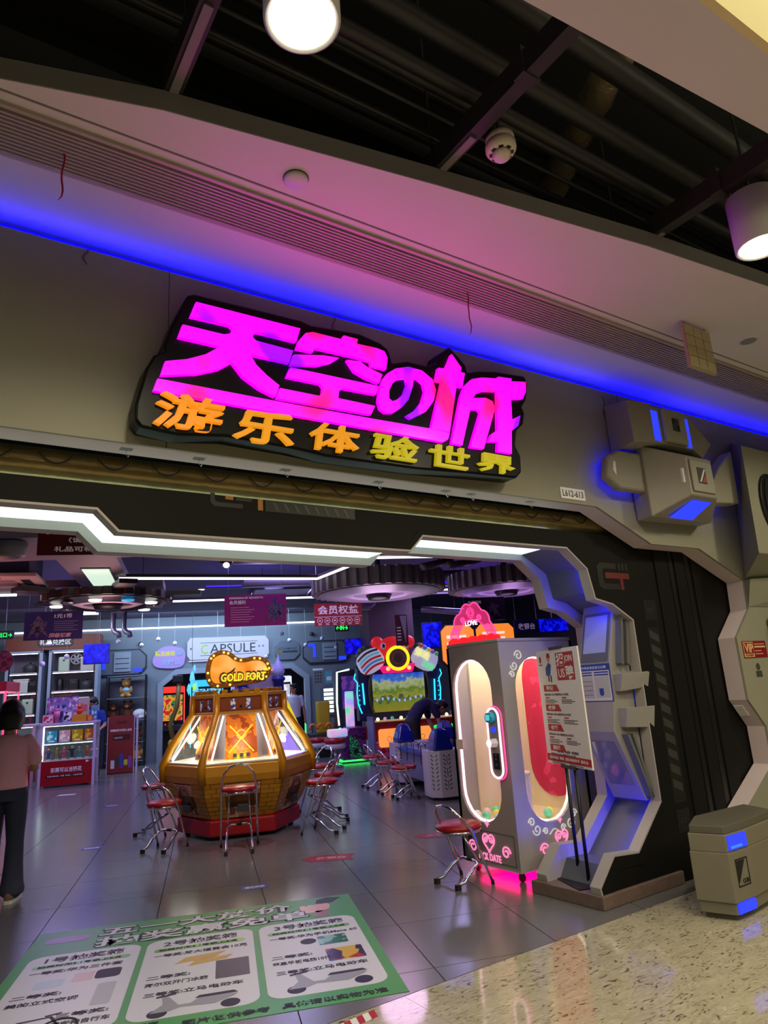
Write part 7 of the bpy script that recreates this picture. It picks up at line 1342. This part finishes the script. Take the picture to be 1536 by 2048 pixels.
flat('bicycle_frame', [(0.16, 0.26), (0.24, 0.38), (0.40, 0.40), (0.46, 0.27), (0.45, 0.26), (0.39, 0.385), (0.25, 0.365), (0.31, 0.25), (0.16, 0.25)], INKK, 0.0042); flat('bicycle_bar', [(0.37, 0.40), (0.44, 0.42), (0.44, 0.435), (0.36, 0.415)], INKK, 0.0042)
ftext('footnote', '图片仅供参考', 1.05, 0.035, 0.42, 0.06, INKK, 0.03); ftext('footnote', '具体请以实物为准', 1.53, 0.035, 0.54, 0.06, INKK, 0.03); ftext('footnote', '抽取一名免单玩家', 0.50, 0.085, 0.44, 0.05, INKK, 0.03); ftext('footnote', '送的游戏币', 0.52, 0.02, 0.30, 0.05, INKK, 0.03)
# small floor stickers
def sticker(u, v, w, h, col, lab, s=None, rz=0.0):
    t = hall('floor_sticker', lab, 'floor sticker', u, v, 0.0, rz, 'stickers on the tile floor'); MB().b(-w/2, w/2, -h/2, h/2, 0.0003, 0.0018).o('sheet', M('fs_' + str(col), col, 0.3), t)
    if s: text('lettering', s, -w*0.38, -h*0.22, w*0.76, h*0.45, INKW, t, 0, 0.0008, 0.02, Matrix(((1, 0, 0, 0), (0, 0, 1, 0), (0, -1, 0, 0.002), (0, 0, 0, 1))))
    return t
BL = (20, 50, 170)
sticker(0.39, 6.28, 0.215, 0.12, BL, 'small blue floor sticker just behind the green floor poster', '请勿奔跑'); sticker(-1.22, 8.82, 0.21, 0.12, BL, 'small blue floor sticker beside the left stool of the golden machine', '请勿奔跑'); sticker(-1.43, 12.25, 0.22, 0.13, BL, 'small blue floor sticker in front of the standing board', '请勿奔跑'); sticker(-2.45, 14.38, 0.30, 0.16, (214, 205, 215), 'small white floor sticker before the lit display counter', None, -0.2); sticker(2.97, 12.7, 0.19, 0.12, (90, 90, 130), 'small grey-blue floor sticker in the passage by the game table')
for (x, y, rz, lab) in ((3.33, 6.22, -0.55, 'red arrow floor sticker right of the golden machine'), (4.62, 6.22, -0.35, 'red arrow floor sticker behind the low stool')):
    t = thing('arrow_sticker', lab, 'floor sticker', (x, y, 0), rz, 'red arrow stickers on the floor'); MB().prism([(-0.26, 0.0), (-0.16, 0.12), (0.24, 0.12), (0.20, 0.0), (0.24, -0.12), (-0.16, -0.12)], 0.0003, 0.0018, 'z').o('sheet', M('arrow_red', (140, 20, 40), 0.3), t); text('lettering', '收银台', -0.12, -0.05, 0.28, 0.10, M('arrow_print', (200, 140, 150), 0.4), t, 0, 0.0008, 0.02, Matrix(((1, 0, 0, 0), (0, 0, 1, 0), (0, -1, 0, 0.002), (0, 0, 0, 1))))
# ================================================================== people
def fuse(name, mb, m_, parent, voxel=0.012, it=4):
    """overlapping lofts become one continuous skin"""
    me = bpy.data.meshes.new(name); me.from_pydata(mb.v, [], mb.f); me.validate()
    bm = bmesh.new(); bm.from_mesh(me); bmesh.ops.recalc_face_normals(bm, faces=bm.faces); bm.to_mesh(me); bm.free()
    ob = bpy.data.objects.new(name, me); COL.objects.link(ob)
    md = ob.modifiers.new('remesh', 'REMESH'); md.mode = 'VOXEL'; md.voxel_size = voxel
    bpy.context.view_layer.update()
    out = bpy.data.meshes.new_from_object(ob.evaluated_get(bpy.context.evaluated_depsgraph_get()))
    bpy.data.objects.remove(ob); bpy.data.meshes.remove(me)
    bm = bmesh.new(); bm.from_mesh(out)
    for _ in range(it): bmesh.ops.smooth_vert(bm, verts=bm.verts, factor=0.5, use_axis_x=True, use_axis_y=True, use_axis_z=True)
    bm.to_mesh(out); bm.free(); out.materials.clear()
    return put(name, out, m_, parent, True)
def rings(mb, lv, n=18):
    """lv: (centre, (a, b), axis) ellipses stacked along the path"""
    rs = []
    for i, (c, (a, b)) in enumerate(lv):
        p0 = Vector(lv[max(i-1, 0)][0]); p1 = Vector(lv[min(i+1, len(lv)-1)][0]); t = (p1-p0).normalized()
        ex = Vector((1, 0, 0)) if abs(t.x) < 0.85 else Vector((0, 1, 0))
        ey = t.cross(ex).normalized(); ex = ey.cross(t).normalized()
        rs.append([Vector(c)+ex*a*math.cos(2*PI*k/n)+ey*b*math.sin(2*PI*k/n) for k in range(n)])
    mb.loft(rs); return mb
def limb(mb, pts, rad):
    pts = [Vector(p) for p in pts]; mb.tube(pts, list(rad), 12)
    for p, r in zip(pts, rad): mb.sph(tuple(p), r*0.99, 12, 8)
    return mb
def hand(mb, w, d, side, s):
    """palm with four curled fingers and a thumb from its side; d = direction of the fingers, side = direction of the thumb"""
    w, d, side = Vector(w), Vector(d).normalized(), Vector(side).normalized(); nrm = d.cross(side).normalized()
    limb(mb, [w, w+d*0.05*s, w+d*0.085*s], [0.026*s, 0.033*s, 0.030*s])
    for k, L in enumerate((0.060, 0.072, 0.066, 0.050)):
        b = w+d*0.09*s+side*(0.027-0.018*k)*s
        limb(mb, [b, b+d*L*0.5*s+nrm*0.006*s, b+d*L*0.85*s+nrm*0.022*s], [0.0095*s, 0.009*s, 0.0075*s])
    b = w+d*0.03*s+side*0.025*s; limb(mb, [b, b+side*0.025*s+d*0.025*s, b+side*0.03*s+d*0.055*s+nrm*0.01*s], [0.012*s, 0.010*s, 0.009*s])
def head(mb, c, fw, s, upv=(0, 0, 1)):
    """skull, jaw, nose, ears, lips around centre c, looking along fw"""
    c, fw, upv = Vector(c), Vector(fw).normalized(), Vector(upv).normalized(); rt = fw.cross(upv).normalized(); upv = rt.cross(fw)
    M_ = Matrix((rt, fw, upv)).transposed().to_4x4(); M_.translation = c
    h = MB(); h.sph((0, -0.01, 0.03), (0.075, 0.095, 0.09), 18, 12); h.sph((0, 0.02, -0.045), (0.055, 0.065, 0.07), 16, 10)
    h.hexa([(-0.012, 0.08, -0.02), (0.012, 0.08, -0.02), (0.012, 0.06, -0.02), (-0.012, 0.06, -0.02), (-0.006, 0.085, 0.03), (0.006, 0.085, 0.03), (0.006, 0.06, 0.03), (-0.006, 0.06, 0.03)]); h.sph((0, 0.100, -0.012), (0.014, 0.018, 0.012), 8, 6)
    h.sph((0, 0.078, -0.055), (0.024, 0.012, 0.010), 10, 6)
    for q in (-1, 1): h.sph((q*0.076, -0.01, -0.005), (0.014, 0.02, 0.032), 10, 7)
    h.v = [tuple(Vector(p)*s) for p in h.v]; h.xf(M_); mb.add(h.v, h.f); return M_
def face(root, M_, s, name='eye'):
    for q in (-1, 1): MB().sph((q*0.03*s, 0.078*s, 0.018*s), (0.011*s, 0.006*s, 0.007*s), 8, 6).xf(M_).o('eye', KBLACK, root, True); MB().rb((q*0.03*s, 0.082*s, 0.038*s), (0.032*s, 0.006*s, 0.006*s)).xf(M_).o('eyebrow', KBLACK, root)
def hair_cap(root, M_, s, bob, m_, vox=0.010):
    h = MB(); h.sph((0, -0.022*s, 0.045*s), (0.088*s, 0.100*s, 0.094*s), 18, 12)
    if bob:
        h.sph((0, -0.045*s, -0.03*s), (0.108*s, 0.092*s, 0.105*s), 18, 12)
        for q in (-1, 1): h.sph((q*0.075*s, -0.01*s, -0.02*s), (0.035*s, 0.06*s, 0.10*s), 12, 8)
        for k in range(9): a = PI+PI*(k+0.5)/9; h.cyl((0.075*s*math.cos(a), -0.03*s+0.075*s*math.sin(a), -0.06*s), (0.085*s*math.cos(a), -0.03*s+0.085*s*math.sin(a), -0.135*s), 0.026*s, 0.012*s, n=8)
    else: h.sph((0, 0.03*s, 0.095*s), (0.07*s, 0.05*s, 0.035*s), 12, 8); h.sph((0, -0.06*s, -0.02*s), (0.07*s, 0.05*s, 0.06*s), 12, 8)
    h.xf(M_); fuse('hair', h, m_, root, vox, 3)
SKIN = M('skin', (176, 124, 98), 0.55); HAIRK = M('hair_black', (12, 11, 12), 0.45, bump=0.6, bs=120)
def shoe(root, c, d, m_, sole, s=1.0):
    d = Vector(d).normalized(); ang = math.atan2(d.y, d.x)-PI/2; T_ = Matrix.Translation(c) @ Matrix.Rotation(ang, 4, 'Z')
    up_ = MB(); rings(up_, [((0, -0.07*s, 0.05*s), (0.036*s, 0.04*s)), ((0, -0.02*s, 0.058*s), (0.040*s, 0.045*s)), ((0, 0.06*s, 0.045*s), (0.043*s, 0.035*s)), ((0, 0.13*s, 0.034*s), (0.040*s, 0.024*s)), ((0, 0.165*s, 0.03*s), (0.022*s, 0.014*s))]); up_.sph((0, -0.06*s, 0.06*s), (0.04*s, 0.04*s, 0.05*s), 12, 8); up_.xf(T_)
    sh = fuse('shoe', up_, m_, root, 0.008, 3)
    so_ = [(-0.035, -0.10), (0.035, -0.10), (0.045, -0.04), (0.042, 0.06), (0.046, 0.12), (0.025, 0.175), (-0.02, 0.175), (-0.045, 0.12), (-0.04, 0.06), (-0.045, -0.04)]
    MB().prism([(x*s, y*s) for x, y in smooth(so_, 1)], 0.0, 0.026*s, 'z').xf(T_).o('sole', sole, sh)

# ---- person in pink at the left, walking into the hall, seen from behind
pw = hall('person', 'person with black bob in a pink T-shirt and dark flared jeans walking into the hall', 'person', -1.655, 6.88, 0, 0.05)
bd = MB()
hm = head(bd, (0.0, 0.03, 1.485), (0.05, 1, -0.12), 0.98); limb(bd, [(0, 0.0, 1.28), (0, 0.015, 1.42)], [0.050, 0.046])
rings(bd, [((0, 0, 0.84), (0.15, 0.11)), ((0, 0, 0.95), (0.145, 0.10)), ((0, 0, 1.08), (0.125, 0.09)), ((0, 0, 1.20), (0.130, 0.095)), ((0, 0, 1.26), (0.11, 0.075)), ((0, 0, 1.31), (0.05, 0.045))])
for q in (-1, 1):
    sh_, el, wr = (q*0.142, 0, 1.245), (q*0.215, -0.01, 1.03), (q*0.13, 0.20, 1.02)
    limb(bd, [sh_, ((sh_[0]+el[0])/2, 0, 1.16), el], [0.040, 0.040, 0.036]); limb(bd, [el, ((el[0]+wr[0])/2+0.01*q, 0.10, 1.02), wr], [0.036, 0.033, 0.024]); hand(bd, wr, (-q*0.35, 0.9, 0.1), (0, 0.1, 1), 0.95)
LEG = {1: ((0.085, 0, 0.84), (0.095, 0.00, 0.46), (0.10, -0.03, 0.08)), -1: ((-0.085, 0, 0.84), (-0.10, 0.10, 0.47), (-0.11, 0.06, 0.08))}
for q in (-1, 1):
    a, b, c = LEG[q]; limb(bd, [a, ((a[0]+b[0])/2, (a[1]+b[1])/2, 0.65), b, ((b[0]+c[0])/2, (b[1]+c[1])/2-0.01, 0.28), c], [0.085, 0.075, 0.052, 0.048, 0.034]); limb(bd, [c, (c[0], c[1]+0.10, 0.04)], [0.034, 0.028])
fuse('body', bd, SKIN, pw, 0.008, 4)
sh = MB(); rings(sh, [((0, 0, 0.875), (0.172, 0.130)), ((0, 0.0, 0.95), (0.164, 0.125)), ((0, -0.005, 1.10), (0.152, 0.115)), ((0, -0.005, 1.22), (0.160, 0.115)), ((0, 0, 1.285), (0.140, 0.090)), ((0, 0, 1.325), (0.072, 0.060))])
for q in (-1, 1): limb(sh, [(q*0.148, 0, 1.262), (q*0.192, -0.004, 1.18), (q*0.212, -0.006, 1.10)], [0.056, 0.062, 0.062])
for k in range(5): sh.tube([(0.15*math.cos(PI+PI*t), 0.128*math.sin(PI+PI*t)*1.03, 0.90+0.018*k+0.012*math.sin(5*t+k)) for t in [i/10 for i in range(11)]], 0.007, 6)
fuse('tshirt', sh, M('shirt_pink', (240, 172, 182), 0.8, bump=0.15, bs=40), pw, 0.009, 5)
jn = MB(); rings(jn, [((0, 0, 0.78), (0.165, 0.125)), ((0, 0, 0.86), (0.170, 0.128)), ((0, 0, 0.90), (0.160, 0.118))])
for q in (-1, 1):
    a, b, c = LEG[q]; limb(jn, [a, ((a[0]+b[0])/2, (a[1]+b[1])/2, 0.65), b, ((b[0]+c[0])/2, (b[1]+c[1])/2, 0.27), (c[0], c[1], 0.10)], [0.094, 0.085, 0.070, 0.076, 0.090])
    jn.lathe([(0.095, 0.055), (0.096, 0.12)], 18, (c[0], c[1]+0.0, 0))
fuse('jeans', jn, M('denim_dark', (48, 52, 74), 0.85, var=0.15, vs=12, bump=0.2, bs=60), pw, 0.009, 5)
hair_cap(pw, hm, 1.02, True, HAIRK)
for q in (-1, 1): shoe(pw, (LEG[q][2][0], LEG[q][2][1]-0.0, 0.0), (0.15*q, 1, 0), M('sneaker', (120, 92, 74), 0.6), OFFW, 1.0)

# ---- man in white by the back opening
pa = hall('person', 'person in a white polo shirt and dark trousers standing by the back opening', 'person', 2.22, 18.55, 0, 0.0)
def standing(root, s, shirt, trous, fw, arms, voxel=0.012, collar=False):
    bd = MB(); hm = head(bd, (0.0, 0.0, 1.60*s), fw, 1.05*s); limb(bd, [(0, 0, 1.42*s), (0, 0, 1.53*s)], [0.055*s, 0.052*s])
    rings(bd, [((0, 0, 0.88*s), (0.15*s, 0.11*s)), ((0, 0, 1.0*s), (0.145*s, 0.10*s)), ((0, 0, 1.25*s), (0.165*s, 0.11*s)), ((0, 0, 1.40*s), (0.15*s, 0.09*s)), ((0, 0, 1.45*s), (0.07*s, 0.06*s))])
    sl_ = MB(); rings(sl_, [((0, 0, 0.90*s), (0.175*s, 0.13*s)), ((0, 0, 1.05*s), (0.172*s, 0.128*s)), ((0, 0, 1.25*s), (0.188*s, 0.13*s)), ((0, 0, 1.40*s), (0.172*s, 0.108*s)), ((0, 0, 1.46*s), (0.085*s, 0.075*s))])
    for q, (el, wr) in zip((-1, 1), arms):
        sh_ = (q*0.185*s, 0, 1.385*s); el = tuple(k*s for k in el); wr = tuple(k*s for k in wr)
        limb(bd, [sh_, tuple((a+b)/2 for a, b in zip(sh_, el)), el], [0.05*s, 0.045*s, 0.038*s]); limb(bd, [el, tuple((a+b)/2 for a, b in zip(el, wr)), wr], [0.038*s, 0.036*s, 0.026*s]); hand(bd, wr, Vector(wr)-Vector(el), (0, 1, 0.1), s)
        limb(sl_, [sh_, tuple(a+(b-a)*0.65 for a, b in zip(sh_, el))], [0.066*s, 0.060*s])
    tr = MB(); rings(tr, [((0, 0, 0.84*s), (0.16*s, 0.125*s)), ((0, 0, 0.95*s), (0.158*s, 0.118*s))])
    for q in (-1, 1):
        limb(bd, [(q*0.09*s, 0, 0.88*s), (q*0.10*s, 0.01, 0.50*s), (q*0.105*s, -0.01, 0.09*s)], [0.085*s, 0.055*s, 0.036*s]); limb(bd, [(q*0.105*s, -0.01, 0.06*s), (q*0.11*s, -0.12, 0.035*s)], [0.036*s, 0.03*s])
        limb(tr, [(q*0.09*s, 0, 0.88*s), (q*0.10*s, 0.01, 0.50*s), (q*0.105*s, 0.0, 0.08*s)], [0.105*s, 0.082*s, 0.07*s])
    fuse('body', bd, SKIN, root, voxel, 3); fuse('shirt', sl_, shirt, root, voxel, 4); fuse('trousers', tr, trous, root, voxel, 4); hair_cap(root, hm, 1.05*s, False, HAIRK, voxel); face(root, hm, 1.05*s)
    for q in (-1, 1): shoe(root, (q*0.105*s, 0, 0), (0.1*q, -1, 0), KBLACK, DGREY, s)
    return hm
standing(pa, 1.03, M('polo_white', (205, 210, 222), 0.8), M('trouser_navy', (26, 30, 46), 0.8), (-0.9, -0.45, -0.1), (((-0.25, -0.02, 1.12), (-0.20, -0.2, 0.98)), ((0.25, 0.0, 1.12), (0.27, -0.05, 0.86))))
# ---- staff member behind the counter
ps = hall('person', 'staff member in a blue T-shirt behind the counter, head bent down', 'person', -2.43, 16.98, 0, 0.2)
standing(ps, 1.0, M('shirt_blue', (20, 50, 150), 0.8), M('trouser_black', (16, 16, 20), 0.8), (-0.7, -0.5, -0.5), (((-0.25, -0.08, 1.12), (-0.14, -0.28, 1.08)), ((0.25, -0.05, 1.12), (0.15, -0.26, 1.05))), 0.014)
# ---- man bending over the far end of the game table
pb = hall('person', 'person in a dark navy shirt and black trousers bending over the game table', 'person', 3.62, 12.35, 0, 0.15)
bd = MB(); hm = head(bd, (0.56, -0.04, 1.10), (0.75, -0.15, -0.75), 1.05, (0.6, 0, 0.8)); limb(bd, [(0.38, -0.01, 1.17), (0.50, -0.03, 1.13)], [0.056, 0.052])
tor = [((-0.02, 0, 0.86), (0.12, 0.15)), ((0.02, 0, 1.00), (0.115, 0.145)), ((0.14, 0, 1.14), (0.105, 0.15)), ((0.28, 0, 1.20), (0.10, 0.165)), ((0.38, 0, 1.18), (0.08, 0.13)), ((0.42, 0, 1.16), (0.05, 0.06))]
def tor_rings(mb, k, cut=0):
    rs = []
    for i, (c, (a, b)) in enumerate(tor[:len(tor)-cut] if cut else tor):
        p0 = Vector(tor[max(i-1, 0)][0]); p1 = Vector(tor[min(i+1, len(tor)-1)][0]); t = (p1-p0).normalized(); ey = Vector((0, 1, 0)); ex = ey.cross(t).normalized()
        rs.append([Vector(c)+ex*a*k*math.cos(2*PI*j/18)+ey*b*k*math.sin(2*PI*j/18) for j in range(18)])
    mb.loft(rs)
tor_rings(bd, 0.92); sl_ = MB(); tor_rings(sl_, 1.08)
for q in (-1, 1):
    sh_, el, wr = (0.34, q*0.17, 1.15), (0.40, q*0.20, 0.90), (0.42, q*0.14-0.08, 0.70)
    limb(bd, [sh_, ((0.37), q*0.185, 1.03), el], [0.05, 0.045, 0.038]); limb(bd, [el, (0.41, q*0.17-0.04, 0.80), wr], [0.038, 0.036, 0.026]); hand(bd, wr, (0.05, -0.2, -0.9), (0.9, 0, 0), 1.0); limb(sl_, [sh_, (0.385, q*0.19, 0.98)], [0.068, 0.064])
    limb(bd, [(-0.03, q*0.09, 0.88), (-0.02, q*0.10, 0.48), (-0.06, q*0.11, 0.09)], [0.088, 0.056, 0.036]); limb(bd, [(-0.06, q*0.11, 0.06), (0.05, q*0.12, 0.035)], [0.036, 0.03])
tr = MB(); rings(tr, [((-0.03, 0, 0.80), (0.13, 0.16)), ((-0.02, 0, 0.92), (0.128, 0.158))])
for q in (-1, 1): limb(tr, [(-0.03, q*0.085, 0.88), (-0.02, q*0.10, 0.50), (-0.06, q*0.11, 0.08)], [0.112, 0.088, 0.075])
fuse('body', bd, SKIN, pb, 0.010, 3); fuse('shirt', sl_, M('shirt_navy', (18, 20, 70), 0.75, bump=0.2, bs=30), pb, 0.011, 4); fuse('trousers', tr, M('trouser_black', (16, 16, 20), 0.8), pb, 0.011, 4); hair_cap(pb, hm, 1.05, False, HAIRK); face(pb, hm, 1.05)
for q in (-1, 1): shoe(pb, (-0.06, q*0.11, 0), (1, 0, 0), KBLACK, DGREY, 1.0)
